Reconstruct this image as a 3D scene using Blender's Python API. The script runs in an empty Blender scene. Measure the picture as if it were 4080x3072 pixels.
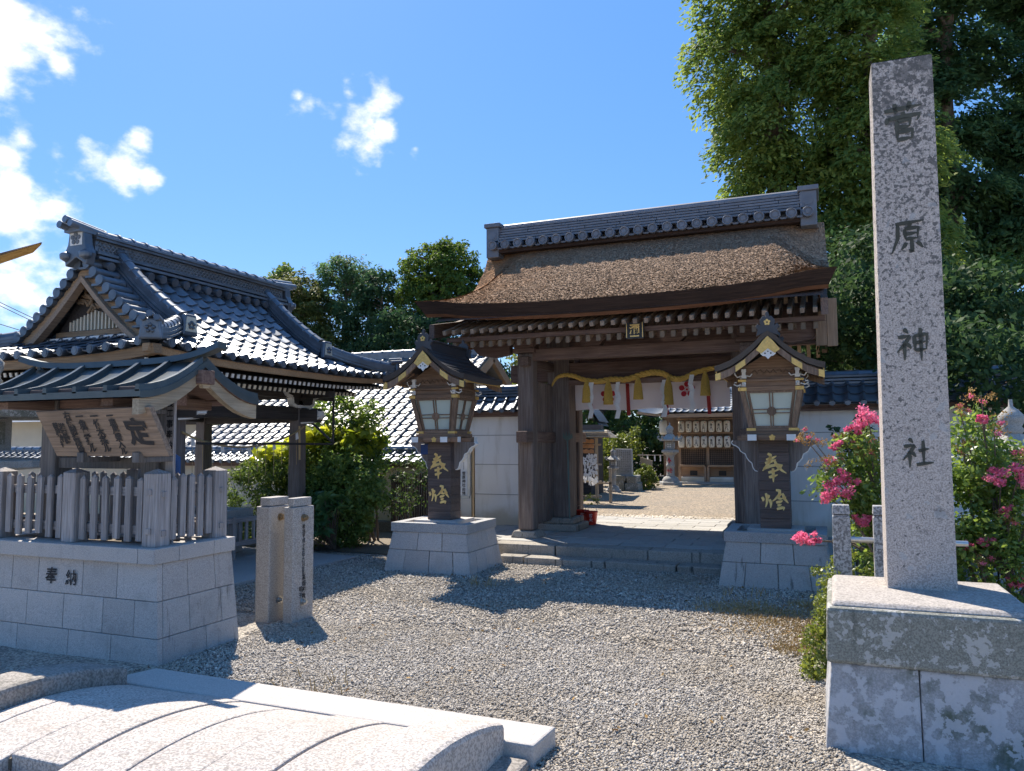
import bpy, math, random
import numpy as np
from mathutils import Vector, Matrix

# ------------------------------------------------------------------ camera, sky, sun, exposure
sc = bpy.context.scene
def camera_axes(pitch, roll, yaw):
    f = Vector((-math.sin(yaw), math.cos(yaw), 0)); r = Vector((math.cos(yaw), math.sin(yaw), 0)); u = Vector((0, 0, 1))
    f2 = f*math.cos(pitch) + u*math.sin(pitch); u2 = u*math.cos(pitch) - f*math.sin(pitch)
    return r*math.cos(roll) - u2*math.sin(roll), u2*math.cos(roll) + r*math.sin(roll), f2
RX, UX, FX = camera_axes(math.radians(4.17), math.radians(.31), math.radians(22.0))
cam_d = bpy.data.cameras.new('camera'); cam = bpy.data.objects.new('camera', cam_d); sc.collection.objects.link(cam)
cam_d.sensor_width = 36; cam_d.lens = 3071/4080*36; cam_d.clip_end = 2000; cam_d.clip_start = .05
cm = Matrix((RX, UX, -FX)).transposed().to_4x4(); cm.translation = (0, 0, 1.6); cam.matrix_world = cm
sc.camera = cam
sc.view_settings.view_transform = 'Standard'; sc.view_settings.look = 'None'
sc.view_settings.exposure = 1.28; sc.view_settings.gamma = 1; sc.view_settings.use_curve_mapping = False
sc.render.engine = 'CYCLES'
sc.cycles.use_adaptive_sampling = True; sc.cycles.adaptive_threshold = 0.025; sc.cycles.adaptive_min_samples = 48
sc.cycles.use_denoising = True
sc.cycles.max_bounces = 8; sc.cycles.diffuse_bounces = 4; sc.cycles.glossy_bounces = 3; sc.cycles.transmission_bounces = 3
sc.cycles.transparent_max_bounces = 8; sc.cycles.caustics_reflective = False; sc.cycles.caustics_refractive = False
sc.cycles.time_limit = 900

SUN = Vector((-.585, .57, 1.0)).normalized()
SUN_EL = math.asin(SUN.z); SUN_AZ = math.atan2(SUN.x, SUN.y)      # azimuth clockwise from +Y
sd = bpy.data.lights.new('sun', 'SUN'); sd.energy = 3.8; sd.angle = math.radians(.5); sd.color = (1.0, .91, .78)
sun = bpy.data.objects.new('sun', sd); sc.collection.objects.link(sun); sun.rotation_euler = SUN.to_track_quat('Z', 'Y').to_euler(); sun.location = (-20, 15, 30)

w = bpy.data.worlds.new('World'); sc.world = w; w.use_nodes = True
nt = w.node_tree; nt.nodes.clear(); N = nt.nodes.new; L = nt.links.new
out = N('ShaderNodeOutputWorld'); bg = N('ShaderNodeBackground'); L(bg.outputs[0], out.inputs[0])
sky = N('ShaderNodeTexSky'); sky.sky_type = 'NISHITA'; sky.sun_disc = False
sky.sun_elevation = SUN_EL; sky.sun_rotation = SUN_AZ; sky.altitude = 100; sky.air_density = 1.0; sky.dust_density = .25; sky.ozone_density = 2.6
bg.inputs['Strength'].default_value = .12
hsv = N('ShaderNodeHueSaturation'); hsv.inputs['Saturation'].default_value = 1.22; hsv.inputs['Value'].default_value = .78; hsv.inputs['Hue'].default_value = .509; L(sky.outputs[0], hsv.inputs['Color'])
even = N('ShaderNodeMix'); even.data_type = 'RGBA'; even.inputs['Factor'].default_value = .6; L(hsv.outputs[0], even.inputs['A']); even.inputs['B'].default_value = (.44, 1.34, 3.0, 1)   # clear deep-blue air, evenly over the whole dome
tc = N('ShaderNodeTexCoord')
def pix_dir(x, y):
    return (FX*3071 + RX*(x-2040) - UX*(y-1536)).normalized()
CLOUDS = [(60,60,190),(-60,170,200),(90,230,75),(250,250,60),(350,640,95),(480,690,95),(220,600,90),(100,560,80),(600,715,55),(30,620,110),(60,730,75),
 (20,900,230),(130,990,190),(60,1110,150),(-70,1060,260),(1390,490,125),(1480,570,95),(1330,450,90),(1500,400,80),(1390,370,45),(1530,530,70),(1210,430,60),(1190,390,32),
 (1655,595,36),(40,1290,90),(560,550,45),(-500,300,330),(-900,800,420),(-400,1200,200),(-1200,200,300),(5200,300,350),(1800,-1500,420),(5600,900,300),(-700,-900,420)]
mask = None
for (x, y, r) in CLOUDS:
    d = N('ShaderNodeVectorMath'); d.operation = 'DISTANCE'; L(tc.outputs['Generated'], d.inputs[0]); d.inputs[1].default_value = pix_dir(x, y)
    m = N('ShaderNodeMapRange'); m.inputs['From Min'].default_value = 0; m.inputs['From Max'].default_value = r/3071*1.62; m.inputs['To Min'].default_value = 1; m.inputs['To Max'].default_value = 0
    L(d.outputs['Value'], m.inputs['Value'])
    if mask is None: mask = m.outputs[0]
    else:
        mx = N('ShaderNodeMath'); mx.operation = 'MAXIMUM'; L(mask, mx.inputs[0]); L(m.outputs[0], mx.inputs[1]); mask = mx.outputs[0]
mp = N('ShaderNodeMapping'); mp.inputs['Scale'].default_value = (1, 1, 1.5); L(tc.outputs['Generated'], mp.inputs['Vector'])
nz = N('ShaderNodeTexNoise'); nz.inputs['Scale'].default_value = 14; nz.inputs['Detail'].default_value = 9; nz.inputs['Roughness'].default_value = .56; L(mp.outputs[0], nz.inputs['Vector'])
ad = N('ShaderNodeMath'); ad.operation = 'MULTIPLY_ADD'; L(nz.outputs[0], ad.inputs[0]); ad.inputs[1].default_value = 2.8; ad.inputs[2].default_value = -1.78
a2 = N('ShaderNodeMath'); a2.operation = 'ADD'; L(ad.outputs[0], a2.inputs[0]); L(mask, a2.inputs[1])
dn = N('ShaderNodeMapRange'); dn.interpolation_type = 'SMOOTHSTEP'; dn.inputs['From Min'].default_value = .02; dn.inputs['From Max'].default_value = .85; L(a2.outputs[0], dn.inputs['Value'])
gate_ = N('ShaderNodeMath'); gate_.operation = 'MULTIPLY'; gg = N('ShaderNodeMapRange'); gg.inputs['From Max'].default_value = .12; L(mask, gg.inputs['Value']); L(dn.outputs[0], gate_.inputs[0]); L(gg.outputs[0], gate_.inputs[1])
cc = N('ShaderNodeValToRGB'); cc.color_ramp.elements[0].position = .35; cc.color_ramp.elements[0].color = (4.2, 4.3, 4.7, 1); cc.color_ramp.elements[1].position = .6; cc.color_ramp.elements[1].color = (5.6, 5.4, 5.2, 1)
L(nz.outputs[0], cc.inputs[0])
mixc = N('ShaderNodeMix'); mixc.data_type = 'RGBA'; L(gate_.outputs[0], mixc.inputs['Factor']); L(even.outputs['Result'], mixc.inputs['A']); L(cc.outputs[0], mixc.inputs['B'])
L(mixc.outputs['Result'], bg.inputs['Color'])

# ------------------------------------------------------------------ helpers
COL = sc.collection
W = {}                                                              # world offset of each empty's origin
class MB:
    """collects geometry and links it as ONE mesh object"""
    def __init__(s): s.v = []; s.f = []; s.m = []; s.sm = []
    def add(s, vs, fs, m=0, smooth=False):
        o = len(s.v); s.v += [tuple(p) for p in vs]
        for f in fs: s.f.append(tuple(i+o for i in f)); s.m.append(m); s.sm.append(smooth)
        return s
    def box(s, x0, y0, z0, x1, y1, z1, m=0):
        return s.add([(x0,y0,z0),(x1,y0,z0),(x1,y1,z0),(x0,y1,z0),(x0,y0,z1),(x1,y0,z1),(x1,y1,z1),(x0,y1,z1)],
              [(0,3,2,1),(4,5,6,7),(0,1,5,4),(1,2,6,5),(2,3,7,6),(3,0,4,7)], m)
    def cbox(s, c, d, m=0): return s.box(c[0]-d[0]/2, c[1]-d[1]/2, c[2]-d[2]/2, c[0]+d[0]/2, c[1]+d[1]/2, c[2]+d[2]/2, m)
    def frus(s, b, z0, t, z1, m=0):                                 # b,t = (x0,y0,x1,y1)
        return s.add([(b[0],b[1],z0),(b[2],b[1],z0),(b[2],b[3],z0),(b[0],b[3],z0),(t[0],t[1],z1),(t[2],t[1],z1),(t[2],t[3],z1),(t[0],t[3],z1)],
              [(0,3,2,1),(4,5,6,7),(0,1,5,4),(1,2,6,5),(2,3,7,6),(3,0,4,7)], m)
    def hexa(s, p, m=0): return s.add(p, [(0,3,2,1),(4,5,6,7),(0,1,5,4),(1,2,6,5),(2,3,7,6),(3,0,4,7)], m)
    def beam(s, a, b, wd, ht, m=0, up=(0,0,1)):                     # rectangular bar between two points
        a = Vector(a); b = Vector(b); d = (b-a).normalized(); sd_ = d.cross(Vector(up)); sd_ = sd_.normalized() if sd_.length > 1e-5 else Vector((1,0,0)); u_ = sd_.cross(d).normalized()
        sx = sd_*wd/2; ux = u_*ht/2
        return s.add([a-sx-ux,a+sx-ux,b+sx-ux,b-sx-ux,a-sx+ux,a+sx+ux,b+sx+ux,b-sx+ux], [(0,3,2,1),(4,5,6,7),(0,1,5,4),(1,2,6,5),(2,3,7,6),(3,0,4,7)], m)
    def prism(s, poly, ax, a, b, m=0):                              # polygon (2d) extruded along axis ax from a to b
        n = len(poly)
        def P(p, t): return {'x': (t, p[0], p[1]), 'y': (p[0], t, p[1]), 'z': (p[0], p[1], t)}[ax]
        s.add([P(p,a) for p in poly]+[P(p,b) for p in poly], [tuple(range(n-1,-1,-1)), tuple(range(n,2*n))]+[(i,(i+1)%n,n+(i+1)%n,n+i) for i in range(n)], m)
        return s
    def tube(s, pts, rad, n=8, m=0, caps=True, smooth=True):
        pts = [Vector(p) for p in pts]; k = len(pts); rad = [rad]*k if not hasattr(rad, '__len__') else rad
        vs = []; prev = None
        for i, p in enumerate(pts):
            d = (pts[min(i+1,k-1)]-pts[max(i-1,0)]).normalized()
            if prev is None: q = Vector((0,0,1)) if abs(d.z) < .9 else Vector((1,0,0))
            else: q = prev
            a = d.cross(q).normalized(); b = a.cross(d).normalized(); prev = b
            for j in range(n):
                t = 2*math.pi*j/n; vs.append(p+a*math.cos(t)*rad[i]+b*math.sin(t)*rad[i])
        fs = [(i*n+j, i*n+(j+1)%n, (i+1)*n+(j+1)%n, (i+1)*n+j) for i in range(k-1) for j in range(n)]
        s.add(vs, fs, m, smooth)
        if caps: s.add(vs[:n], [tuple(range(n))], m); s.add(vs[-n:], [tuple(range(n-1,-1,-1))], m)
        return s
    def lathe(s, prof, c=(0,0,0), n=16, m=0, smooth=True, rot=0):
        vs = []; k = len(prof)
        for r, z in prof:
            for j in range(n): t = 2*math.pi*j/n+rot; vs.append((c[0]+r*math.cos(t), c[1]+r*math.sin(t), c[2]+z))
        s.add(vs, [(i*n+j, i*n+(j+1)%n, (i+1)*n+(j+1)%n, (i+1)*n+j) for i in range(k-1) for j in range(n)], m, smooth)
        s.add(vs[:n], [tuple(range(n-1,-1,-1))], m); s.add(vs[-n:], [tuple(range(n))], m); return s
    def disc(s, c, r, ax, th, n=14, m=0):
        poly = [(math.cos(2*math.pi*i/n)*r, math.sin(2*math.pi*i/n)*r) for i in range(n)]
        i0 = {'x': (1,2,0), 'y': (0,2,1), 'z': (0,1,2)}[ax]
        return s.prism([(p[0]+c[i0[0]], p[1]+c[i0[1]]) for p in poly], ax, c[i0[2]], c[i0[2]]+th, m)
    def grid(s, fn, nu, nv, m=0, smooth=True, flip=False):
        vs = [fn(i/nu, j/nv) for j in range(nv+1) for i in range(nu+1)]
        fs = []
        for j in range(nv):
            for i in range(nu):
                a = j*(nu+1)+i; q = (a, a+1, a+nu+2, a+nu+1); fs.append(q[::-1] if flip else q)
        return s.add(vs, fs, m, smooth)
    def mesh(s, name, mats):
        me = bpy.data.meshes.new(name); me.from_pydata(s.v, [], s.f)
        for x in (mats if isinstance(mats, (list, tuple)) else [mats]): me.materials.append(x)
        if any(s.m): me.polygons.foreach_set('material_index', s.m)
        if any(s.sm): me.polygons.foreach_set('use_smooth', s.sm)
        me.update(); return me
    def build(s, name, mats, parent=None, bevel=0, label=None):
        o = link(name, s.mesh(name, mats), parent)
        if bevel:
            b = o.modifiers.new('bevel', 'BEVEL'); b.width = bevel; b.segments = 2; b.limit_method = 'ANGLE'; b.angle_limit = R(40)
        if label: o['label'] = label
        return o
R = math.radians
def link(name, me, parent=None, M=None):
    o = bpy.data.objects.new(name, me); COL.objects.link(o)
    if parent is not None:
        o.parent = parent; off = W.get(parent.name, Vector((0,0,0)))
        o.matrix_local = Matrix.Translation(-off) @ (M if M is not None else Matrix.Identity(4))
    elif M is not None: o.matrix_world = M
    W[o.name] = Vector((0,0,0)) if M is None else M.translation.copy()
    return o
def tag(o, label=None, cat=None, group=None, kind=None):
    if label: o['label'] = label
    if cat: o['category'] = cat
    if group: o['group'] = group
    if kind: o['kind'] = kind
    return o
def thing(name, loc, label, cat, group=None):
    o = bpy.data.objects.new(name, None); COL.objects.link(o); o.location = loc; o.empty_display_size = .2
    W[o.name] = Vector(loc); return tag(o, label, cat, group)
def local_thing(name, label, cat, group=None):                      # children are built round the origin, then the empty is moved
    return thing(name, (0,0,0), label, cat, group)
def dup(root, loc, label, rz=0):
    r = root.copy(); COL.objects.link(r); r.location = loc; r.rotation_euler = (0,0,rz); r['label'] = label
    for ch in list(root.children):
        c = ch.copy(); COL.objects.link(c); c.parent = r
        for g in list(ch.children):
            d = g.copy(); COL.objects.link(d); d.parent = c
    return r
def pieces(name, me, mats4, parent, limit=300):
    """alike pieces as objects sharing one mesh; those past the limit joined into one stuff part"""
    for M in mats4[:limit]: link(name, me, parent, M)
    if len(mats4) > limit:
        co = np.array([v.co[:] for v in me.vertices]); fs = [tuple(p.vertices) for p in me.polygons]; b = MB()
        for M in mats4[limit:]:
            A = np.array(M); b.add((co@A[:3,:3].T+A[:3,3]).tolist(), fs)
        o = b.build(name+'_field', list(me.materials), parent); o['kind'] = 'stuff'
def frame(o, U, V):                                                 # matrix with x=U, y=V, z=UxV
    U = Vector(U).normalized(); V = Vector(V); V = (V-U*V.dot(U)).normalized(); Nn = U.cross(V)
    M = Matrix((U, V, Nn)).transposed().to_4x4(); M.translation = o; return M

# ------------------------------------------------------------------ materials
def shader(name):
    m = bpy.data.materials.new(name); m.use_nodes = True; t = m.node_tree; t.nodes.clear()
    o = t.nodes.new('ShaderNodeOutputMaterial'); b = t.nodes.new('ShaderNodeBsdfPrincipled'); t.links.new(b.outputs[0], o.inputs[0])
    return m, t, t.nodes.new, t.links.new, b
def pos(n, l, sc3=(1,1,1)):
    g = n('ShaderNodeNewGeometry'); mp_ = n('ShaderNodeMapping'); mp_.inputs['Scale'].default_value = sc3; l(g.outputs['Position'], mp_.inputs['Vector']); return mp_.outputs[0]
def noise(n, l, vec, scale, detail=4, rough=.55):
    x = n('ShaderNodeTexNoise'); x.inputs['Scale'].default_value = scale; x.inputs['Detail'].default_value = detail; x.inputs['Roughness'].default_value = rough; l(vec, x.inputs['Vector']); return x.outputs[0]
def rng_(n, l, v, a, b, c=0., d=1., smooth=True):
    x = n('ShaderNodeMapRange'); x.interpolation_type = 'SMOOTHSTEP' if smooth else 'LINEAR'
    for k, q in zip(('From Min','From Max','To Min','To Max'), (a,b,c,d)): x.inputs[k].default_value = q
    l(v, x.inputs['Value']); return x.outputs[0]
def mix(n, l, f, a, b, mode='MIX'):
    x = n('ShaderNodeMix'); x.data_type = 'RGBA'; x.blend_type = mode
    for k, q in (('Factor', f), ('A', a), ('B', b)):
        if isinstance(q, (int, float)): x.inputs[k].default_value = q
        elif isinstance(q, (tuple, list)): x.inputs[k].default_value = (*q, 1)[:4]
        else: l(q, x.inputs[k])
    return x.outputs['Result']
def bump(n, l, b, h, strength, dist=.01):
    x = n('ShaderNodeBump'); x.inputs['Strength'].default_value = strength; x.inputs['Distance'].default_value = dist; l(h, x.inputs['Height']); l(x.outputs[0], b.inputs['Normal']); return x
def objrand(n, l, col, amt):
    oi = n('ShaderNodeObjectInfo'); v = rng_(n, l, oi.outputs['Random'], 0, 1, 1-amt, 1+amt, False)
    h = n('ShaderNodeHueSaturation'); l(col, h.inputs['Color']); l(v, h.inputs['Value']); return h.outputs[0]
def plain(name, c, rough=.6, metal=0., spec=.5, var=.1, scale=8):
    m, t, n, l, b = shader(name); p = pos(n, l); f = noise(n, l, p, scale, 5)
    col = mix(n, l, f, tuple(x*(1-var*1.6) for x in c), tuple(min(1, x*(1+var*1.6)) for x in c)); l(objrand(n, l, col, var*.6), b.inputs['Base Color'])
    b.inputs['Roughness'].default_value = rough; b.inputs['Metallic'].default_value = metal; b.inputs['Specular IOR Level'].default_value = spec
    return m
def wood(name, c1, c2, axis='z', rough=.75, bmp=.5, rnd=.18, spec=.3):
    m, t, n, l, b = shader(name); k = {'x': (.9,22,22), 'y': (22,.9,22), 'z': (22,22,.9)}[axis]
    g = noise(n, l, pos(n, l, k), 2.4, 6, .65); big = noise(n, l, pos(n, l), 2.1, 4)
    col = mix(n, l, rng_(n, l, g, .3, .72), c1, c2); col = mix(n, l, rng_(n, l, big, .35, .75, 0, .55), col, tuple((a+b_)/2*.62 for a, b_ in zip(c1, c2)))
    l(objrand(n, l, col, rnd), b.inputs['Base Color']); b.inputs['Roughness'].default_value = rough; b.inputs['Specular IOR Level'].default_value = spec
    bump(n, l, b, g, bmp, .012); return m
def granite(name, c, speck=.5, sscale=160, stain=.3, stain_c=(.09,.095,.085), rough=.85, rnd=.06, lichen=0, lscale=7, lc=(.55,.56,.55), drip=0, bmp=.35, lth=0):
    m, t, n, l, b = shader(name); p = pos(n, l)
    f = noise(n, l, p, sscale, 2, .6); col = mix(n, l, rng_(n, l, f, .40, .58), tuple(x*(1-speck) for x in c), c)
    f2 = noise(n, l, p, sscale*.33, 3, .6); col = mix(n, l, rng_(n, l, f2, .55, .66, 0, speck*.7), col, tuple(x*.35 for x in c))
    s1 = noise(n, l, p, 3.2, 8, .68); col = mix(n, l, rng_(n, l, s1, .5, .72, 0, stain), col, stain_c)
    if drip:
        d = noise(n, l, pos(n, l, (9,9,.8)), 1.6, 6, .6); col = mix(n, l, rng_(n, l, d, .56, .68, 0, drip), col, (.05,.05,.045))
    if lichen:
        q = noise(n, l, p, lscale*2.2, 5, .6); q2 = noise(n, l, p, lscale*.35, 4, .6); ma = n('ShaderNodeMath'); ma.operation = 'MULTIPLY_ADD'; l(q2, ma.inputs[0]); ma.inputs[1].default_value = .7; ma.inputs[2].default_value = -.35; mb = n('ShaderNodeMath'); mb.operation = 'ADD'; l(ma.outputs[0], mb.inputs[0]); l(q, mb.inputs[1]); col = mix(n, l, rng_(n, l, mb.outputs[0], .52+lth, .57+lth, 0, lichen), col, lc)
    l(objrand(n, l, col, rnd), b.inputs['Base Color']); b.inputs['Roughness'].default_value = rough; b.inputs['Specular IOR Level'].default_value = .3
    h = noise(n, l, p, sscale*.5, 4, .7); h2 = noise(n, l, p, 14, 5, .65); hh = n('ShaderNodeMath'); hh.operation = 'MULTIPLY_ADD'; l(h2, hh.inputs[0]); hh.inputs[1].default_value = 1.5; l(h, hh.inputs[2]); bump(n, l, b, hh.outputs[0], bmp, .008); return m
def leafmat(name, dark, light, trans=.35, rough=.5, gloss=.35, rnd=0):
    m, t, n, l, b = shader(name); a = n('ShaderNodeAttribute'); a.attribute_name = 'tint'
    col = mix(n, l, a.outputs['Fac'], dark, light); f = noise(n, l, pos(n, l), 1.3, 3); col = mix(n, l, rng_(n, l, f, .35, .7, 0, .35), col, tuple(x*.6 for x in dark))
    l(col, b.inputs['Base Color']); b.inputs['Roughness'].default_value = rough; b.inputs['Specular IOR Level'].default_value = gloss
    tr = n('ShaderNodeBsdfTranslucent'); h = n('ShaderNodeHueSaturation'); h.inputs['Hue'].default_value = .485; h.inputs['Saturation'].default_value = 1.1; h.inputs['Value'].default_value = 1.5; l(col, h.inputs['Color']); l(h.outputs[0], tr.inputs['Color'])
    ms = n('ShaderNodeMixShader'); ms.inputs[0].default_value = trans; o = [x for x in t.nodes if x.type == 'OUTPUT_MATERIAL'][0]
    l(b.outputs[0], ms.inputs[1]); l(tr.outputs[0], ms.inputs[2]); l(ms.outputs[0], o.inputs[0]); return m

def gravelmat(name, scale=62, tint=(1,1,1), dry=True):
    m, t, n, l, b = shader(name); p = pos(n, l); wv = n('ShaderNodeTexVoronoi'); wv.inputs['Scale'].default_value = scale; wv.inputs['Randomness'].default_value = 1; l(p, wv.inputs['Vector'])
    sep = n('ShaderNodeSeparateColor'); l(wv.outputs['Color'], sep.inputs[0])
    r = n('ShaderNodeValToRGB'); e = r.color_ramp.elements; e[0].position = 0; e[0].color = (.17,.16,.15,1); e[1].position = 1; e[1].color = (.70,.63,.53,1)
    for ps, c in ((.35,(.33,.30,.265,1)),(.6,(.45,.405,.345,1)),(.82,(.55,.49,.415,1))):
        q = e.new(ps); q.color = c
    l(sep.outputs[0], r.inputs[0]); col = mix(n, l, 1., r.outputs[0], tint, 'MULTIPLY')
    big = noise(n, l, p, 1.1, 5, .6); col = mix(n, l, rng_(n, l, big, .35, .7, 0, .35), col, (.20,.185,.165))
    if dry:
        d = noise(n, l, p, .55, 6, .62); g = n('ShaderNodeNewGeometry'); dist = n('ShaderNodeVectorMath'); dist.operation = 'DISTANCE'; l(g.outputs['Position'], dist.inputs[0]); dist.inputs[1].default_value = (-.35, 7.3, 0)
        k = rng_(n, l, dist.outputs['Value'], .15, 1.1, 1, 0); k2 = rng_(n, l, d, .3, .55); mm = n('ShaderNodeMath'); mm.operation = 'MULTIPLY'; l(k, mm.inputs[0]); l(k2, mm.inputs[1])
        col = mix(n, l, mm.outputs[0], col, (.36,.27,.16))
    l(col, b.inputs['Base Color']); b.inputs['Roughness'].default_value = .9; b.inputs['Specular IOR Level'].default_value = .25
    inv = n('ShaderNodeMath'); inv.operation = 'SUBTRACT'; inv.inputs[0].default_value = 1; l(wv.outputs['Distance'], inv.inputs[1]); bump(n, l, b, inv.outputs[0], 1.0, .015); return m

def plaster(name, c=(.86,.84,.82)):
    m, t, n, l, b = shader(name); p = pos(n, l); f = noise(n, l, p, 1.6, 6, .6); col = mix(n, l, rng_(n, l, f, .4, .75, 0, .5), c, tuple(x*.84 for x in c))
    g = noise(n, l, pos(n, l, (5,5,.9)), 1.2, 5); col = mix(n, l, rng_(n, l, g, .5, .72, 0, .5), col, (.52,.47,.39))
    geo = n('ShaderNodeNewGeometry'); sx = n('ShaderNodeSeparateXYZ'); l(geo.outputs['Position'], sx.inputs[0]); q = n('ShaderNodeMath'); q.operation = 'MULTIPLY_ADD'; l(f, q.inputs[0]); q.inputs[1].default_value = .55; l(sx.outputs['Z'], q.inputs[2])
    col = mix(n, l, rng_(n, l, q.outputs[0], .55, .8, .7, 0), col, (.47,.38,.24))                                  # splash-back dirt at the foot
    l(col, b.inputs['Base Color']); b.inputs['Roughness'].default_value = .9; bump(n, l, b, noise(n, l, p, 60, 3), .15, .004); return m

def pillar_stone(name):
    m, t, n, l, b = shader(name); p = pos(n, l); c = (.54,.48,.44)
    f = noise(n, l, p, 120, 2, .6); col = mix(n, l, rng_(n, l, f, .40, .6), tuple(x*.62 for x in c), c)
    geo = n('ShaderNodeNewGeometry'); sx = n('ShaderNodeSeparateXYZ'); l(geo.outputs['Position'], sx.inputs[0])
    s = noise(n, l, p, 44, 6, .6); bias = n('ShaderNodeMath'); bias.operation = 'MULTIPLY_ADD'; l(sx.outputs['Z'], bias.inputs[0]); bias.inputs[1].default_value = .045; bias.inputs[2].default_value = -.118
    s2 = n('ShaderNodeMath'); s2.operation = 'ADD'; l(s, s2.inputs[0]); l(bias.outputs[0], s2.inputs[1])
    col = mix(n, l, rng_(n, l, s2.outputs[0], .525, .59, 0, .82), col, (.085,.085,.085))            # lichen blotches, denser where rain lands
    big = noise(n, l, p, 6, 6, .65); b2 = n('ShaderNodeMath'); b2.operation = 'ADD'; l(big, b2.inputs[0]); b3 = rng_(n, l, sx.outputs['Z'], 3.2, 3.9, 0, .17); l(b3, b2.inputs[1])
    col = mix(n, l, rng_(n, l, b2.outputs[0], .60, .72, 0, .75), col, (.12,.115,.11))
    v = noise(n, l, p, 11, 3, .5); col = mix(n, l, rng_(n, l, v, .66, .69, 0, .55), col, (.40,.41,.42))
    l(col, b.inputs['Base Color']); b.inputs['Roughness'].default_value = .9; b.inputs['Specular IOR Level'].default_value = .25; bump(n, l, b, noise(n, l, p, 70, 4, .7), .5, .006); return m

def thatchmat(name):
    m, t, n, l, b = shader(name); p = pos(n, l); f = noise(n, l, pos(n, l, (1,.6,.6)), 38, 5, .7); g = noise(n, l, p, 2.3, 5, .6)
    col = mix(n, l, rng_(n, l, f, .3, .7), (.20,.13,.085), (.53,.365,.245)); geo = n('ShaderNodeNewGeometry'); sx = n('ShaderNodeSeparateXYZ'); l(geo.outputs['Position'], sx.inputs[0])
    e = n('ShaderNodeMath'); e.operation = 'MULTIPLY_ADD'; l(g, e.inputs[0]); e.inputs[1].default_value = 2.2; l(sx.outputs['X'], e.inputs[2])
    col = mix(n, l, rng_(n, l, e.outputs[0], -4.2, -2.2, .75, 0), col, (.40,.20,.09))                              # the western end was re-laid with redder bark
    a = n('ShaderNodeAttribute'); a.attribute_name = 'tint'; h = n('ShaderNodeHueSaturation'); l(col, h.inputs['Color']); l(rng_(n, l, a.outputs['Fac'], 0, 1, .6, 1.45, False), h.inputs['Value'])
    l(h.outputs[0], b.inputs['Base Color']); b.inputs['Roughness'].default_value = .95; b.inputs['Specular IOR Level'].default_value = .15; bump(n, l, b, f, 1., .03); return m

M = {}
M['gravel'] = gravelmat('gravel'); M['gravel_far'] = gravelmat('courtyard_gravel', 40, (.72,.65,.56), False)
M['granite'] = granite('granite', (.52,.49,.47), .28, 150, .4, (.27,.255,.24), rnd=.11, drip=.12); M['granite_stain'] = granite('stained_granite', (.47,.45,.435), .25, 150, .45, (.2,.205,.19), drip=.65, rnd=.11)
M['coping'] = granite('coping_granite', (.42,.42,.425), .35, 170, .3, (.2,.21,.21)); M['bollard'] = granite('bollard_granite', (.50,.47,.44), .45, 140, .35, (.27,.24,.17))
M['mossy'] = granite('mossy_stone', (.26,.26,.225), .35, 110, .8, (.115,.125,.095), lichen=.75, lscale=13, lc=(.45,.44,.42), drip=.45, lth=.04); M['mossy_top'] = granite('weathered_top_stone', (.44,.40,.365), .35, 80, .5, (.16,.15,.13))
M['lichen_lo'] = granite('pale_lichen_stone', (.36,.36,.37), .2, 100, .95, (.07,.09,.055), lichen=.75, lscale=7, lc=(.48,.48,.50), drip=.35)
M['deck'] = granite('bridge_granite', (.56,.51,.47), .42, 80, .45, (.32,.26,.22), bmp=1.); M['beamst'] = granite('pale_end_beam', (.50,.465,.435), .2, 120, .3, (.3,.27,.24)); M['oldcurb'] = granite('old_curb_stone', (.34,.31,.28), .4, 70, .75, (.09,.085,.07), drip=.3, bmp=.8)
M['step'] = granite('step_stone', (.36,.33,.29), .3, 80, .5, (.13,.12,.10), drip=.85, rnd=.1); M['paver'] = granite('paving_stone', (.42,.41,.39), .2, 90, .35, (.22,.22,.2), rnd=.08)
M['slab'] = granite('pavilion_floor_stone', (.36,.36,.355), .2, 90, .35, (.2,.2,.2)); M['greyst'] = granite('lantern_stone', (.42,.41,.39), .3, 120, .45, (.16,.16,.14)); M['dot'] = granite('dark_fleck_granite', (.43,.43,.44), .6, 60, .15, (.3,.3,.3))
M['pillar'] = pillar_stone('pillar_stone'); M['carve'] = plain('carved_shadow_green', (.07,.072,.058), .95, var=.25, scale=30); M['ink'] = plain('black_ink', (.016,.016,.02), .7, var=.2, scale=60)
M['gd_v'] = wood('gate_timber_upright', (.125,.092,.08), (.29,.235,.205), 'z'); M['gd_x'] = wood('gate_timber_cross', (.115,.07,.06), (.235,.16,.13), 'x'); M['gd_y'] = wood('gate_timber_deep', (.11,.07,.06), (.24,.17,.135), 'y')
M['rafter'] = wood('rafter_timber', (.24,.165,.115), (.43,.31,.22), 'y'); M['rafter_end'] = plain('cut_timber_end', (.22,.165,.12), .85, var=.2, scale=25)
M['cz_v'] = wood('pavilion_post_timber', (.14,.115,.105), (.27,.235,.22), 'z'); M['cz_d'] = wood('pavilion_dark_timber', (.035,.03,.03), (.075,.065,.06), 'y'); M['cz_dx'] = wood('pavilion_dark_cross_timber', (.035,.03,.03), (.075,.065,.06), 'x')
M['cz_b'] = wood('pavilion_eave_timber', (.27,.18,.11), (.43,.30,.19), 'x'); M['white'] = plain('white_limewash', (.74,.73,.71), .8, var=.06); M['cream'] = plain('cream_plaster', (.66,.585,.46), .9, var=.08, scale=3)
M['fence'] = wood('weathered_fence_timber', (.21,.19,.185), (.43,.40,.39), 'z', rnd=.14); M['fence_x'] = wood('weathered_rail_timber', (.21,.19,.185), (.40,.37,.36), 'x'); M['fence_y'] = wood('weathered_side_rail_timber', (.21,.19,.185), (.40,.37,.36), 'y')
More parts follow.
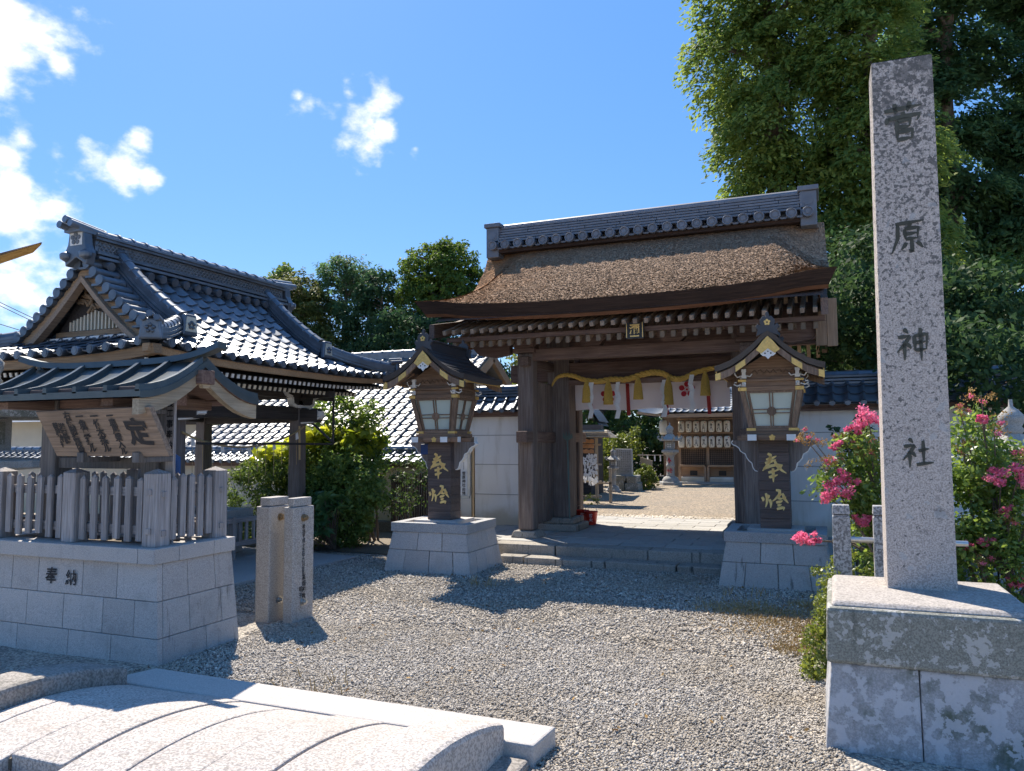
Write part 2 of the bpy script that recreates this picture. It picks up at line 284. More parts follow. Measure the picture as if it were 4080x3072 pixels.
M['sign'] = wood('notice_board_timber', (.19,.14,.105), (.37,.275,.205), 'x', rough=.8); M['sign_v'] = wood('shelter_post_timber', (.09,.085,.085), (.19,.175,.165), 'z'); M['sign_b'] = wood('shelter_barge_timber', (.27,.22,.155), (.48,.40,.29), 'y')
M['copper'] = plain('patinated_copper', (.075,.092,.098), .36, .35, .5, .22, 6); M['copper_dk'] = plain('dark_copper', (.06,.058,.062), .45, .35, .5, .2, 6); M['copper_gr'] = plain('verdigris_copper', (.13,.27,.30), .5, .25, .5, .15, 4)
M['tile'] = plain('smoked_roof_tile', (.14,.16,.19), .38, .45, .5, .4, 5); M['tile_old'] = plain('aged_roof_tile', (.19,.195,.205), .46, .2, .5, .42, 6); M['tile_grey'] = plain('ridge_tile', (.15,.16,.185), .5, .05, .5, .18, 6)
M['tower'] = wood('tower_plank', (.07,.052,.048), (.135,.10,.09), 'x', rough=.6, spec=.4); M['tower_v'] = wood('tower_timber', (.155,.10,.07), (.31,.21,.145), 'z'); M['tower_x'] = wood('tower_rail_timber', (.165,.10,.065), (.33,.215,.145), 'x'); M['tower_y'] = wood('tower_side_timber', (.15,.10,.07), (.29,.20,.14), 'y')
M['gold'] = plain('gilded_brass', (.70,.46,.15), .48, .55, .5, .22, 40); M['goldp'] = plain('gold_paint', (.88,.60,.22), .55, .0, .4, .12, 40); M['glass'] = plain('frosted_glass', (.46,.53,.48), .25, 0, .6, .05, 4)
M['steel'] = plain('stainless_steel', (.58,.56,.53), .28, .9, .5, .05, 5); M['bronze'] = plain('bronze_pole', (.38,.28,.17), .32, .75, .5, .06, 5); M['blue'] = plain('blue_box', (.02,.05,.17), .5)
M['plaster'] = plaster('white_plaster'); M['plaster_line'] = plain('plaster_groove_line', (.36,.35,.35), .9); M['beige'] = plaster('beige_plaster', (.56,.49,.38))
M['thatch'] = thatchmat('cypress_bark'); M['bark_edge'] = wood('bark_eave_edge', (.028,.017,.014), (.07,.042,.032), 'x', bmp=1.); M['bark_red'] = wood('bark_under_layer', (.17,.075,.04), (.31,.15,.085), 'x', bmp=.8)
M['cloth'] = plain('white_cloth', (.78,.74,.77), .85, var=.03, scale=3); M['red'] = plain('red_cloth', (.42,.03,.025), .7, var=.2); M['redp'] = plain('red_print', (.55,.03,.05), .8, var=.05); M['paper'] = plain('white_paper', (.82,.82,.82), .8, var=.03)
M['straw'] = plain('gold_straw_rope', (.66,.41,.09), .75, var=.2, scale=60); M['strawl'] = plain('golden_tassel', (.62,.40,.08), .7, var=.25, scale=50); M['rope'] = plain('hemp_rope', (.45,.32,.16), .85, var=.15, scale=60)
M['bucket'] = plain('red_bucket', (.62,.035,.02), .4, var=.06); M['lampw'] = plain('lantern_paper', (.78,.72,.60), .75, var=.05); M['bench'] = wood('office_timber', (.33,.21,.13), (.50,.34,.22), 'x'); M['bench_v'] = wood('office_post_timber', (.30,.20,.13), (.46,.32,.22), 'z')
M['panel'] = wood('office_panel', (.16,.11,.075), (.29,.20,.14), 'z'); M['brick'] = plain('bare_votive_wood', (.42,.22,.11), .8, var=.25, scale=10); M['trunk'] = wood('tree_bark', (.11,.085,.07), (.25,.20,.165), 'z', bmp=1.); M['black'] = plain('black_metal', (.02,.02,.022), .5)
M['slat'] = wood('dark_slat', (.05,.032,.025), (.10,.065,.05), 'z'); M['votive'] = plain('cream_votive_wood', (.62,.47,.28), .7, var=.08); M['stake'] = wood('pale_stake', (.33,.27,.20), (.48,.41,.32), 'z')
M['soil'] = granite('dry_soil', (.20,.165,.125), .35, 60, .5, (.10,.09,.07)); M['wire'] = plain('wire', (.04,.04,.045), .6)
def sheer(name, c, tr_):
    m, t, n, l, b = shader(name); f = noise(n, l, pos(n, l), 3, 4); col = mix(n, l, f, tuple(x*.96 for x in c), c); l(col, b.inputs['Base Color']); b.inputs['Roughness'].default_value = .85
    tr = n('ShaderNodeBsdfTranslucent'); l(col, tr.inputs['Color']); ms = n('ShaderNodeMixShader'); ms.inputs[0].default_value = tr_; o = [x for x in t.nodes if x.type == 'OUTPUT_MATERIAL'][0]
    l(b.outputs[0], ms.inputs[1]); l(tr.outputs[0], ms.inputs[2]); l(ms.outputs[0], o.inputs[0]); return m
M['cloth'] = sheer('white_cloth', (.90,.86,.88), .5); M['paper'] = sheer('white_paper', (.88,.88,.88), .35)
M['peb'] = None
def attr_mat(name, dark, light, rough=.85):
    m, t, n, l, b = shader(name); a = n('ShaderNodeAttribute'); a.attribute_name = 'tint'; r = n('ShaderNodeValToRGB'); e = r.color_ramp.elements
    e[0].color = (*dark, 1); e[1].color = (*light, 1); q = e.new(.3); q.color = (.30,.275,.25,1); q = e.new(.62); q.color = (.45,.405,.345,1); q = e.new(.85); q.color = (.57,.515,.44,1)
    l(a.outputs['Fac'], r.inputs[0]); f = noise(n, l, pos(n, l), .9, 5, .62); col = mix(n, l, rng_(n, l, f, .40, .66, 0, .6), r.outputs[0], (.30,.25,.185)); l(col, b.inputs['Base Color']); b.inputs['Roughness'].default_value = rough; b.inputs['Specular IOR Level'].default_value = .25; return m
M['peb'] = attr_mat('pebbles', (.12,.115,.11), (.70,.64,.56))

# ------------------------------------------------------------------ lettering (flat glyph meshes from the built-in font)
GL = {}
def load_glyphs(chars, bold):
    for ch in sorted(set(chars)):
        if (ch, bold) in GL or ch in ' 　': continue
        cu = bpy.data.curves.new('g', 'FONT'); cu.body = ch; cu.size = 1; cu.resolution_u = 2; cu.offset = bold; cu.align_x = 'LEFT'
        o = bpy.data.objects.new('g', cu); COL.objects.link(o); dg = bpy.context.evaluated_depsgraph_get(); me = bpy.data.meshes.new_from_object(o.evaluated_get(dg))
        vs = np.array([v.co[:2] for v in me.vertices]) if len(me.vertices) else np.zeros((0,2))
        GL[(ch, bold)] = (vs, [tuple(p.vertices) for p in me.polygons]); bpy.data.objects.remove(o); bpy.data.curves.remove(cu); bpy.data.meshes.remove(me)
def glyph(b, ch, bold, O, U, V, size, m=0, rng=None, shear=0):
    vs, fs = GL[(ch, bold)]
    if not len(vs): return
    c = (vs.max(0)+vs.min(0))/2; O = np.array(O, float); U = np.array(U, float); V = np.array(V, float); q = (vs-c)*size
    if shear: q = np.stack([q[:,0]+q[:,1]*shear, q[:,1]+q[:,0]*shear*.35], 1)
    b.add((O+q[:,:1]*U+q[:,1:]*V).tolist(), fs, m)
def column(b, text, bold, O, U, V, size, step, m=0, shear=0):       # vertical column of characters going down from O
    for i, ch in enumerate(text):
        if ch in ' 　': continue
        glyph(b, ch, bold, np.array(O, float)-np.array(V, float)*step*i, U, V, size, m, shear=shear)
load_glyphs('菅原神社奉納復工事定一車馬乗入竹木採ル魚鳥捕右條禁制候事滋賀縣修平成十五年六月吉日高畑和雄昭子防火太田南青柳上清水黒川米村臼井山中富野洲森谷由緒瀰奉燈献灯', .018)
load_glyphs('菅原神社', .010); load_glyphs('定一車馬乗入竹木採ル魚鳥捕右條制禁候事滋賀縣菅原神社', .036)
def ribbon(b, pts, w0, O, U, V, sc_, th=.006, m=0):                  # brush stroke: tapered ribbon with thickness
    O = Vector(O); U = Vector(U); V = Vector(V); Nn = U.cross(V).normalized(); P = [Vector(p) for p in pts]
    Q = []
    for i in range(len(P)-1):
        for k in range(3): Q.append(P[i].lerp(P[i+1], k/3))
    Q.append(P[-1]); n = len(Q); vs = []
    for i, q in enumerate(Q):
        d = (Q[min(i+1,n-1)]-Q[max(i-1,0)]).normalized(); s = Vector((-d.y, d.x)); f = i/(n-1); wd = w0*(.72+.5*math.sin(math.pi*min(1, f*1.15+.12)))*(1 if f < .8 else 1-.55*(f-.8)/.2)
        for sg in (-1, 1):
            c = q+s*wd*.5*sg; vs.append(O+U*c.x*sc_+V*c.y*sc_); vs.append(O+U*c.x*sc_+V*c.y*sc_+Nn*th)
    fs = []
    for i in range(n-1):
        a = i*4; c = a+4; fs += [(a+1,a+3,c+3,c+1),(a,a+1,c+1,c),(a+3,a+2,c+2,c+3)]
    fs += [(0,2,3,1), ((n-1)*4+1,(n-1)*4+3,(n-1)*4+2,(n-1)*4)]
    b.add(vs, fs, m)
HOU = [[(478,340),(502,352),(504,378),(494,404)],[(466,394),(520,378),(552,360)],[(455,424),(505,408),(548,392)],[(500,360),(488,420),(456,462),(432,492)],[(440,474),(500,448),(560,436),(602,440)],[(532,398),(556,448),(596,488),(630,510)],[(592,440),(568,470),(545,492)],[(480,505),(520,496),(552,484)],[(484,546),(522,538),(558,524)],[(520,468),(521,530),(520,588)]]
TOU = [[(424,724),(436,748),(429,764)],[(484,704),(476,728),(466,744)],[(458,690),(469,730),(466,775),(452,818)],[(488,744),(501,778),(496,822)],[(546,660),(580,664),(574,700),(536,744),(512,762)],[(590,690),(556,728),(588,738),(606,728)],[(600,688),(622,742),(650,776)],[(626,716),(606,742)],[(545,772),(580,764),(602,754)],[(556,800),(592,788)],[(550,832),(590,818),(612,816),(606,842)]]
def brush(b, strokes, box, O, U, V, h, wd=17, m=0, th=.006):
    x0, y0, x1, y1 = box; s = h/(y1-y0)
    for st in strokes: ribbon(b, [(x-(x0+x1)/2, (y0+y1)/2-y) for x, y in st], wd, O, U, V, s, th, m)

# ------------------------------------------------------------------ foliage
def leaves(name, C, rad, per, size, mat, parent=None, seed=1, asp=.5, up=.4, droop=0., flat=.8, kind=None, tint_c=.6, out_from=None, frond=0.):
    """one mesh of many folded leaves gathered in clumps round the points C"""
    g = np.random.default_rng(seed); C = np.asarray(C, float); n = len(C); rad = np.broadcast_to(np.asarray(rad, float), (n,))
    k = n*per; ci = np.repeat(np.arange(n), per)
    d = g.normal(size=(k,3)); d /= np.linalg.norm(d, axis=1, keepdims=True); r = g.random(k)**.5
    P = C[ci]+d*(r*rad[ci])[:,None]*np.array([1,1,flat])
    nrm = g.normal(size=(k,3))*.75+d*.5+np.array([0,0,up]);
    if out_from is not None:
        o = C[ci]-out_from; o /= np.linalg.norm(o, axis=1, keepdims=True)+1e-6; nrm += o*.5
    tb = 0
    if frond:                                                       # drooping fan-shaped sprays that lie in layers
        ax = C-out_from; ax[:,2] *= .15; ax += g.normal(size=(n,3))*np.array([.9,.9,.25])*np.linalg.norm(ax, axis=1, keepdims=True)*.55; ax /= np.linalg.norm(ax, axis=1, keepdims=True)+1e-9
        lat = np.cross(ax, np.array([0,0,1.])); lat /= np.linalg.norm(lat, axis=1, keepdims=True)+1e-9; s = g.random(k)**.8; l = g.uniform(-1,1,k)*(.62*(1-.62*s)); R_ = rad[ci]*1.9
        P = C[ci]+ax[ci]*((s-.35)*R_)[:,None]+lat[ci]*(l*R_)[:,None]+np.array([0,0,1.])*((-frond*s**1.7-.25*l*l+.10*g.normal(size=k))*R_)[:,None]
        nrm = g.normal(size=(k,3))*.42+np.array([0,0,.85])+ax[ci]*.45; tb = ax[ci]*1.3+lat[ci]*(np.sign(l)*.7)[:,None]-np.array([0,0,.55])
    nrm /= np.linalg.norm(nrm, axis=1, keepdims=True)
    t = (g.normal(size=(k,3))*.5+tb) if frond else g.normal(size=(k,3))+d*.8+np.array([0,0,-droop]); t -= nrm*(t*nrm).sum(1,keepdims=True); t /= np.linalg.norm(t, axis=1, keepdims=True)+1e-9
    s = np.cross(nrm, t); ln = size*(.65+.7*g.random(k))[:,None]; wd = ln*asp
    v = np.empty((k,4,3)); v[:,0] = P-t*ln*.5; v[:,1] = P+s*wd*.5-nrm*ln*.06; v[:,2] = P+t*ln*.5-nrm*ln*.10*(1+droop); v[:,3] = P-s*wd*.5-nrm*ln*.06
    v[:,1] += t*ln*.08; v[:,3] += t*ln*.08
    me = bpy.data.meshes.new(name); nv = k*4
    me.vertices.add(nv); me.vertices.foreach_set('co', v.reshape(-1)); me.loops.add(k*4); me.polygons.add(k)
    me.loops.foreach_set('vertex_index', np.arange(nv, dtype=np.int32)); me.polygons.foreach_set('loop_start', (np.arange(k)*4).astype(np.int32)); me.polygons.foreach_set('loop_total', np.full(k,4,np.int32))
    me.update(calc_edges=True)
    ct = g.random(n); ti = np.clip(ct[ci]*tint_c+g.random(k)*(1-tint_c), 0, 1)
    a = me.attributes.new('tint', 'FLOAT', 'POINT'); a.data.foreach_set('value', np.repeat(ti, 4).astype(np.float32))
    me.materials.append(mat); o = link(name, me, parent)
    if kind: o['kind'] = kind
    return o
def shell(blobs, n, seed, inner=.72, lump=.22):
    """points near the surfaces of lumpy ellipsoids (cx,cy,cz,rx,ry,rz)"""
    g = np.random.default_rng(seed); B = np.array(blobs, float); a = (B[:,3]*B[:,4]+B[:,3]*B[:,5]+B[:,4]*B[:,5]); i = g.choice(len(B), n, p=a/a.sum())
    d = g.normal(size=(n,3)); d /= np.linalg.norm(d, axis=1, keepdims=True)
    ph = g.random((4,3))*6.28; lm = sum(np.sin(d@(np.array([[2.1,3.3,2.7],[3.9,2.2,4.1],[5.2,4.7,3.1],[6.3,5.1,7.2]])[j])+ph[j,0]+i*1.7) for j in range(4))/4
    r = (inner+(1-inner)*g.random(n)**.6)*(1+lump*lm); P = B[i,:3]+d*B[i,3:]*r[:,None]
    keep = np.ones(n, bool)
    for j in range(len(B)):
        q = (P-B[j,:3])/B[j,3:]; keep &= ~(((q**2).sum(1) < (inner*.8)**2) & (i != j))
    return P[keep]
def limbs(b, base, top, r0, ends, seed=0, r1=None):
    g = random.Random(seed); base = Vector(base); top = Vector(top); n = 7; pts = []
    for i in range(n): f = i/(n-1); p = base.lerp(top, f); pts.append(p+Vector((g.uniform(-1,1), g.uniform(-1,1), 0))*r0*.5*(0 if i == 0 else 1))
    b.tube(pts, [r0*(1-.85*i/(n-1)) if i else r0*1.25 for i in range(n)], 9)
    for e in ends:
        e = Vector(e); f = max(.15, min(.93, ((e.z-.8*(e-Vector((base.x,base.y,e.z))).length*.5)-base.z)/(top.z-base.z))); i = f*(n-1); k = int(i); s = pts[k].lerp(pts[min(k+1,n-1)], i-k); m = s.lerp(e, .5)+Vector((0,0,.12*(e-s).length))
        b.tube([s, m, e], [r0*(1-.8*f)*.45, r0*.16, r0*.05], 6)
# ------------------------------------------------------------------ ground
def sheet(name, x0, y0, x1, y1, z, mat, hole=None):
    b = MB(); b.add([(x0,y0,z),(x1,y0,z),(x1,y1,z),(x0,y1,z)], [(0,1,2,3)]); return tag(b.build(name, mat), kind='structure')
def ground(nm, z, mat):
    xs = [-600,-60,-20]+[-12+i*.5 for i in range(33)]+[20,60,600]; ys = [-600,-40,-4]+[0+i*.5 for i in range(25)]+[16,30,60,600]
    g = random.Random(3); b = MB(); nx = len(xs)
    vs = [(x, y, z+(g.uniform(-.012,.012) if -12 < x < 4 and 0 < y < 9.4 else 0)) for y in ys for x in xs]
    b.add(vs, [(j*nx+i, j*nx+i+1, (j+1)*nx+i+1, (j+1)*nx+i) for j in range(len(ys)-1) for i in range(nx-1)], 0, True)
    return tag(b.build(nm, mat), kind='structure')
ground('gravel_ground', -.012, M['gravel'])
b = MB(); b.add([(-14,14.02,.19),(7,14.02,.19),(7,27.6,.19),(-14,27.6,.19)], [(0,1,2,3)]); b.add([(-14,14.02,.19),(-14,14.02,-.05),(7,14.02,-.05),(7,14.02,.19)], [(0,1,2,3)]); tag(b.build('courtyard_ground', M['gravel_far']), kind='structure')
b = MB(); b.add([(-60,27.6,.186),(60,27.6,.186),(60,90,.186),(-60,90,.186)], [(0,1,2,3)]); tag(b.build('forest_floor', granite('leaf_mould', (.07,.055,.04), .4, 30, .4, (.03,.028,.02))), kind='structure')
b = MB(); b.box(-12,12.02,-.05,-4.3,14.02,.186); b.box(-.6,12.02,-.05,6,14.02,.186); tag(b.build('bare_earth', M['soil']), kind='structure')
b = MB(); b.add([(-14,9.75,.004),(-5.3,9.7,.004),(-5.15,10.0,.004),(-4.4,12.0,.004),(-14,12,.004)], [(0,1,2,3,4)]); b.add([(-.05,9.9,.004),(5,9.9,.004),(5,12,.004),(-.05,12,.004)],[(0,1,2,3)]); tag(b.build('planting_soil', M['soil']), kind='structure')
# pebbles over the near gravel
def pebbles(name, n, x0, x1, y0, y1, s0, s1, seed, keep):
    g = np.random.default_rng(seed); P = np.stack([g.uniform(x0,x1,n), g.uniform(y0,y1,n)], 1); P = P[keep(P)]; n = len(P)
    s = g.uniform(s0, s1, n)*(1+.6*(g.random(n) > .9)); o = np.array([[1,0,0],[.2,1,.1],[-.9,.3,0],[-.1,-.95,.05],[.1,.05,.75],[0,0,-.6]])
    th = g.uniform(0, 6.28, n); c, q = np.cos(th), np.sin(th); j = g.uniform(.7,1.3,(n,6,3)); v = o[None]*j; v[:,:,1] *= g.uniform(.55,.95,n)[:,None]
    x = v[:,:,0]*c[:,None]-v[:,:,1]*q[:,None]; y = v[:,:,0]*q[:,None]+v[:,:,1]*c[:,None]
    tl = g.uniform(-.5,.5,(n,2)); z = v[:,:,2]+x*tl[:,:1]+y*tl[:,1:]
    V = np.stack([P[:,:1]+x*s[:,None], P[:,1:]+y*s[:,None], z*s[:,None]+.0], 2)
    f = np.array([[0,1,4],[1,2,4],[2,3,4],[3,0,4],[1,0,5],[2,1,5],[3,2,5],[0,3,5]]); F = (f[None]+(np.arange(n)*6)[:,None,None]).reshape(-1)
    me = bpy.data.meshes.new(name); me.vertices.add(n*6); me.vertices.foreach_set('co', V.reshape(-1)); me.loops.add(n*24); me.polygons.add(n*8)
    me.loops.foreach_set('vertex_index', F.astype(np.int32)); me.polygons.foreach_set('loop_start', (np.arange(n*8)*3).astype(np.int32)); me.polygons.foreach_set('loop_total', np.full(n*8,3,np.int32)); me.polygons.foreach_set('use_smooth', np.ones(n*8, bool)); me.update(calc_edges=True)
    t = g.beta(1.7,1.7,n); a = me.attributes.new('tint','FLOAT','POINT'); a.data.foreach_set('value', np.repeat(t,6).astype(np.float32)); me.materials.append(M['peb'])
    return tag(link(name, me), kind='stuff')
def free(P):
    x, y = P[:,0], P[:,1]; k = ~((x > -4.45) & (x < -1.38) & (y < 4.02)); k &= ~((x < -4.5) & (y > 4.3) & (y < 5.3)); k &= ~((x < -6.2) & (y > 5.5)); k &= ~((x > -.0) & (y > 4.5) & (y < 5.6)); k &= ~((x > -5.25) & (x < -4) & (y > 8.5)); return k
pebbles('loose_pebbles', 80000, -4.6, .05, 3.2, 6.0, .0058, .012, 1, free)
pebbles('scattered_pebbles', 46000, -6.3, .1, 6.0, 9.6, .008, .0155, 2, free)
pebbles('white_border_pebbles', 1500, -4.6, -.3, 13.98, 14.4, .02, .04, 5, lambda P: P[:,0] < 9)
ob = bpy.data.objects['white_border_pebbles']; ob.location.z = .2; t_ = np.clip(np.random.default_rng(1).random(len(ob.data.vertices))*.3+.75, 0, 1); ob.data.attributes['tint'].data.foreach_set('value', t_.astype(np.float32))
# dry grass tufts and weeds on the gravel
g = random.Random(8)
def grass(name, spots, mat, n, h, seed, label=None, kind='stuff'):
    g = random.Random(seed); b = MB()
    for (cx, cy, r) in spots:
        for i in range(n):
            x = cx+g.gauss(0, r); y = cy+g.gauss(0, r); a = g.uniform(0, 6.28); hh = h*g.uniform(.4, 1.2); dx, dy = math.cos(a)*.004, math.sin(a)*.004; lx, ly = g.uniform(-.6,.6)*hh, g.uniform(-.6,.6)*hh
            b.add([(x-dx,y-dy,0),(x+dx,y+dy,0),(x+lx*.5+dx*.7,y+ly*.5+dy*.7,hh*.6),(x+lx,y+ly,hh)], [(0,1,2),(0,2,3)])
    return tag(b.build(name, mat), kind=kind)
M['drygrass'] = plain('dry_grass', (.42,.30,.13), .9, var=.2, scale=40)
grass('dry_grass', [(-.32,7.55,.2),(-.25,7.2,.22),(-.62,7.75,.2),(-.15,6.8,.15),(-.25,6.4,.1),(-.9,7.7,.2),(-.45,7.3,.25),(-.15,8.1,.12)], M['drygrass'], 700, .032, 4)
grass('dry_weeds', [(-3.62,7.98,.05),(-3.72,8.02,.03),(-3.5,7.95,.03),(-.75,8.35,.06),(-.62,8.42,.05),(-1.0,8.38,.04),(-3.3,4.2,.12),(-3.1,4.35,.1),(-2.9,4.2,.08)], M['drygrass'], 9, .11, 5)

# ------------------------------------------------------------------ gate platform and steps
plat = tag(MB().box(-5.6, 9.98, -.05, .35, 14.02, .205).build('gate_platform', M['soil']), kind='structure')
def stone(name, x0, y0, z0, x1, y1, z1, mat, parent, bev=.012, jig=.006, seed=0):
    g = random.Random(seed); q = lambda: g.uniform(-jig, jig)
    b = MB().hexa([(x0+q(),y0+q(),z0),(x1+q(),y0+q(),z0),(x1+q(),y1,z0),(x0+q(),y1,z0),(x0+q(),y0+q(),z1+q()*.6),(x1+q(),y0+q(),z1+q()*.6),(x1+q(),y1,z1+q()*.4),(x0+q(),y1,z1+q()*.4)])
    return b.build(name, mat, parent, bev)
xs = [-5.55,-4.3,-3.38,-2.13,-.9,.3]
for i in range(5): stone('kerb_stone', xs[i]+.006, 9.86, -.02, xs[i+1]-.006, 10.18, .213, M['step'], plat, .016, .008, i)
xs = [-4.12,-3.72,-2.62,-1.72,-.6]
for i in range(4): stone('step_stone', xs[i]+.006, 9.56, -.04, xs[i+1]-.006, 9.85, .088, M['step'], plat, .016, .01, 20+i)
g = random.Random(11); pvm = [MB().box(-.295,-.147,-.08,.295,.147,0).mesh('paving_stone', M['paver'])]
pv = []
for r in range(13):
    y = 10.335+r*.3; off = (r % 2)*.3
    for c in range(10):
        x = -5.3+c*.6+off
        if x > .2: continue
        pv.append(Matrix.Translation((x, y, .216+g.uniform(-.004,.004))) @ Matrix.Rotation(g.uniform(-.006,.006), 4, 'X'))
pieces('paving_stone', pvm[0], pv, plat)

# ------------------------------------------------------------------ the gate
XC = -2.47
GATE = thing('shrine_gate', (XC, 11.75, .21), 'dark timber shrine gate with thick cypress bark roof and tiled ridge, wide open', 'gate')
Gz = .215
def gp(name, x0, y0, z0, x1, y1, z1, mat, bev=.012): return MB().box(x0,y0,z0,x1,y1,z1).build(name, mat, GATE, bev)
for sx in (-1, 1):
    for y in (10.65, 12.95):
        x = XC+sx*1.585; gp('post', x-.122, y-.115, Gz+.10, x+.122, y+.115, 2.90, M['gd_v'], .03)
        b = MB().frus((x-.21,y-.2,x+.21,y+.2), Gz, (x-.17,y-.17,x+.17,y+.17), Gz+.1); b.build('post_stone', M['step'], GATE, .02)
        b = MB().box(x-.17,y-.17,2.90,x+.17,y+.17,2.97).box(x-.14,y-.14,2.97,x+.14,y+.14,3.2); b.build('capital', M['gd_x'], GATE, .01)
    x = XC+sx*1.42; gp('main_post', x-.18, 11.58, Gz+.2, x+.18, 11.92, 3.6, M['gd_v'], .02)
    b = MB().box(x-.34,11.4,Gz,x+.3*1.1,12.1,Gz+.11).box(x-.28,11.46,Gz+.11,x+.27,12.04,Gz+.2); b.build('post_plinth', M['step'], GATE, .02)
    x = XC+sx*1.55; gp('tie_beam', x-.085, 10.30, 1.585, x+.085, 13.25, 1.75, M['gd_y'])
    gp('upper_tie_beam', x-.07, 10.4, 2.70, x+.07, 13.2, 2.84, M['gd_y'])
    x = XC+sx*1.52; b = MB()                                        # door leaf folded open against the side, boards within a frame
    door = MB().box(x-.045, 10.86, Gz+.16, x+.0, 11.56, 2.5).build('door_leaf', M['gd_v'], GATE)
    for k in range(4): MB().box(x+.002*1 if sx < 0 else x-.06, 10.88+k*.17, Gz+.18, x+.014 if sx < 0 else x-.047, 11.035+k*.17, 2.48).build('door_board', M['gd_v'], door, .004)
    MB().box(x-.05,11.95,Gz+.02,x,12.85,2.6).build('side_wall_board', M['gd_v'], GATE, .004)
gp('front_beam', -4.02, 10.56, 2.79, -.92, 10.74, 2.96, M['gd_x'], .015); gp('rear_beam', -4.02, 12.86, 2.80, -.92, 13.04, 3.04, M['gd_x'])
gp('lintel', -4.72, 11.62, 2.56, -.22, 11.88, 2.84, M['gd_x'], .015); gp('upper_lintel', -4.5, 11.66, 3.02, -.45, 11.84, 3.24, M['gd_x'])
gp('lintel_batten', -3.7, 11.52, 2.48, -1.22, 11.62, 2.56, M['gd_x'])
gp('wall_plate', -4.95, 10.58, 3.20, .02, 10.72, 3.31, M['gd_x']); gp('rear_wall_plate', -4.95, 12.88, 3.1, .02, 13.02, 3.22, M['gd_x'])
for x in (-4.05, -3.05, -1.9, -.9):                                 # frog-leg struts and bracket arms on the front beam
    b = MB(); poly = [(-.3,3.2),(-.3,3.12),(-.18,3.03),(-.12,2.962),(.12,2.962),(.18,3.03),(.3,3.12),(.3,3.2)]
    b.prism([(x+p[0], p[1]) for p in poly], 'y', 10.57, 10.73)
    for k in (-.25, 0, .25): b.box(x+k-.045, 10.55, 3.10, x+k+.045, 10.75, 3.198)
    b.build('bracket', M['gd_x'], GATE, .006)
b = MB().prism([(-4.9,3.12),(-4.92,3.02),(-4.8,2.9),(-4.55,2.86),(-4.3,2.9),(-4.3,3.12)], 'y', 10.56, 10.7); b.build('beam_nosing', M['gd_x'], GATE, .01)
b = MB().prism([(.0,3.12),(.02,3.02),(-.1,2.9),(-.35,2.86),(-.6,2.9),(-.6,3.12)], 'y', 10.56, 10.7); b.build('beam_nosing', M['gd_x'], GATE, .01)
for x in (-4.6, -4.42, -4.25, -.7, -.52, -.34): MB().box(x-.05,10.38,3.04,x+.05,10.575,3.14).build('bracket_block', M['rafter_end'], GATE, .008)
# rafters: lower tier and flying tier, pale cut ends
rl = MB(); rl.beam((0,9.90,2.985),(0,11.75,3.99),.055,.075,0); rl.box(-.0277,9.875,2.935,.0277,9.889,3.012,1)
lm = rl.mesh('rafter', [M['rafter'], M['rafter_end']]); fm = MB().beam((0,9.56,3.115),(0,10.3,3.36),.05,.06,0).mesh('flying_rafter', [M['rafter'], M['rafter_end']])
bm_ = MB().beam((0,13.6,2.985),(0,11.75,3.99),.055,.075,0).mesh('back_rafter', M['rafter'])
for i in range(35):
    x = -4.88+i*.142; link('rafter', lm, GATE, Matrix.Translation((x,0,0))); link('back_rafter', bm_, GATE, Matrix.Translation((x,0,0)))
    link('flying_rafter', fm, GATE, Matrix.Translation((x+.0,0,.0)))
b = MB().beam((-5.0,9.9,3.06),(.05,9.9,3.06),.06,.06); b.build('eave_purlin', M['gd_x'], GATE)
b = MB().add([(-5.0,9.5,3.275),(.05,9.5,3.275),(.05,11.75,4.26),(-5.0,11.75,4.26)], [(0,1,2,3)]).add([(-5.0,14.0,3.275),(.05,14.0,3.275),(.05,11.75,4.26),(-5.0,11.75,4.26)], [(0,3,2,1)]); b.build('soffit', M['gd_y'], GATE)
for sx in (-1, 1):                                                  # bargeboards at the two ends, with hanging pendant
    x = XC-.06+sx*2.58; b = MB(); prof = [(9.62,3.26),(10.45,3.42),(10.95,3.58),(11.3,3.82),(11.75,4.3)]
    for sgn in (1, -1):
        P = [((y if sgn > 0 else 23.5-y), z) for y, z in prof]; Q = [(y, z-.2) for y, z in P]
        for i in range(4):
            q = [P[i],P[i+1],Q[i+1],Q[i]]; b.prism(q if sgn > 0 else q[::-1], 'x', x-.04, x+.04)
    b.build('bargeboard', M['gd_y'], GATE)
    b = MB().prism([(11.75-.24,4.15),(11.75-.3,3.85),(11.75,3.55),(11.75+.3,3.85),(11.75+.24,4.15)], 'x', x-.03, x+.05); b.build('gable_pendant', M['gd_v'], GATE, .01)
    b = MB().prism([(10.6,3.2),(12.9,3.2),(11.75,4.2)], 'x', x-sx*.75-.03, x-sx*.75+.03); b.build('gable_wall', M['gd_v'], GATE)
    # purlin ends reaching out to the bargeboard
    for (y, z) in ((10.65,3.28),(11.75,4.12),(12.85,3.28)): MB().box(x-sx*.8-.0,y-.08,z-.1,x-sx*.02,y+.08,z+.1).build('purlin_end', M['gd_x'], GATE)
for x0_, x1_, y_ in ((-.06,.07,10.5),(.075,.20,10.62)): MB().box(x0_,y_,2.80,x1_,y_+.06,3.42).build('gable_board', M['bench_v'], GATE, .006)
MB().box(-5.06,10.5,3.0,-4.93,10.62,3.22).build('purlin_end', M['bark_red'], GATE, .008)
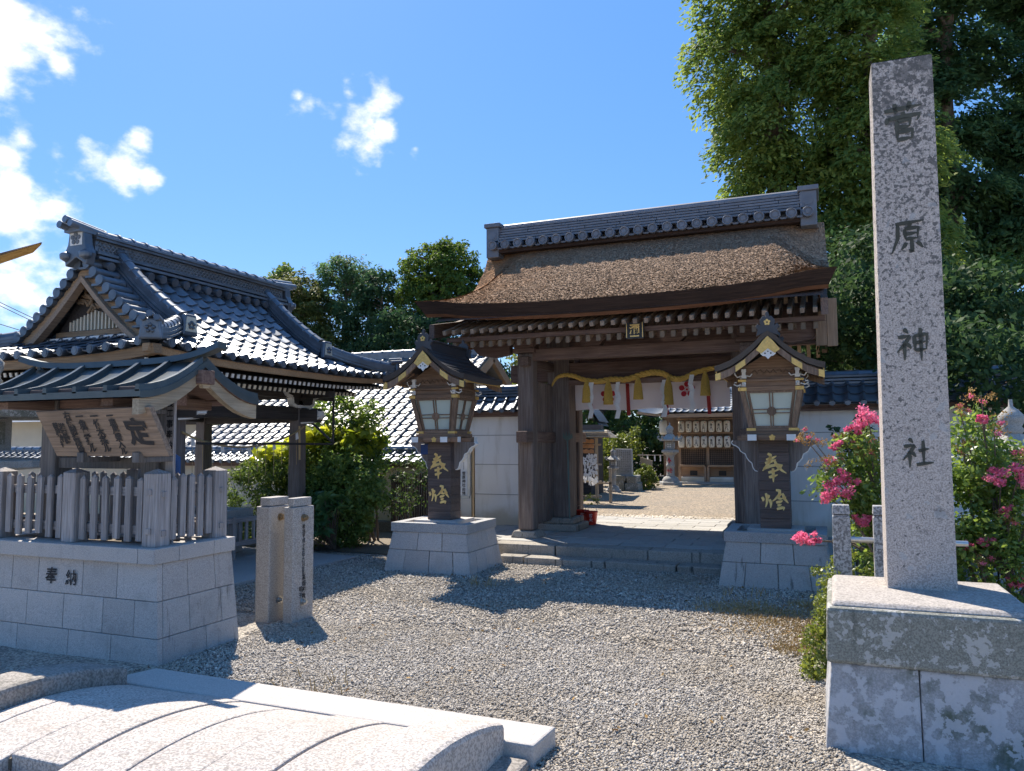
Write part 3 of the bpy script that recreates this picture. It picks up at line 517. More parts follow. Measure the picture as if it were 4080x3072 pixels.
# thatched roof
def lerp_t(t, P):
    i = max(j for j in range(len(P)-1) if P[j][0] <= t or j == 0); a, c = P[i], P[i+1]; return a[1]+(c[1]-a[1])*(t-a[0])/(c[0]-a[0])
VERGE = [(0,3.56),(.12,3.60),(.46,3.745),(.65,3.89),(.79,4.06),(.93,4.42),(1.0,4.72)]
def thatch_z(u, t):
    zc = 3.425+1.38*(.655*t+.255*t*t+.09*t**3)+.14*abs(u)**2.6*(1-t); zv = lerp_t(t, VERGE); k = max(0, (abs(u)-.72)/.28); k = k*k*(3-2*k); return zc*(1-k)+zv*k
def thatch(u, t, sgn=1):
    hw = 2.73-.10*t; return (XC-.065+u*hw, 11.75-sgn*2.35*(1-t), thatch_z(u, t))
b = MB()
for sgn in (1, -1):
    b.grid(lambda a, c: thatch(a*2-1, c, sgn), 64, 26, 0, True, sgn < 0)
    b.grid(lambda a, c: (lambda p: (XC-.065+(p[0]-XC+.065)*(1-.035*c), p[1]+sgn*.13*c, p[2]-.165*c))(thatch(a*2-1, 0, sgn)), 64, 3, 1, True, sgn > 0)
    b.grid(lambda a, c: (lambda p: (XC-.065+(p[0]-XC+.065)*.965, p[1]+sgn*(.13+.06*c), p[2]-.165-.035*c))(thatch(a*2-1, 0, sgn)), 64, 1, 2, True, sgn > 0)
    for e in (-1, 1):
        b.grid(lambda a, c: (lambda p: (p[0]-e*.09*c, p[1]+sgn*.13*c*(1-a), p[2]-.165*c))(thatch(e, a, sgn)), 26, 2, 1, True, (sgn*e < 0))
        b.grid(lambda a, c: (lambda p: (p[0]-e*(.09+.05*c), p[1]+sgn*(.13+.06*c)*(1-a), p[2]-.165-.035*c))(thatch(e, a, sgn)), 26, 1, 2, True, (sgn*e < 0))
    b.grid(lambda a, c: (lambda p: (XC-.065+(p[0]-XC+.065)*.95, p[1]+sgn*.19*(1-c), p[2]-.20))(thatch(a*2-1, c, sgn)), 20, 12, 1, True, sgn > 0)
ROOF = b.build('thatched_roof', [M['thatch'], M['bark_edge'], M['bark_red']], GATE)
at = ROOF.data.attributes.new('tint','FLOAT','POINT'); at.data.foreach_set('value', np.full(len(ROOF.data.vertices), .4, np.float32))
g = np.random.default_rng(5); n = 40000; vs = np.empty((n,4,3)); uu = g.uniform(-1,1,n); tt = np.clip((np.floor(g.uniform(0,70,n))+.5+g.normal(0,.13,n))/71, 0, .985)
for i in range(n):
    p = np.array(thatch(uu[i], tt[i])); q = np.array(thatch(uu[i], min(1,tt[i]+.01)))-p; q /= np.linalg.norm(q)+1e-9; r_ = np.array(thatch(min(1,uu[i]+.01), tt[i]))-np.array(thatch(max(-1,uu[i]-.01), tt[i])); r_ /= np.linalg.norm(r_)+1e-9
    nn = np.cross(r_, q); a = g.uniform(-.5,.5); d = q*math.cos(a)+r_*math.sin(a); sx = np.cross(nn, d); wd, ln, lf = g.uniform(.006,.013), g.uniform(.012,.026), g.uniform(.003,.009)
    vs[i] = [p-sx*wd+nn*lf-d*ln, p+sx*wd+nn*lf-d*ln*g.uniform(.5,1), p+sx*wd*.9+d*ln*.4+nn*.002, p-sx*wd*.9+d*ln*.4+nn*.002]
b = MB(); b.add(vs.reshape(-1,3).tolist(), [(i*4,i*4+1,i*4+2,i*4+3) for i in range(n)]); o = b.build('bark_flakes', M['thatch'], ROOF); o['kind'] = 'stuff'
at = o.data.attributes.new('tint','FLOAT','POINT'); at.data.foreach_set('value', np.repeat(g.random(n),4).astype(np.float32))
# tiled ridge
RG = MB().box(-4.99,11.62,4.74,-.10,11.88,5.13).build('ridge', M['tile_grey'], GATE)
for k in range(6):
    z = 4.86+k*.047; wd = .29-k*.016
    x = -4.97
    gg_ = random.Random(k)
    while x < -.14:
        ln = min(gg_.uniform(.55,.8), -.12-x); MB().box(x+.003,11.75-wd,z,x+ln-.003,11.75+wd,z+.034).build('flat_ridge_tile', M['tile_grey'], RG, .004); x += ln
cap = MB(); cap.add([(sx, math.cos(t)*.13, math.sin(t)*.085) for sx in (0,.262) for t in [math.pi*i/6 for i in range(7)]], [(i,i+1,i+8,i+7) for i in range(6)]+[tuple(range(6,-1,-1)), tuple(range(7,14))], 0, False); cap.box(.235,-.137,-.005,.262,.137,.02); capm = cap.mesh('ridge_cap_tile', M['tile_grey'])
for i in range(18): link('ridge_cap_tile', capm, RG, Matrix.Translation((-4.86+i*.262,11.75,5.14)))
dm = MB().disc((0,0,0), .078, 'y', .05, 16).tube([(.066*math.cos(k*.3927),-.004,.066*math.sin(k*.3927)) for k in range(17)], .012, 5, caps=False).disc((0,-.01,0), .034, 'y', .01, 10).tube([(0,.05,0),(0,.42,.10)], .068, 8).mesh('round_end_tile', M['tile_grey'])
wm = MB().add([(x, y, z-.0) for y in (0,.4) for x, z in [(-.105,.03),(-.07,-.01),(-.03,-.035),(.03,-.035),(.07,-.01),(.105,.03)]]+[(x, 0, z-.028) for x, z in [(-.105,.03),(-.07,-.01),(-.03,-.035),(.03,-.035),(.07,-.01),(.105,.03)]], [(i,i+1,i+7,i+6) for i in range(5)]+[(i+12,i+13,i+1,i) for i in range(5)]).mesh('trough_end_tile', M['tile_grey'])
for i in range(23):
    x = -4.93+i*.219; link('round_end_tile', dm, RG, Matrix.Translation((x,11.38,4.80)))
    if i < 22: link('trough_end_tile', wm, RG, Matrix.Translation((x+.11,11.43,4.80)))
MB().box(-4.98,11.48,4.69,-.12,11.62,4.745).build('ridge_board', M['bark_edge'], RG)
for sx in (-1, 1):
    x = XC-.065+sx*2.43; b = MB().box(x-.11,11.46,4.62,x+.11,12.04,5.12).box(x-.14,11.43,5.12,x+.14,12.07,5.19); o = b.build('ridge_end_block', M['tile_grey'], GATE, .01)
    MB().disc((x,11.452,4.97), .075, 'y', .02, 18).disc((x,11.444,4.97), .055, 'y', .012, 18).build('crest_disc', M['tile_grey'], o)
# small plaque under the eave
pq = MB().box(-2.36,9.80,2.93,-2.12,9.83,3.14).build('name_plaque', M['black'], GATE); b = MB()
glyph(b, '瀰', .018, (-2.24,9.797,3.05), (1,0,0), (0,0,1), .14); b.box(-2.30,9.794,2.95,-2.18,9.798,2.966); b.box(-2.35,9.794,2.94,-2.34,9.8,3.13); b.box(-2.14,9.794,2.94,-2.13,9.8,3.13); b.build('plaque_lettering', M['goldp'], pq)
MB().beam((-2.24,9.83,3.1),(-2.24,10.0,3.1),.05,.05).build('plaque_bracket', M['gd_y'], pq)

# ------------------------------------------------------------------ curtain, straw rope
CU = thing('shrine_curtain', (-2.55,11.98,2.62), 'long white cloth curtain with red straps and red plum crests hanging in the gateway', 'curtain')
def curt(a, c): x = -3.74+a*2.44; return (x, 11.98+.025*math.sin(a*31+c*1.5)*c+.02*math.sin(a*9+1)*c, 2.60+.035*(1-abs(2*a-1))*0-c*(.50-.012*math.sin(a*14)))
MB().grid(curt, 90, 8).grid(lambda a, c: (lambda p: (p[0], p[1]+.004, p[2]))(curt(a, c)), 90, 8).build('cloth', M['cloth'], CU)
for x in (-3.47,-2.86,-2.26,-1.62):
    MB().grid(lambda a, c: (x+(a-.5)*.055+c*.02, 11.935-.012*math.sin(c*3), 2.60-c*.60), 2, 6).grid(lambda a, c: (x+(a-.5)*.055+c*.02, 11.941-.012*math.sin(c*3), 2.60-c*.60), 2, 6).build('red_strap', M['red'], CU)
for x, z in ((-3.17,2.33),(-1.93,2.385)):
    b = MB()
    for k in range(5): t = R(90+72*k); b.disc((x+.082*math.cos(t),11.928,z+.082*math.sin(t)), .042, 'y', .004, 14)
    b.disc((x,11.928,z), .018, 'y', .004, 10)
    for k in range(10): t = R(18+36*k); b.disc((x+.034*math.cos(t),11.928,z+.034*math.sin(t)), .006, 'y', .004, 6)
    b.build('plum_crest', M['redp'], CU)
SR = thing('straw_rope', (-2.5,11.45,2.45), 'twisted golden straw rope with tassels and zigzag paper slung across the gateway', 'rope')
RP = [(-3.94,2.47),(-3.87,2.58),(-3.76,2.63),(-3.6,2.62),(-3.43,2.555),(-3.2,2.515),(-2.98,2.54),(-2.76,2.53),(-2.55,2.585),(-2.36,2.62),(-2.2,2.60),(-2.05,2.52),(-1.9,2.515),(-1.7,2.60),(-1.48,2.645),(-1.3,2.66),(-1.16,2.62),(-1.05,2.56)]
cpts = []
for i in range(len(RP)-1):
    for k in range(9):
        f = k/9; p0 = RP[max(0,i-1)]; p1 = RP[i]; p2 = RP[i+1]; p3 = RP[min(len(RP)-1,i+2)]
        cr = lambda a, b_, c, d: .5*(2*b_+(c-a)*f+(2*a-5*b_+4*c-d)*f*f+(-a+3*b_-3*c+d)*f**3); cpts.append((cr(p0[0],p1[0],p2[0],p3[0]), cr(p0[1],p1[1],p2[1],p3[1])))
b = MB(); nn_ = len(cpts)
for s in range(3):
    P = []; rr = []
    for i, (x, z) in enumerate(cpts):
        f = i/(nn_-1); r_ = .012+.027*math.sin(math.pi*min(1, max(0, f)))**.55; t = i*.62+s*2.094; P.append((x, 11.42+r_*.62*math.cos(t), z+r_*.62*math.sin(t))); rr.append(r_*.66)
    b.tube(P, rr, 7)
b.build('twisted_rope', M['straw'], SR)
for (x, zt, zb) in ((-3.36,2.54,2.19),(-3.02,2.53,2.155),(-2.56,2.57,2.22),(-2.11,2.54,2.13),(-1.575,2.61,2.25)):
    b = MB(); b.lathe([(.012,0),(.03,-.02),(.026,-.05),(.05,-.14),(.068,-(zt-zb)*.92),(.066,-(zt-zb)),(.03,-(zt-zb))], (x,11.37,zt), 14)
    for k in range(26):
        t = k*6.283/26; b.tube([(x+.03*math.cos(t),11.37+.03*math.sin(t),zt-.05),(x+.053*math.cos(t),11.37+.053*math.sin(t),zt-.14),(x+.071*math.cos(t),11.37+.071*math.sin(t),zb+.0)], .005, 4, caps=False)
    b.build('tassel', M['strawl'], SR)
for k, (x, zt) in enumerate(((-3.28,2.5),(-2.86,2.49),(-2.16,2.5),(-1.76,2.56))):
    b = MB(); y = 11.36; g = random.Random(k); x0 = x; z = zt
    for j in range(5):
        dx = (.035 if j % 2 else -.03); ln = .13 if j else .15; tw = g.uniform(-.03,.03)
        for o_ in (0,.003): b.add([(x0-.034,y+o_,z),(x0+.034,y+tw+o_,z),(x0+.036+dx,y+tw+o_,z-ln),(x0-.036+dx,y-tw+o_,z-ln)], [(0,1,2,3)])
        x0 += dx; z -= ln*.78; y -= .006
    b.build('zigzag_paper', M['paper'], SR)
# bamboo staff leaning in the gate and fire buckets
bs = thing('bamboo_staff', (-3.66,11.3,.42), 'thin green bamboo staff with a leafy top leaning on the inner left gate post', 'staff')
b = MB(); b.tube([(-3.63,11.3,.42),(-3.66,11.36,1.0),(-3.70,11.44,1.62)], .011, 7)
for z in (.6,.8,1.0,1.2,1.4): b.tube([(-3.665-.02*(z-1),11.36,z-.006),(-3.665-.02*(z-1),11.36,z+.006)], .014, 7)
b.build('stem', plain('faded_bamboo', (.10,.17,.15), .5), bs); b = MB()
for a in (-.5,-.1,.3,.7): b.add([(-3.70,11.43,1.6),(-3.70+math.sin(a)*.1-.02,11.42,1.66),(-3.70+math.sin(a)*.13,11.41,1.60+.17*math.cos(a)),(-3.70+math.sin(a)*.1+.03,11.42,1.66)], [(0,1,2,3)])
b.build('leaf_tuft', plain('dull_leaf', (.09,.13,.11), .6), bs)
def bucket(x, y, label):
    t = thing('fire_bucket', (x,y,.21), label, 'bucket', 'red fire buckets'); b = MB(); b.lathe([(.085,0),(.112,.2),(.118,.205),(.118,.22),(.108,.22),(.08,.02)], (x,y,.215), 20); b.build('pail', M['bucket'], t)
    b = MB(); d = Vector((-x,-y,0)).normalized(); U = Vector((d.y*-1,d.x,0)); U = Vector((-d.y, d.x, 0)); O = Vector((x,y,.33))+d*.112
    column(b, '防火', .018, O+Vector((0,0,.04)), U, (0,0,1), .062, .068); b.build('lettering', M['paper'], t); b = MB(); b.tube([(x-.112,y,.43),(x-.08,y,.50),(x,y,.53),(x+.08,y,.50),(x+.112,y,.43)], .004, 5); b.build('handle', M['steel'], t)
bucket(-3.66, 12.55, 'red fire bucket in front, with white lettering in full view, behind the gate post'); bucket(-3.86, 12.72, 'red fire bucket half hidden behind the other bucket and the gate post')
# ------------------------------------------------------------------ roof tiles
def wave_tile(name, w_, ln, mat, th=.016, rise=.034):
    """one S-shaped pantile: x across, y up the slope, lower end at y=0 lifted on the tile beneath"""
    pr = [(-.5,.30),(-.36,.02),(-.14,-.16),(.1,-.10),(.26,.30),(.38,.88),(.45,.96),(.54,.62)]; b = MB(); vs = []
    for y, l in ((0,.024),(ln,.0)):
        for x, h in pr: vs.append((x*w_, y, h*rise+l))
    for x, h in pr: vs.append((x*w_, .002, h*rise+.024-th))
    n = len(pr); b.add(vs, [(i,i+1,n+i+1,n+i) for i in range(n-1)], 0, True); b.add(vs, [(2*n+i,2*n+i+1,i+1,i) for i in range(n-1)]); return b.mesh(name, mat)
def round_tile_end(name, r, ln, mat):
    return MB().disc((0,0,0), r, 'y', .03, 12).disc((0,-.005,0), r*.68, 'y', .008, 10).tube([(0,.03,0),(0,ln,0)], r*.9, 8, caps=False).mesh(name, mat)
def half_cap(name, ln, r, mat):                                     # half-round ridge cap along x with a raised joint
    b = MB(); k = 6
    for x0, x1, q in ((0, ln*.88, 1.), (ln*.86, ln, 1.16)):
        b.add([(x, math.cos(math.pi*i/k)*r*q, math.sin(math.pi*i/k)*r*.8*q) for x in (x0, x1) for i in range(k+1)], [(i+k+1,i+k+2,i+1,i) for i in range(k)], 0, True); b.add([(x1, math.cos(math.pi*i/k)*r*q, math.sin(math.pi*i/k)*r*.8*q) for i in range(k+1)], [tuple(range(k+1))]); b.add([(x0, math.cos(math.pi*i/k)*r*q, math.sin(math.pi*i/k)*r*.8*q) for i in range(k+1)], [tuple(range(k,-1,-1))])
    return b.mesh(name, mat)
def tiled_wall(loc, label, x0, x1, y, zb, zt, th, pitch, rows, grooves, mat_w, mat_t, ov=.22, rise=.32, ridge=.2, base=True, limit=300):
    t = thing('plaster_wall', loc, label, 'wall')
    body = MB().box(x0, y, zb, x1, y+th, zt).build('wall_panel', mat_w, t)
    for z in grooves:
        MB().box(x0, y-.006, z-.006, x1, y+.001, z+.006).build('groove_line', M['plaster_line'], t); MB().box(x0, y-.009, z+.006, x1, y+.0005, z+.014).build('groove_ledge', mat_w, t)
    if base: MB().box(x0, y-.03, zb-.15, x1, y+th+.03, zb+.005).build('footing', M['soil'], t)
    MB().box(x0, y-ov*.75, zt-.0, x1, y+th+ov*.75, zt+.03).box(x0, y-ov*.5, zt-.05, x1, y+th+ov*.5, zt-.001).build('eave_board', M['gd_x'], t)
    yf = y-ov; ym = y+th/2; L_ = math.hypot(ym-yf, rise); V = Vector((0, ym-yf, rise)).normalized()
    roof = MB().add([(x0,yf+.01,zt+.03),(x1,yf+.01,zt+.03),(x1,ym,zt+rise+.02),(x0,ym,zt+rise+.02),(x0,2*ym-yf,zt+.03),(x1,2*ym-yf,zt+.03)], [(0,1,2,3),(3,2,5,4)]).build('roof', mat_t, t)
    tm = wave_tile('roof_tile', pitch*1.02, L_/rows*1.22, mat_t); n = int((x1-x0)/pitch); ms = []
    for r in range(rows):
        for i in range(n): ms.append(frame(Vector((x0+pitch*(i+.5), yf, zt+.045))+V*(L_/rows*r), (1,0,0), V))
    pieces('roof_tile', tm, ms, roof, limit)
    em = round_tile_end('eave_disc', .042, .1, mat_t)
    for i in range(n): link('eave_disc', em, roof, Matrix.Translation((x0+pitch*(i+.5)+pitch*.38, yf-.012, zt+.052)))
    for k in range(3): MB().box(x0, ym-.13+k*.022, zt+rise+k*ridge*.25-.03, x1, ym+.13-k*.022, zt+rise+k*ridge*.25+ridge*.18-.03).build('ridge_course', mat_t, roof, .005)
    cm_ = half_cap('ridge_cap', .27, .08, mat_t)
    for i in range(int((x1-x0)/.27)): link('ridge_cap', cm_, roof, Matrix.Translation((x0+i*.27, ym, zt+rise+ridge*.7-.03)))
    return t
tiled_wall((-5.1,12,.2), 'white plaster wall with tiled cap between the left lantern tower and the gate post', -6.12, -4.1, 12.0, .2, 2.07, .3, .2, 2, (.72,1.22,1.71), M['plaster'], M['tile'])
tiled_wall((.9,12,.2), 'shaded white plaster wall with tiled cap to the right of the gate', -.86, 2.4, 12.0, .2, 2.07, .3, .2, 3, (.72,1.22,1.71), M['plaster'], M['tile'], .34, .36, .2)
tiled_wall((-9,12.25,.2), 'low beige wall with tiled cap running behind the hedge and the water pavilion', -19, -6.2, 12.25, .05, 1.2, .24, .21, 2, (), M['beige'], M['tile'], .25, .2, .16, False, 130)
# slatted gate in front of the low wall
sg = thing('slatted_gate', (-6.77,11.95,.1), 'dark slatted side gate against the beige wall behind the hedge', 'gate'); b = MB().box(-7.14,11.93,.08,-7.08,11.98,1.02).box(-6.4,11.93,.08,-6.34,11.98,1.02).box(-7.08,11.935,.86,-6.4,11.965,.90).box(-7.08,11.935,.12,-6.4,11.965,.16); b.build('frame', M['slat'], sg)
sm = MB().box(-.011,-.02,.1,.011,.0,1.06).mesh('slat', M['slat'])
for i in range(15): link('slat', sm, sg, Matrix.Translation((-7.05+i*.046,11.93,0)))
# information board
ib = thing('information_board', (-5.3,10.4,0), 'white information board in a steel frame beside a bronze pole behind the left lantern tower', 'sign')
PX, PY = -5.235, 11.2
b = MB().box(PX-.46,PY-.02,.75,PX-.05,PY+.02,1.42); b.build('panel', M['paper'], ib); b = MB().box(PX-.5,PY-.03,1.42,PX-.03,PY+.03,1.47).box(PX-.5,PY-.03,.70,PX-.03,PY+.03,.75).box(PX-.05,PY-.03,.75,PX-.01,PY+.03,1.42).box(PX-.5,PY-.03,.75,PX-.46,PY+.03,1.42); b.build('panel_frame', M['steel'], ib)
MB().tube([(PX+.035,PY,-.02),(PX+.035,PY,1.53)], .03, 12).build('pole', M['bronze'], ib); MB().tube([(PX-.52,PY,-.02),(PX-.52,PY,1.53)], .03, 12).build('pole', M['bronze'], ib)
b = MB(); column(b, '菅原神社由緒', .018, (PX-.12,PY-.024,1.10), (1,0,0), (0,0,1), .06, .062); b.box(PX-.123,PY-.023,1.16,PX-.117,PY-.021,1.33); b.box(PX-.135,PY-.023,1.35,PX-.105,PY-.021,1.385)
g = random.Random(3)
for c in range(5): column(b, ''.join(g.choice('菅原神社由緒奉納平成月日定木山川水') for _ in range(20)), .018, (PX-.2-c*.055,PY-.024,1.36), (1,0,0), (0,0,1), .025, .029)
b.build('lettering', M['ink'], ib)

# ------------------------------------------------------------------ lantern towers and their stone pedestals
def pedestal(label, mat, seed):
    t = local_thing('stone_pedestal', label, 'pedestal'); g = random.Random(seed)
    def hw(z): return .60-.085*z/.48, .50-.07*z/.48                 # battered half sizes at height z
    core = MB().frus((-.585,-.485,.585,.485), -.03, (-.50,-.42,.50,.42), .47); core.build('core', M['mossy'], t)
    for k, (z0, z1) in enumerate(((-.02,.255),(.26,.478))):
        cuts = [-1,-.55,.05,.62,1] if k == 0 else [-1,-.28,.36,1]
        for side in range(4):
            for i in range(len(cuts)-1):
                a, c = cuts[i]+(.008 if i else 0), cuts[i+1]-(.008 if i < len(cuts)-2 else 0); j = g.uniform(0,.004)
                def P(u, z, inset):
                    hx, hy = hw(z); hx -= inset; hy -= inset; return {0:(u*hx,-hy-j),1:(hx+j,u*hy),2:(-u*hx,hy+j),3:(-hx-j,-u*hy)}[side]
                p = [(*P(a,z0,0),z0),(*P(c,z0,0),z0),(*P(c,z0,.035),z0),(*P(a,z0,.035),z0),(*P(a,z1,0),z1),(*P(c,z1,0),z1),(*P(c,z1,.035),z1),(*P(a,z1,.035),z1)]
                MB().hexa(p).build('stone_block', mat, t, .006)
    X, Y = .535, .445; b = MB().box(-X,-Y,.48,X,-Y+.12,.59).box(-X,Y-.12,.48,X,Y,.59).box(-X,-Y+.12,.48,-X+.12,Y-.12,.59).box(X-.12,-Y+.12,.48,X,Y-.12,.59)
    b.build('coping', M['coping'], t); MB().box(-X+.12,-Y+.12,.47,X-.12,Y-.12,.535).build('gravel_bed', M['gravel'], t); MB().box(-.30,-.27,.5,.30,.27,.612).build('plinth', M['granite'], t, .006)
    return t
p1 = pedestal('pale granite pedestal under the left lantern tower, sunlit on its coping', M['granite'], 1); p1.location = (-4.6, 9.03, 0)
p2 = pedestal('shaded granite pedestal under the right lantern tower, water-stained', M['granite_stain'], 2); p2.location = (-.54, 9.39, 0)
def make_tower(label):
    t = local_thing('lantern_tower', label, 'lantern', 'pair of votive lantern towers'); HX, HY = .163, .15
    MB().box(-HX+.006,-HY+.006,.612,HX-.006,HY-.006,1.6).build('shaft', M['tower'], t)
    k = 0; z = .612
    while z < 1.55:                                                 # horizontal boards round the shaft
        h = .106; b = MB()
        for (x0,y0,x1,y1) in ((-HX,-HY,HX,-HY+.012),(-HX,HY-.012,HX,HY),(-HX,-HY+.012,-HX+.012,HY-.012),(HX-.012,-HY+.012,HX,HY-.012)): b.box(x0,y0,z+.002,x1,y1,z+h-.002)
        b.build('shaft_board', M['tower'], t, .003); z += h
    V3 = (0,0,1); b = MB(); brush(b, HOU, (430,338,632,590), (.005,-HY-.002,1.29), (1,0,0), V3, .325, 21); b.build('brush_lettering', M['goldp'], t); b = MB(); brush(b, TOU, (416,655,652,845), (.0,-HY-.002,.93), (1,0,0), V3, .235, 21); b.build('brush_lettering', M['goldp'], t)
    # carved brackets on the four sides
    bp = [(.163,1.60),(.45,1.60),(.47,1.575),(.45,1.55),(.42,1.54),(.385,1.515),(.37,1.48),(.345,1.46),(.315,1.445),(.30,1.40),(.275,1.365),(.245,1.34),(.235,1.29),(.215,1.255),(.185,1.245),(.163,1.26)]
    edge = bp[1:-1]
    for s in (-1,1):
        poly = [(s*x,z) for x,z in bp]; o = MB().prism(poly[::-1] if s > 0 else poly, 'y', -.05, .05).build('bracket', M['cz_v'], t)
        b = MB()
        for i in range(len(edge)-1):
            (xa,za),(xb,zb) = edge[i],edge[i+1]; b.beam((s*xa,-.0,za),(s*xb,0,zb),.104,.010)
        b.build('white_edge', M['white'], o)
    b = MB().box(-.33,-.29,1.60,.33,-.2,1.665).box(-.33,.2,1.60,.33,.29,1.665).box(-.25,-.42,1.603,-.16,.42,1.66).box(.16,-.42,1.603,.25,.42,1.66).box(-.4,-.05,1.602,.4,.05,1.655); b.build('bearer', M['tower_x'], t, .004)
    for x in (-.205,.205):
        MB().box(x-.048,-.425,1.598,x+.048,-.418,1.665).build('white_end', M['white'], t)
    for y in (-.245,.245): MB().box(.329,y-.04,1.598,.336,y+.04,1.666).build('white_end', M['white'], t)
    def plum(nm, x, y, z, r):
        b = MB()
        for k in range(5): q = R(90+72*k); b.disc((x+r*.62*math.cos(q),y,z+r*.62*math.sin(q)), r*.42, 'y', .006, 8)
        b.disc((x,y-.002,z), r*.3, 'y', .008, 8); return b.build(nm, M['gold'], t)
    plum('plum_fitting', 0, -.297, 1.632, .034)
    MB().box(-.28,-.26,1.665,.28,.26,1.705).build('sill', M['tower_x'], t, .004); MB().box(-.255,-.235,1.705,.255,.235,1.74).build('lower_rail', M['tower_x'], t, .004)
    z0, z1, b0, b1, d0, d1 = 1.74, 2.155, .225, .305, .205, .285
    for sx in (-1,1):
        for sy in (-1,1):
            x0, y0, x1, y1 = sx*b0, sy*d0, sx*b1, sy*d1; q = .027
            MB().hexa([(x0-q,y0-q,z0),(x0+q,y0-q,z0),(x0+q,y0+q,z0),(x0-q,y0+q,z0),(x1-q,y1-q,z1),(x1+q,y1-q,z1),(x1+q,y1+q,z1),(x1-q,y1+q,z1)]).build('lamp_post', M['tower_v'], t, .004)
    def facepoint(side, u, v, d=0):
        hx, hy = b0+(b1-b0)*v+d, d0+(d1-d0)*v+d; z = z0+(z1-z0)*v; return {0:(u*hx,-hy,z),1:(hx,u*hy,z),2:(-u*hx,hy,z),3:(-hx,-u*hy,z)}[side]
    for s in range(4):
        pn = MB().add([facepoint(s,u,v,-.008) for u,v in ((-1,0),(1,0),(1,1),(-1,1))], [(0,1,2,3)]).build('pane', M['glass'], t)
        b = MB()
        for (a, c) in (((-.055,0),(-.055,1)),((.055,0),(.055,1)),((-.85,.40),(.85,.40)),((-.85,.50),(.85,.50))): b.beam(facepoint(s,*a,.002), facepoint(s,*c,.002), .012, .012)
        for (a, c) in (((-.80,0),(-.80,1)),((.80,0),(.80,1)),((-.85,.03),(.85,.03)),((-.85,.97),(.85,.97))): b.beam(facepoint(s,*a,.003), facepoint(s,*c,.003), .022, .022)
        b.build('glazing_bar', M['tower_v'], pn); c = facepoint(s,0,.45,.006); ax = 'y' if s in (0,2) else 'x'; b = MB().disc((c[0]-(0 if ax=='y' else .008),c[1]-(.008 if ax=='y' else 0),c[2]), .05, ax, .016, 16)
        for k in range(5):
            q = R(90+72*k); o_ = (.026*math.cos(q), .026*math.sin(q)); e = .012 if s in (1,2) else -.012
            b.disc((c[0]+(o_[0] if ax=='y' else e),c[1]+(e if ax=='y' else o_[0]),c[2]+o_[1]), .0135, ax, .004*(1), 8)
        b.build('crest_boss', M['tower_v'], pn)
    b = MB().box(-.33,-.31,2.155,.33,.31,2.205).box(-.31,-.29,2.205,.31,.29,2.26).box(-.335,-.315,2.26,.335,.315,2.29); b.build('upper_rail', M['tower_x'], t, .005)
    MB().box(-.30,-.27,2.29,.30,.27,2.42).build('frieze', M['tower_x'], t); MB().prism([(-.30,2.42),(.30,2.42),(0,2.60)], 'y', -.27, .27).build('gable_panel', M['tower_x'], t)
    b = MB()                                                        # carved relief on the frieze
    for k in range(7):
        a = -.2+k*.067; b.tube([(a,-.274,2.36+.02*math.sin(k*2)),(a+.03,-.282,2.39),(a+.06,-.274,2.35)], .008, 5)
    b.build('frieze_carving', M['tower_x'], t)
    for sx in (-1,1):
        for sy in (-1,1):
            for z in (2.155,2.26): MB().box(sx*.305-.045,sy*.31-.008,z+.002,sx*.305+.045,sy*.31+.008,z+(.042 if z < 2.2 else .026)).build('gilt_fitting', M['gold'], t); MB().box(sx*.332-.006,sy*.285-.04,z+.002,sx*.332+.006,sy*.285+.04,z+(.042 if z < 2.2 else .026)).build('gilt_fitting', M['gold'], t)
            MB().box(sx*.225-.05,sy*.24-.008,1.708,sx*.225+.05,sy*.24+.004,1.738).build('gilt_fitting', M['gold'], t); MB().box(sx*.258-.004,sy*.2-.04,1.708,sx*.258+.004,sy*.2+.04,1.738).build('gilt_fitting', M['gold'], t)
            x, y = sx*.285, sy*.30; b = MB().box(x-.02,y-.012,2.208,x+.02,y+.012,2.258)
            b.tube([(x+sx*.03,y,2.23),(x+sx*.075,y,2.215),(x+sx*.11,y,2.235),(x+sx*.105,y,2.258),(x+sx*.08,y,2.255)], .009, 6); b.tube([(x,y+sy*.02,2.23),(x,y+sy*.06,2.215),(x,y+sy*.085,2.24)], .009, 6); b.build('white_nosing', M['white'], t)
            b = MB().box(x-.028,y-.014,2.30,x+.028,y+.014,2.335).box(x-.02,y-.013,2.335,x+.02,y+.013,2.375).box(x-.026,y-.014,2.375,x+.026,y+.014,2.405)
            b.tube([(x+sx*.03,y,2.33),(x+sx*.07,y,2.315),(x+sx*.095,y,2.345),(x+sx*.10,y,2.375)], .008, 6); b.tube([(x-sx*.03,y,2.33),(x-sx*.065,y,2.32),(x-sx*.09,y,2.35)], .007, 6); b.build('white_bracket', M['white'], t)
    # curved copper roof, rafters, bargeboards
    RP_ = [(.575,2.405),(.50,2.425),(.40,2.465),(.28,2.54),(.16,2.635),(.06,2.735),(0,2.775)]
    YF = .60
    def roofpt(a, s, dz=0): return lerp_t(a, [(i/6, RP_[i][0]) for i in range(7)])*s, lerp_t(a, [(i/6, RP_[i][1]) for i in range(7)])+dz
    b = MB()
    for s in (-1,1):
        b.grid(lambda u, v: (lambda q: (q[0], -YF+2*YF*u, q[1]+.02*abs(2*u-1)**3))(roofpt(v, s)), 6, 18, 0, True, s < 0)
        b.grid(lambda u, v: (lambda q: (q[0]*.985, -YF*.97+2*YF*.97*u, q[1]-.062+.02*abs(2*u-1)**3))(roofpt(v, s)), 6, 18, 0, True, s > 0)
        for y in (-1, 1): b.grid(lambda u, v: (lambda q: (q[0]*(1-.015*u), y*(YF-.03*YF*u), q[1]+.02-.062*u))(roofpt(v, s)), 1, 18, 0, False, (y*s < 0))
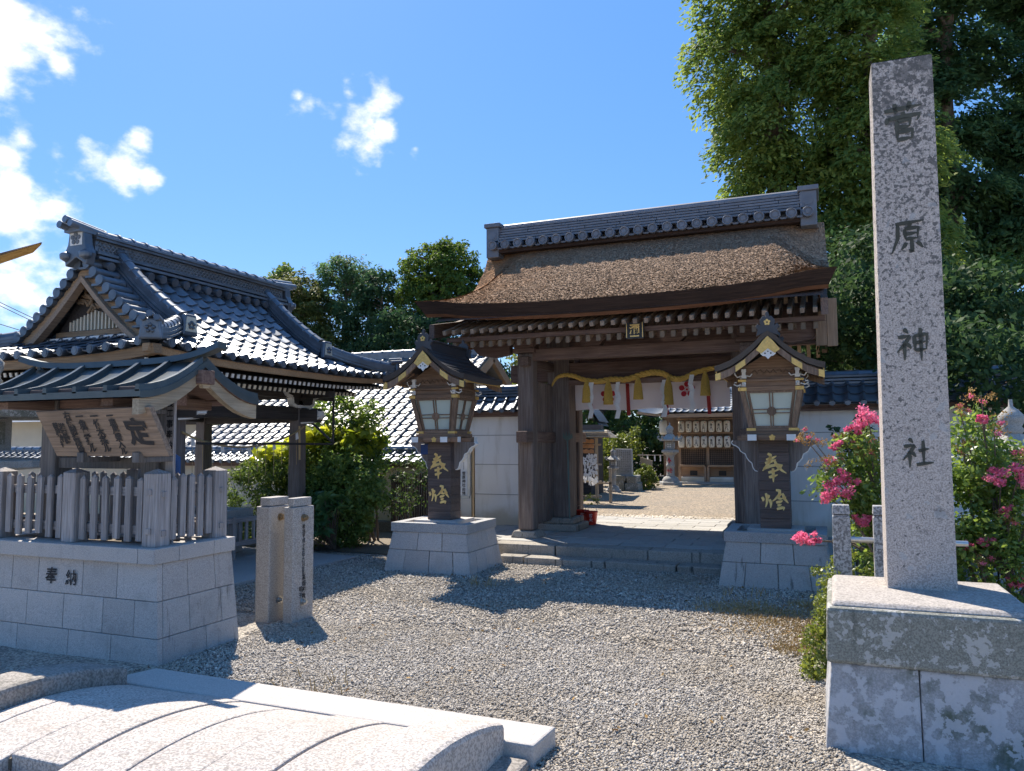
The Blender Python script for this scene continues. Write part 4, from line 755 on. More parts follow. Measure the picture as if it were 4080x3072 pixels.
        b.grid(lambda u, v: (s*(.575-.009*v), -YF+2*YF*u, 2.405+.02*abs(2*u-1)**3-.062*v), 6, 1, 0, False, s > 0)
    b.build('copper_roof', M['copper_dk'], t)
    for s in (-1,1):
        sm_ = MB()
        for k in range(9):
            a = .08+k*.1; x, z = roofpt(a, s); MB().beam((x,-YF*.96,z+.008),(x,YF*.96,z+.008),.016,.016).build('roof_seam', M['copper_dk'], t)
        for k in range(12):
            y = -.50+k*.091; MB().beam((s*.55,y,2.345),(s*.27,y,2.475),.022,.03).build('rafter', M['tower_x'], t)
        MB().add([(s*.56,-.55,2.372),(s*.56,.55,2.372),(s*.05,.55,2.655),(s*.05,-.55,2.655)], [(0,1,2,3)]).build('soffit', M['tower_x'], t)
        for yy in (-1,1):
            b = MB(); bw = [(0,.0),(.2,.15),(.45,.33),(.7,.55),(1,.98)]
            for i in range(4):
                (xa,za),(xb,zb) = roofpt(bw[i][1],s,-.066),roofpt(bw[i+1][1],s,-.066); b.hexa([(xa*.98,yy*.565-.02,za-.075),(xb*.98,yy*.565-.02,zb-.08),(xb*.98,yy*.565+.02,zb-.08),(xa*.98,yy*.565+.02,za-.075),(xa*.98,yy*.565-.02,za),(xb*.98,yy*.565-.02,zb),(xb*.98,yy*.565+.02,zb),(xa*.98,yy*.565+.02,za)])
            b.build('bargeboard', M['tower_v'], t)
            def along(a0, a1, dz0, dz1, y, nm):
                (xa,za),(xb,zb) = roofpt(a0,s,-.066),roofpt(a1,s,-.066); b = MB().hexa([(xa*.98,y-.006,za+dz0),(xb*.98,y-.006,zb+dz0),(xb*.98,y+.006,zb+dz0),(xa*.98,y+.006,za+dz0),(xa*.98,y-.006,za+dz1),(xb*.98,y-.006,zb+dz1),(xb*.98,y+.006,zb+dz1),(xa*.98,y+.006,za+dz1)]); b.build(nm, M['gold'], t)
            along(.0,.13,-.078,-.002,yy*.588,'gilt_tip'); along(.40,.55,-.075,-.008,yy*.588,'gilt_plate')
        b = MB()                                                    # gilt dentil strip along the eave
        for k in range(40): b.box(s*.556-.005,-.46+k*.0235,2.333,s*.556+.005,-.46+k*.0235+.012,2.36)
        b.box(s*.556-.005,-.56,2.328,s*.556+.006,-.47,2.372).box(s*.556-.005,.48,2.328,s*.556+.006,.56,2.372); o = b.build('gilt_dentil', M['gold'], t); o['kind'] = 'stuff'
    for y in (-1,1):
        b = MB().prism([(-.125,2.585),(-.07,2.545),(0,2.60),(.07,2.545),(.125,2.585),(.055,2.68),(0,2.735),(-.055,2.68)][::-1], 'y', y*.59-.008, y*.59+.008); b.build('gilt_gable_plate', M['gold'], t)
        b = MB().prism([(-.075,2.575),(-.08,2.54),(-.05,2.515),(-.03,2.515),(0,2.48),(.03,2.515),(.05,2.515),(.08,2.54),(.075,2.575),(0,2.615)], 'y', y*.582-.008, y*.582+.006); o = b.build('white_pendant', M['white'], t)
        b = MB()
        for a in (-.03,.03): b.disc((a,y*.582-.012 if y < 0 else y*.582+.008,2.545), .009, 'y', .004, 8)
        b.disc((0,y*.582-.012 if y < 0 else y*.582+.008,2.565), .008, 'y', .004, 6); b.build('pendant_mark', M['black'], o)
        for k in range(5):
            pass
        q = MB()
        for k in range(5): a = R(90+72*k); q.disc((.017*math.cos(a),y*.6-.004,2.655+.017*math.sin(a)), .011, 'y', .008, 8)
        q.build('gilt_plum', M['gold'], t)
    b = MB().box(-.05,-.54,2.74,.05,.54,2.86).box(-.065,-.55,2.86,.065,.55,2.885); b.build('ridge', M['copper_dk'], t, .006)
    for y in (-1,1):
        b = MB().prism([(-.12,2.735),(-.10,2.80),(-.125,2.84),(-.10,2.875),(-.075,2.85),(-.08,2.91),(-.045,2.955),(-.018,2.955),(-.018,2.99),(0,3.01),(.018,2.99),(.018,2.955),(.045,2.955),(.08,2.91),(.075,2.85),(.10,2.875),(.125,2.84),(.10,2.80),(.12,2.735),(.05,2.76),(-.05,2.76)][::-1], 'y', y*.57-.02, y*.57+.02); b.build('ridge_ornament', M['copper_dk'], t, .006)
        q = MB()
        for k in range(5): a = R(90+72*k); q.disc((.022*math.cos(a),y*.596-.004,2.885+.022*math.sin(a)), .014, 'y', .008, 8)
        q.build('gilt_plum', M['gold'], t)
    return t
TW = make_tower('left wooden lantern tower with gilded fittings and frosted panes, blue box on its side'); TW.location = (-4.59, 9.0, 0)
dup(TW, (-.54, 9.36, 0), 'right wooden lantern tower with gilded fittings, in the shade before the gate')
MB().box(-.285,-.12,1.44,-.17,.06,1.575).build('switch_box', M['blue'], TW, .006)

# ------------------------------------------------------------------ inscribed stone pillar and its base
pb = thing('pillar_base', (.47,5.0,0), 'large lichen-covered two-tier stone base under the tall inscribed pillar', 'base')
b = MB().hexa([(-.03,4.49,.425),(.99,4.49,.425),(.97,5.48,.425),(-.01,5.48,.425),(-.02,4.5,.715),(.98,4.5,.715),(.97,5.46,.715),(-.01,5.46,.715)]); b.build('upper_block', M['mossy'], pb, .02)
b = MB().hexa([(.0,4.53,.715),(.96,4.53,.715),(.95,5.44,.715),(.01,5.44,.715),(.02,4.56,.742),(.94,4.56,.742),(.93,5.42,.742),(.03,5.42,.742)]); b.build('top_slab', M['mossy_top'], pb, .012)
for (x0,x1,a0,a1) in ((-.005,.4085,-.05,.4085),(.412,.98,.412,1.03)): MB().hexa([(a0,4.46,-.05),(a1,4.46,-.05),(a1,5.5,-.05),(a0,5.5,-.05),(x0,4.515,.425),(x1,4.515,.425),(x1,5.46,.425),(x0,5.46,.425)]).build('lower_block', M['lichen_lo'], pb, .012)
pp = thing('inscribed_pillar', (.49,5.2,.74), 'tall square granite pillar carved with four large characters', 'pillar')
MB().hexa([(.312,5.03,.735),(.672,5.045,.735),(.672,5.34,.735),(.312,5.33,.735),(.338,5.05,3.895),(.668,5.06,3.895),(.668,5.33,3.895),(.338,5.32,3.895)]).add([(.338,5.05,3.895),(.668,5.06,3.895),(.668,5.33,3.895),(.338,5.32,3.895),(.50,5.19,3.93)], [(0,1,4),(1,2,4),(2,3,4),(3,0,4)]).build('shaft', M['pillar'], pp, .006)
SHI = [[(28,6),(34,12),(40,20)],[(12,31),(28,29),(45,26)],[(45,27),(30,50),(8,74)],[(28,46),(29,70),(28,97)],[(36,50),(42,56),(47,64)]]
CH = {'社': SHI+[[(55,45),(70,42),(87,38)],[(70,13),(70,50),(70,85)],[(48,88),(74,84),(99,81)]],
 '神': SHI+[[(56,27),(57,48),(58,72)],[(56,28),(76,25),(91,23),(88,68)],[(58,48),(88,44)],[(58,69),(88,66)],[(73,5),(74,50),(74,99)]],
 '原': [[(18,13),(56,10),(95,6)],[(24,13),(23,54),(5,97)],[(60,12),(50,25)],[(42,28),(44,58)],[(42,28),(62,26),(79,25),(76,56)],[(44,43),(76,40)],[(44,57),(76,55)],[(60,57),(61,94),(52,87)],[(46,68),(40,77),(32,86)],[(74,66),(82,74),(90,84)]],
 '菅': [[(8,22),(50,18),(93,15)],[(32,5),(34,30)],[(67,3),(61,28)],[(50,27),(52,36)],[(16,39),(11,55)],[(16,42),(52,39),(90,36),(82,51)],[(36,48),(36,96)],[(36,49),(52,47),(67,46),(65,64)],[(36,65),(65,63)],[(36,77),(54,75),(71,73),(69,94)],[(36,95),(69,92)]]}
for ch, z, h_ in (('菅',3.505,.25),('原',2.80,.21),('神',2.16,.205),('社',1.525,.185)):
    f = (z-.735)/3.16; b = MB(); brush(b, CH[ch], (0,0,100,100), (.492+.006*f, 5.034+.0205*f-.001, z), (.94,.0376,0), (0,.0063,1), h_, 9.5, th=.002); b.build('carved_character', M['carve'], pp)
# pair of granite fence posts with a steel rail, right
sf = thing('granite_fence', (.25,6.2,0), 'short fence of two flecked granite posts joined by a steel pipe beside the pillar', 'fence')
for x in (.094,.365):
    MB().hexa([(x-.064,6.14,-.03),(x+.064,6.14,-.03),(x+.064,6.27,-.03),(x-.064,6.27,-.03),(x-.059,6.145,1.045),(x+.059,6.145,1.045),(x+.059,6.265,1.045),(x-.059,6.265,1.045)]).hexa([(x-.055,6.15,1.045),(x+.055,6.15,1.045),(x+.055,6.26,1.045),(x-.055,6.26,1.045),(x-.053,6.152,1.055),(x+.053,6.152,1.055),(x+.053,6.258,1.055),(x-.053,6.258,1.055)]).hexa([(x-.06,6.143,1.06),(x+.06,6.143,1.06),(x+.06,6.267,1.06),(x-.06,6.267,1.06),(x-.056,6.15,1.125),(x+.056,6.15,1.125),(x+.056,6.26,1.125),(x-.056,6.26,1.125)]).build('post', M['dot'], sf, .008)
MB().tube([(.03,6.205,.875),(.9,6.205,.875)], .022, 10).build('rail', M['steel'], sf)

# ------------------------------------------------------------------ banner-pole bollards
def bollard(x0, x1, label, text):
    t = thing('stone_bollard', ((x0+x1)/2,5.87,0), label, 'bollard', 'pair of banner-pole stones'); c = .028
    for nm, z0, z1, ins in (('slab',-.04,1.02,0),('slab_cap',1.025,1.10,.022)):
        b = MB(); X0, X1, Y0, Y1 = x0+ins, x1-ins*.6, 5.72+ins, 6.02-ins; pl = [(X0+c,Y0),(X1-c*.3,Y0),(X1,Y0+c*.3),(X1,Y1),(X0,Y1),(X0,Y0+c)]; b.prism(pl, 'z', z0, z1); b.build(nm, M['bollard'], t, .012)
    for z in (.92,.17):
        n = R(60); b = MB(); b.disc((x1,5.86,z), .034, 'x', .012, 16); b.disc((x1+.012,5.86,z), .028, 'x', .024, 6); b.disc((x1+.036,5.86,z), .016, 'x', .014, 10); b.build('bolt', M['steel'] if z < .5 else M['bronze'], t)
    if text:
        b = MB(); U = (0,1,0); V = (0,0,1); column(b, '奉納平成十五年六月吉日', .018, (x1+.004,5.865,.84), U, V, .044, .042); column(b, '高畑和雄', .018, (x1+.004,5.875,.385), U, V, .055, .055); column(b, '昭子', .018, (x1+.004,5.83,.285), U, V, .05, .055); b.build('inscription', M['ink'], t)
    return t
bollard(-4.86, -4.685, 'left slab of the paired banner-pole stones, yellow-stained', False); bollard(-4.55, -4.425, 'right slab of the paired banner-pole stones, with black inscription and bolts', True)
# ------------------------------------------------------------------ notice booth: stone base, picket fence, shelter, board
BX0, BX1, BY0, BY1 = -6.56, -4.56, 4.30, 5.14
sb = thing('granite_platform', (-5.56,4.72,0), 'large granite block base carved with two characters under the notice shelter', 'platform')
MB().frus((BX0-.02,BY0+.07,BX1+.02,BY1-.0+.02), -.05, (BX0+.07,BY0+.1,BX1-.07,BY1-.05), .71).build('core', M['granite'], sb)
def wallpts(z): k = (.71-z)/.71; return BX0-.01-.075*k+.02, BX1-.02+.05*k, BY0+.03-.0*k+.02*(1-k), BY1+.05*k-.02
for k, (z0, z1, cf, cs) in enumerate(((-.03,.175,(-6.6,-6.02,-5.45,-5.0,-4.5),(0,.55,1)),(.179,.44,(-6.6,-6.3,-5.93,-5.52,-5.1,-4.78,-4.5),(0,.34,.78,1)),(.444,.712,(-6.6,-6.12,-5.82,-5.33,-4.97,-4.5),(0,.33,.72,1)))):
    g = random.Random(k)
    for i in range(len(cf)-1):
        def P(x, z, d):
            X0, X1, Y0, Y1 = wallpts(z); x = X0 if x == cf[0] else (X1 if x == cf[-1] else x); return (x, Y0+d-g.uniform(0,.002), z)
        a, c = cf[i], cf[i+1]; a2 = a if i == 0 else a+.0025; c2 = c if i == len(cf)-2 else c-.0025
        MB().hexa([P(a2,z0,0),P(c2,z0,0),P(c2,z0,.05),P(a2,z0,.05),P(a2,z1,0),P(c2,z1,0),P(c2,z1,.05),P(a2,z1,.05)]).build('stone_block', M['granite'], sb, .004)
    for i in range(len(cs)-1):
        def S(f, z, d): X0, X1, Y0, Y1 = wallpts(z); y = Y0+.052+(Y1-Y0-.052)*f; return (X1-d, y, z)
        a, c = cs[i]+(.003 if i else 0), cs[i+1]-(.003 if i < len(cs)-2 else 0)
        MB().hexa([S(a,z0,.05),S(a,z0,0),S(c,z0,0),S(c,z0,.05),S(a,z1,.05),S(a,z1,0),S(c,z1,0),S(c,z1,.05)]).build('stone_block', M['granite_stain'] if k < 2 else M['granite'], sb, .004)
for (x0,y0,x1,y1) in ((BX0-.08,BY0,BX1-.165,BY0+.24),(BX1-.16,BY0,BX1,BY0+.24),(BX1-.24,BY0+.243,BX1,BY1-.24),(BX1-.24,BY1-.237,BX1,BY1),(BX0-.08,BY1-.24,BX1-.243,BY1),(BX0-.08,BY0+.243,BX0+.16,BY1-.243)): MB().box(x0,y0,.715,x1,y1,.828).build('coping_stone', M['granite'], sb, .006)
MB().box(BX0+.1,BY0+.2,.70,BX1-.2,BY1-.2,.812).build('gravel_bed', M['soil'], sb)
b = MB(); glyph(b, '奉', .018, (-5.66,4.336,.575), (1,0,0), (0,-.02,1), .135, shear=.08); glyph(b, '納', .018, (-5.445,4.336,.57), (1,0,0), (0,-.02,1), .125, shear=.08); b.build('carved_lettering', M['ink'], sb)
pf = thing('picket_fence', (-5.56,4.72,.828), 'weathered grey wooden picket fence round the notice shelter', 'fence')
FX0, FX1, FY0, FY1 = -6.41, -4.705, 4.45, 5.05
def post(x, y):
    h = .07; MB().frus((x-h,y-h,x+h,y+h), .828, (x-h*.97,y-h*.97,x+h*.97,y+h*.97), 1.375).add([(x-h,y-h,1.375),(x+h,y-h,1.375),(x+h,y+h,1.375),(x-h,y+h,1.375),(x,y,1.41)], [(0,1,4),(1,2,4),(2,3,4),(3,0,4)]).build('post', M['fence'], pf, .006)
for x in (FX0,-5.562,FX1): post(x, FY0)
for x in (FX0,FX1): post(x, FY1)
post(-5.562, FY1)
for z in (1.235,.945):
    MB().box(FX0+.06,FY0-.018,z-.034,FX1-.06,FY0+.022,z+.034).build('rail', M['fence_x'], pf, .004); MB().box(FX0+.06,FY1-.02,z-.034,FX1-.06,FY1+.02,z+.034).build('rail', M['fence_x'], pf, .004)
    for x in (FX0,FX1): MB().box(x-.02,FY0+.06,z-.034,x+.02,FY1-.06,z+.034).build('rail', M['fence_y'], pf, .004)
    for x in (FX1,): [MB().box(*q_).build('tenon_peg', M['fence'], pf, .003) for q_ in ((x-.022,FY0-.082,z-.022,x+.022,FY0-.066,z+.022),(x+.066,FY0-.022,z-.04,x+.082,FY0+.022,z+.004),(x+.066,FY1-.022,z-.04,x+.082,FY1+.022,z+.004))]
g = random.Random(6)
def picket(x, y, ax):
    wd = .0285; h = 1.335+g.uniform(-.012,.012); zb = .865+g.uniform(-.012,.02); th = .013; r_ = g.uniform(-.008,.008)
    if ax == 'x': b = MB().hexa([(x-wd,y-th,zb),(x+wd,y-th,zb),(x+wd,y+th,zb),(x-wd,y+th,zb),(x-wd+r_,y-th,h),(x+wd+r_,y-th,h),(x+wd+r_,y+th,h),(x-wd+r_,y+th,h)]).add([(x-wd+r_,y-th,h),(x+wd+r_,y-th,h),(x+wd+r_,y+th,h),(x-wd+r_,y+th,h),(x+r_,y,h+.026)], [(0,1,4),(1,2,4),(2,3,4),(3,0,4)])
    else: b = MB().hexa([(x-th,y-wd,zb),(x+th,y-wd,zb),(x+th,y+wd,zb),(x-th,y+wd,zb),(x-th,y-wd+r_,h),(x+th,y-wd+r_,h),(x+th,y+wd+r_,h),(x-th,y+wd+r_,h)]).add([(x-th,y-wd+r_,h),(x+th,y-wd+r_,h),(x+th,y+wd+r_,h),(x-th,y+wd+r_,h),(x,y+r_,h+.026)], [(0,1,4),(1,2,4),(2,3,4),(3,0,4)])
    b.build('picket', M['fence'], pf, .003)
for i in range(6):
    picket(FX0+.13+i*.118, FY0-.038, 'x'); picket(-5.562+.13+i*.12, FY0-.038, 'x'); picket(FX0+.13+i*.118, FY1-.038, 'x'); picket(-5.562+.13+i*.12, FY1-.038, 'x')
for i in range(5): picket(FX1+.04, FY0+.115+i*.093, 'y'); picket(FX0+.04, FY0+.115+i*.093, 'y')
# shelter
SX0, SX1, SYc = -6.42, -4.48, 4.68
sh = thing('notice_shelter', (-5.45,4.7,.83), 'small open timber shelter with curved copper roof over the notice board', 'shelter')
for x in (-6.05,-4.92):
    MB().box(x-.085,4.56,.80,x+.085,4.73,2.08).build('post', M['sign_v'], sh, .008)
MB().box(-6.2,4.6,1.40,-4.78,4.68,1.49).build('lower_rail', M['sign_v'], sh, .006); MB().box(-6.3,4.59,1.90,-4.7,4.72,2.02).build('tie_beam', M['gd_x'], sh, .006); MB().box(-6.42,4.60,2.06,-4.44,4.74,2.17).build('ridge_beam', M['gd_x'], sh, .006)
for y in (4.2,5.12): MB().box(-6.40,y-.04,1.95,-4.5,y+.04,2.02).build('eave_purlin', M['gd_x'], sh, .005)
for x in (-6.05,-4.92): MB().box(x-.06,4.16,1.88,x+.06,5.16,1.97).build('cross_beam', M['gd_y'], sh, .006)
MB().prism([(4.42,1.97),(4.94,1.97),(4.76,2.1),(4.6,2.1)][::-1], 'x', -4.96, -4.88).build('gable_strut', M['gd_y'], sh)
SRP = [(.62,1.975),(.52,1.985),(.40,2.015),(.27,2.07),(.14,2.145),(0,2.245)]
def srf(v, s, dz=0): return SYc+s*lerp_t(v, [(i/5,SRP[i][0]) for i in range(6)]), lerp_t(v, [(i/5,SRP[i][1]) for i in range(6)])+dz
b = MB()
for s in (-1,1):
    b.grid(lambda u, v: (lambda q: (SX0+(SX1-SX0)*u, q[0], q[1]))(srf(v, s)), 4, 18, 0, True, s > 0); b.grid(lambda u, v: (lambda q: (SX0+(SX1-SX0)*u, q[0], q[1]-.05))(srf(v, s)), 4, 18, 1, True, s < 0)
    b.grid(lambda u, v: (SX0+(SX1-SX0)*u, SYc+s*.62, 1.985-.05*v), 4, 1, 0, False, s < 0)
    for x in (SX0,SX1): b.grid(lambda u, v: (lambda q: (x, q[0], q[1]-.05*u))(srf(v, s)), 1, 18, 0, False, (s > 0) == (x == SX1))
b.build('copper_roof', [M['copper'], M['gd_x']], sh)
for s in (-1,1):
    for i in range(7):
        x = SX0+.03+i*(SX1-SX0-.06)/6; b = MB(); n_ = 14
        for k in range(n_):
            (ya,za),(yb,zb) = srf(k/n_*.97, s, 0), srf((k+1)/n_*.97, s, 0); b.hexa([(x-.022,ya,za-.001),(x+.022,ya,za-.001),(x+.022,yb,zb-.001),(x-.022,yb,zb-.001),(x-.018,ya,za+.05),(x+.018,ya,za+.05),(x+.018,yb,zb+.05),(x-.018,yb,zb+.05)] if s < 0 else [(x+.022,ya,za-.001),(x-.022,ya,za-.001),(x-.022,yb,zb-.001),(x+.022,yb,zb-.001),(x+.018,ya,za+.05),(x-.018,ya,za+.05),(x-.018,yb,zb+.05),(x+.018,yb,zb+.05)])
        b.build('roof_batten', M['copper'], sh)
    for x in (SX0+.05,SX1-.05):                                     # curved bargeboards, deeper towards the foot
        b = MB(); n_ = 12
        for k in range(n_):
            (ya,za),(yb,zb) = srf(k/n_*.97,s,-.052), srf((k+1)/n_*.97,s,-.052); da, db = .115-.02*k/n_, .115-.02*(k+1)/n_
            b.hexa([(x-.03,ya*.985+SYc*.015,za-da),(x+.03,ya*.985+SYc*.015,za-da),(x+.03,yb*.985+SYc*.015,zb-db),(x-.03,yb*.985+SYc*.015,zb-db),(x-.03,ya*.985+SYc*.015,za),(x+.03,ya*.985+SYc*.015,za),(x+.03,yb*.985+SYc*.015,zb),(x-.03,yb*.985+SYc*.015,zb)])
        b.build('bargeboard', M['sign_b'], sh)
for x in (SX0-.0,SX1+.0): MB().prism([(SYc-.045,2.17),(SYc-.055,2.08),(SYc-.03,2.03),(SYc+.03,2.03),(SYc+.055,2.08),(SYc+.045,2.17)][::-1], 'x', x-.03 if x == SX1 else x-.01, x+.01 if x == SX1 else x+.03).build('gable_pendant', M['white' if False else 'sign_b'], sh, .004)
b = MB(); n_ = 16
for k in range(n_):
    xa, xb = SX0-.14+(SX1-SX0+.30)*k/n_, SX0-.14+(SX1-SX0+.30)*(k+1)/n_; za, zb = [2.235+.055*abs(2*((q-SX0)/(SX1-SX0))-1)**4 for q in (xa, xb)]
    b.hexa([(xa,SYc-.05,za),(xb,SYc-.05,zb),(xb,SYc+.05,zb),(xa,SYc+.05,za),(xa,SYc-.04,za+.05),(xb,SYc-.04,zb+.05),(xb,SYc+.04,zb+.05),(xa,SYc+.04,za+.05)])
b.build('copper_ridge', M['copper'], sh)
NB = MB().hexa([(-5.60,4.30,1.505),(-4.44,4.30,1.505),(-4.44,4.345,1.515),(-5.60,4.345,1.515),(-5.62,4.12,1.85),(-4.46,4.12,1.862),(-4.46,4.165,1.872),(-5.62,4.165,1.86)]).build('notice_board', M['sign'], sh, .004)
Ub = Vector((1,0,0)); Vb = Vector((0,-.18,.345)).normalized(); Nb = Ub.cross(Vb); b = MB()
def bp(x, f): return Vector((x, 4.30-.18*f, 1.505+.345*f))+Nb*.004
glyph(b, '定', .036, bp(-4.645,.53), Ub, Vb, .225, shear=-.05); b.build('lettering', M['ink'], NB)
for x, tx, s_, f0 in ((-4.86,'一車馬乗入ル',.058,.88),(-5.02,'一竹木採ル',.066,.88),(-5.17,'一魚鳥捕ル',.066,.88),(-5.30,'右條制禁候事',.06,.90),(-5.40,'滋賀縣',.056,.66),(-5.465,'菅原神社',.05,.68)):
    b = MB(); column(b, tx, .036, bp(x,f0), Ub, Vb, s_*1.22, s_*1.02, shear=.1); b.build('lettering', M['ink'], NB)
for x in (-5.3,-4.73): MB().box(x-.035,4.262,1.46,x+.035,4.31,1.535).box(x-.035,4.31,1.46,x+.035,4.6,1.5).build('board_clip', M['sign_v'], sh, .004)
MB().box(-5.3,4.16,1.83,-5.26,4.6,1.86).box(-4.8,4.16,1.83,-4.76,4.6,1.86).build('board_stay', M['sign_v'], sh)
wp = thing('wooden_signpost', (-4.8,4.66,.83), 'narrow upright plank with a column of black characters beside the notice board', 'sign')
PKX, PKY = -4.735, 4.585
MB().box(PKX-.042,PKY,.80,PKX+.042,PKY+.025,2.03).build('plank', M['fence'], wp, .003); b = MB(); column(b, '修復工事奉納', .018, (PKX,PKY-.003,2.0), (1,0,0), (0,0,1), .068, .082); b.build('lettering', M['ink'], wp)

# ------------------------------------------------------------------ arched stone bridge
br = thing('stone_bridge', (-2.9,3.3,0), 'low arched granite bridge with raised side kerbs in the foreground', 'bridge')
def dz(y): return .215-.19*((y-2.95)/.95)**2
def arch(name, x0, x1, y0, y1, top, th, mat, bev=.01, n=14):
    b = MB(); ys = [y0+(y1-y0)*i/n for i in range(n+1)]; vs = []
    for y in ys: z = dz(y)+top; vs += [(x0,y,z-th),(x1,y,z-th),(x1,y,z),(x0,y,z)]
    fs = [(0,1,2,3),(4*n+3,4*n+2,4*n+1,4*n)]
    for i in range(n): a = 4*i; c = a+4; fs += [(a+3,a+2,c+2,c+3),(a+1,a,c,c+1),(a+2,a+1,c+1,c+2),(a,a+3,c+3,c)]
    b.add(vs, fs, 0, False); return b.build(name, mat, br, bev)
xs = [-4.05,-3.90,-3.52,-3.18,-2.86,-2.53,-2.22,-1.86]; g = random.Random(4)
for i in range(7): arch('deck_slab', xs[i]+.004, xs[i+1]-.004, 2.50+g.uniform(-.03,.03), 3.655+g.uniform(-.01,.01), g.uniform(-.006,.006), .2, M['deck'], .009)
for i in range(6): arch('joint_dirt', xs[i+1]-.012, xs[i+1]+.012, 2.52, 3.64, -.014, .05, M['soil'], 0)
MB().box(-4.05,3.655,-.05,-1.86,3.70,.012).build('joint_dirt', M['oldcurb'], br)
for i in range(6): arch('deck_slab', [-4.3,-3.75,-3.3,-2.8,-2.2,-1.6][i]+.004, [-4.3,-3.75,-3.3,-2.8,-2.2,-1.6,-1.2][i+1]-.004, 1.6, 2.46, -.03, .2, M['oldcurb'], .02)
arch('side_kerb', -1.86, -1.545, 1.6, 3.72, .085, .26, M['deck'], .03); arch('side_kerb', -4.36, -4.06, 1.6, 3.66, .10, .26, M['oldcurb'], .025)
b = MB().box(-1.80,1.5,-.2,-1.60,3.6,.03); b.build('kerb_footing', M['oldcurb'], br, .02)
MB().hexa([(-4.32,3.70,-.05),(-1.385,3.68,-.05),(-1.365,3.98,-.05),(-4.22,4.02,-.05),(-4.32,3.71,.098),(-1.385,3.69,.098),(-1.365,3.975,.098),(-4.21,4.02,.098)]).build('end_beam', M['beamst'], br, .012)
MB().box(-1.62,3.45,-.08,-1.40,3.68,.035).build('abutment_block', M['oldcurb'], br, .02)

# ------------------------------------------------------------------ water pavilion
tag(MB().hexa([(-12,6.2,-.05),(-6.23,6.2,-.05),(-6.05,9.2,-.05),(-12,9.9,-.05),(-12,6.2,.035),(-6.23,6.2,.035),(-6.05,9.2,.035),(-12,9.9,.035)]).build('pavilion_floor', M['slab'], bevel=.012), kind='structure')
WP = thing('water_pavilion', (-8.2,8.4,.035), 'open water pavilion with curved grey tiled hip-and-gable roof and white-tipped rafters', 'pavilion')
EX, RXc, EY0, EY1 = -6.4, -8.2, 5.92, 10.78
def sori(f): return .085*abs(2*f-1)**3.2
def wp_z(t): return 2.575+1.265*(.5*t+.5*t*t)
def right_pt(y, t): f = (y-EY0)/(EY1-EY0); return Vector((EX-1.8*t, y, wp_z(t)+sori(f)*(1-t)**2))
def front_pt(x, t): f = (x-(-10.0))/3.6; return Vector((x, EY0+1.0*t, wp_z(t*.42)+.0+sori(f)*(1-t)**2+.02*t))
for x in (-7.3,-9.1):
    for y in (7.15,9.5):
        MB().hexa([(x-.1,y-.1,.1),(x+.1,y-.1,.1),(x+.1,y+.1,.1),(x-.1,y+.1,.1),(x-.085,y-.085,2.2),(x+.085,y-.085,2.2),(x+.085,y+.085,2.2),(x-.085,y+.085,2.2)]).build('post', M['cz_v'], WP, .014); MB().box(x-.16,y-.16,.035,x+.16,y+.16,.1).build('post_stone', M['slab'], WP, .015)
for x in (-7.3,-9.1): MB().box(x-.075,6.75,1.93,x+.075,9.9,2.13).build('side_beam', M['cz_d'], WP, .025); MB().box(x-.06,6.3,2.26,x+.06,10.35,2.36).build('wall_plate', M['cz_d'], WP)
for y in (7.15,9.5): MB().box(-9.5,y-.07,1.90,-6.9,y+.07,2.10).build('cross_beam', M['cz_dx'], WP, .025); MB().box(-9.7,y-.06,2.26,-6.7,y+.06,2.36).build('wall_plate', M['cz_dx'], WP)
# white-edged bracket arms on the posts, carved nosings
def scroll(nm, pl, ax, c, th, mat, edge):
    o = MB().prism(pl, ax, c-th/2, c+th/2).build(nm, mat, WP); b = MB()
    for i in edge:
        (a0,a1),(b0,b1) = pl[i],pl[(i+1)%len(pl)]; P = (lambda p,q: (c,p,q)) if ax == 'x' else (lambda p,q: (p,c,q)); b.beam(P(a0,a1),P(b0,b1),th+.012,.042)
    b.build('white_edge', M['white'], o)
for y in (7.15,9.5):
    for s in (-1,1):
        pl = [(y,2.135),(y+s*.16,2.14),(y+s*.24,2.17),(y+s*.255,2.27),(y+s*.36,2.30),(y+s*.43,2.38),(y,2.40)]
        scroll('bracket_arm', pl if s > 0 else pl[::-1], 'x', -7.24, .08, M['cz_d'], [0,1,2,3,4] if s > 0 else [1,2,3,4,5])
    pl = [(-7.2,1.90),(-6.98,1.92),(-6.88,1.98),(-6.9,2.06),(-6.97,2.04),(-6.98,2.0),(-7.05,2.1),(-7.2,2.12)]
    scroll('carved_nosing', pl, 'y', y, .11, M['cz_dx'], [0,1,2,3,4,5])
    MB().box(-7.215,y-.1,2.14,-7.2,y-.02,2.22).build('white_block', M['white'], WP)
for x in (-7.3,-9.1):
    for (y, s) in ((7.05,-1),(9.6,1)):
        pl = [(y,1.90),(y+s*.22,1.92),(y+s*.34,1.98),(y+s*.33,2.06),(y+s*.25,2.05),(y+s*.22,2.0),(y+s*.15,2.1),(y,2.12)]
        scroll('carved_nosing', pl if s > 0 else pl[::-1], 'x', x, .11, M['cz_d'], [0,1,2,3,4,5] if s > 0 else [1,2,3,4,5,6])
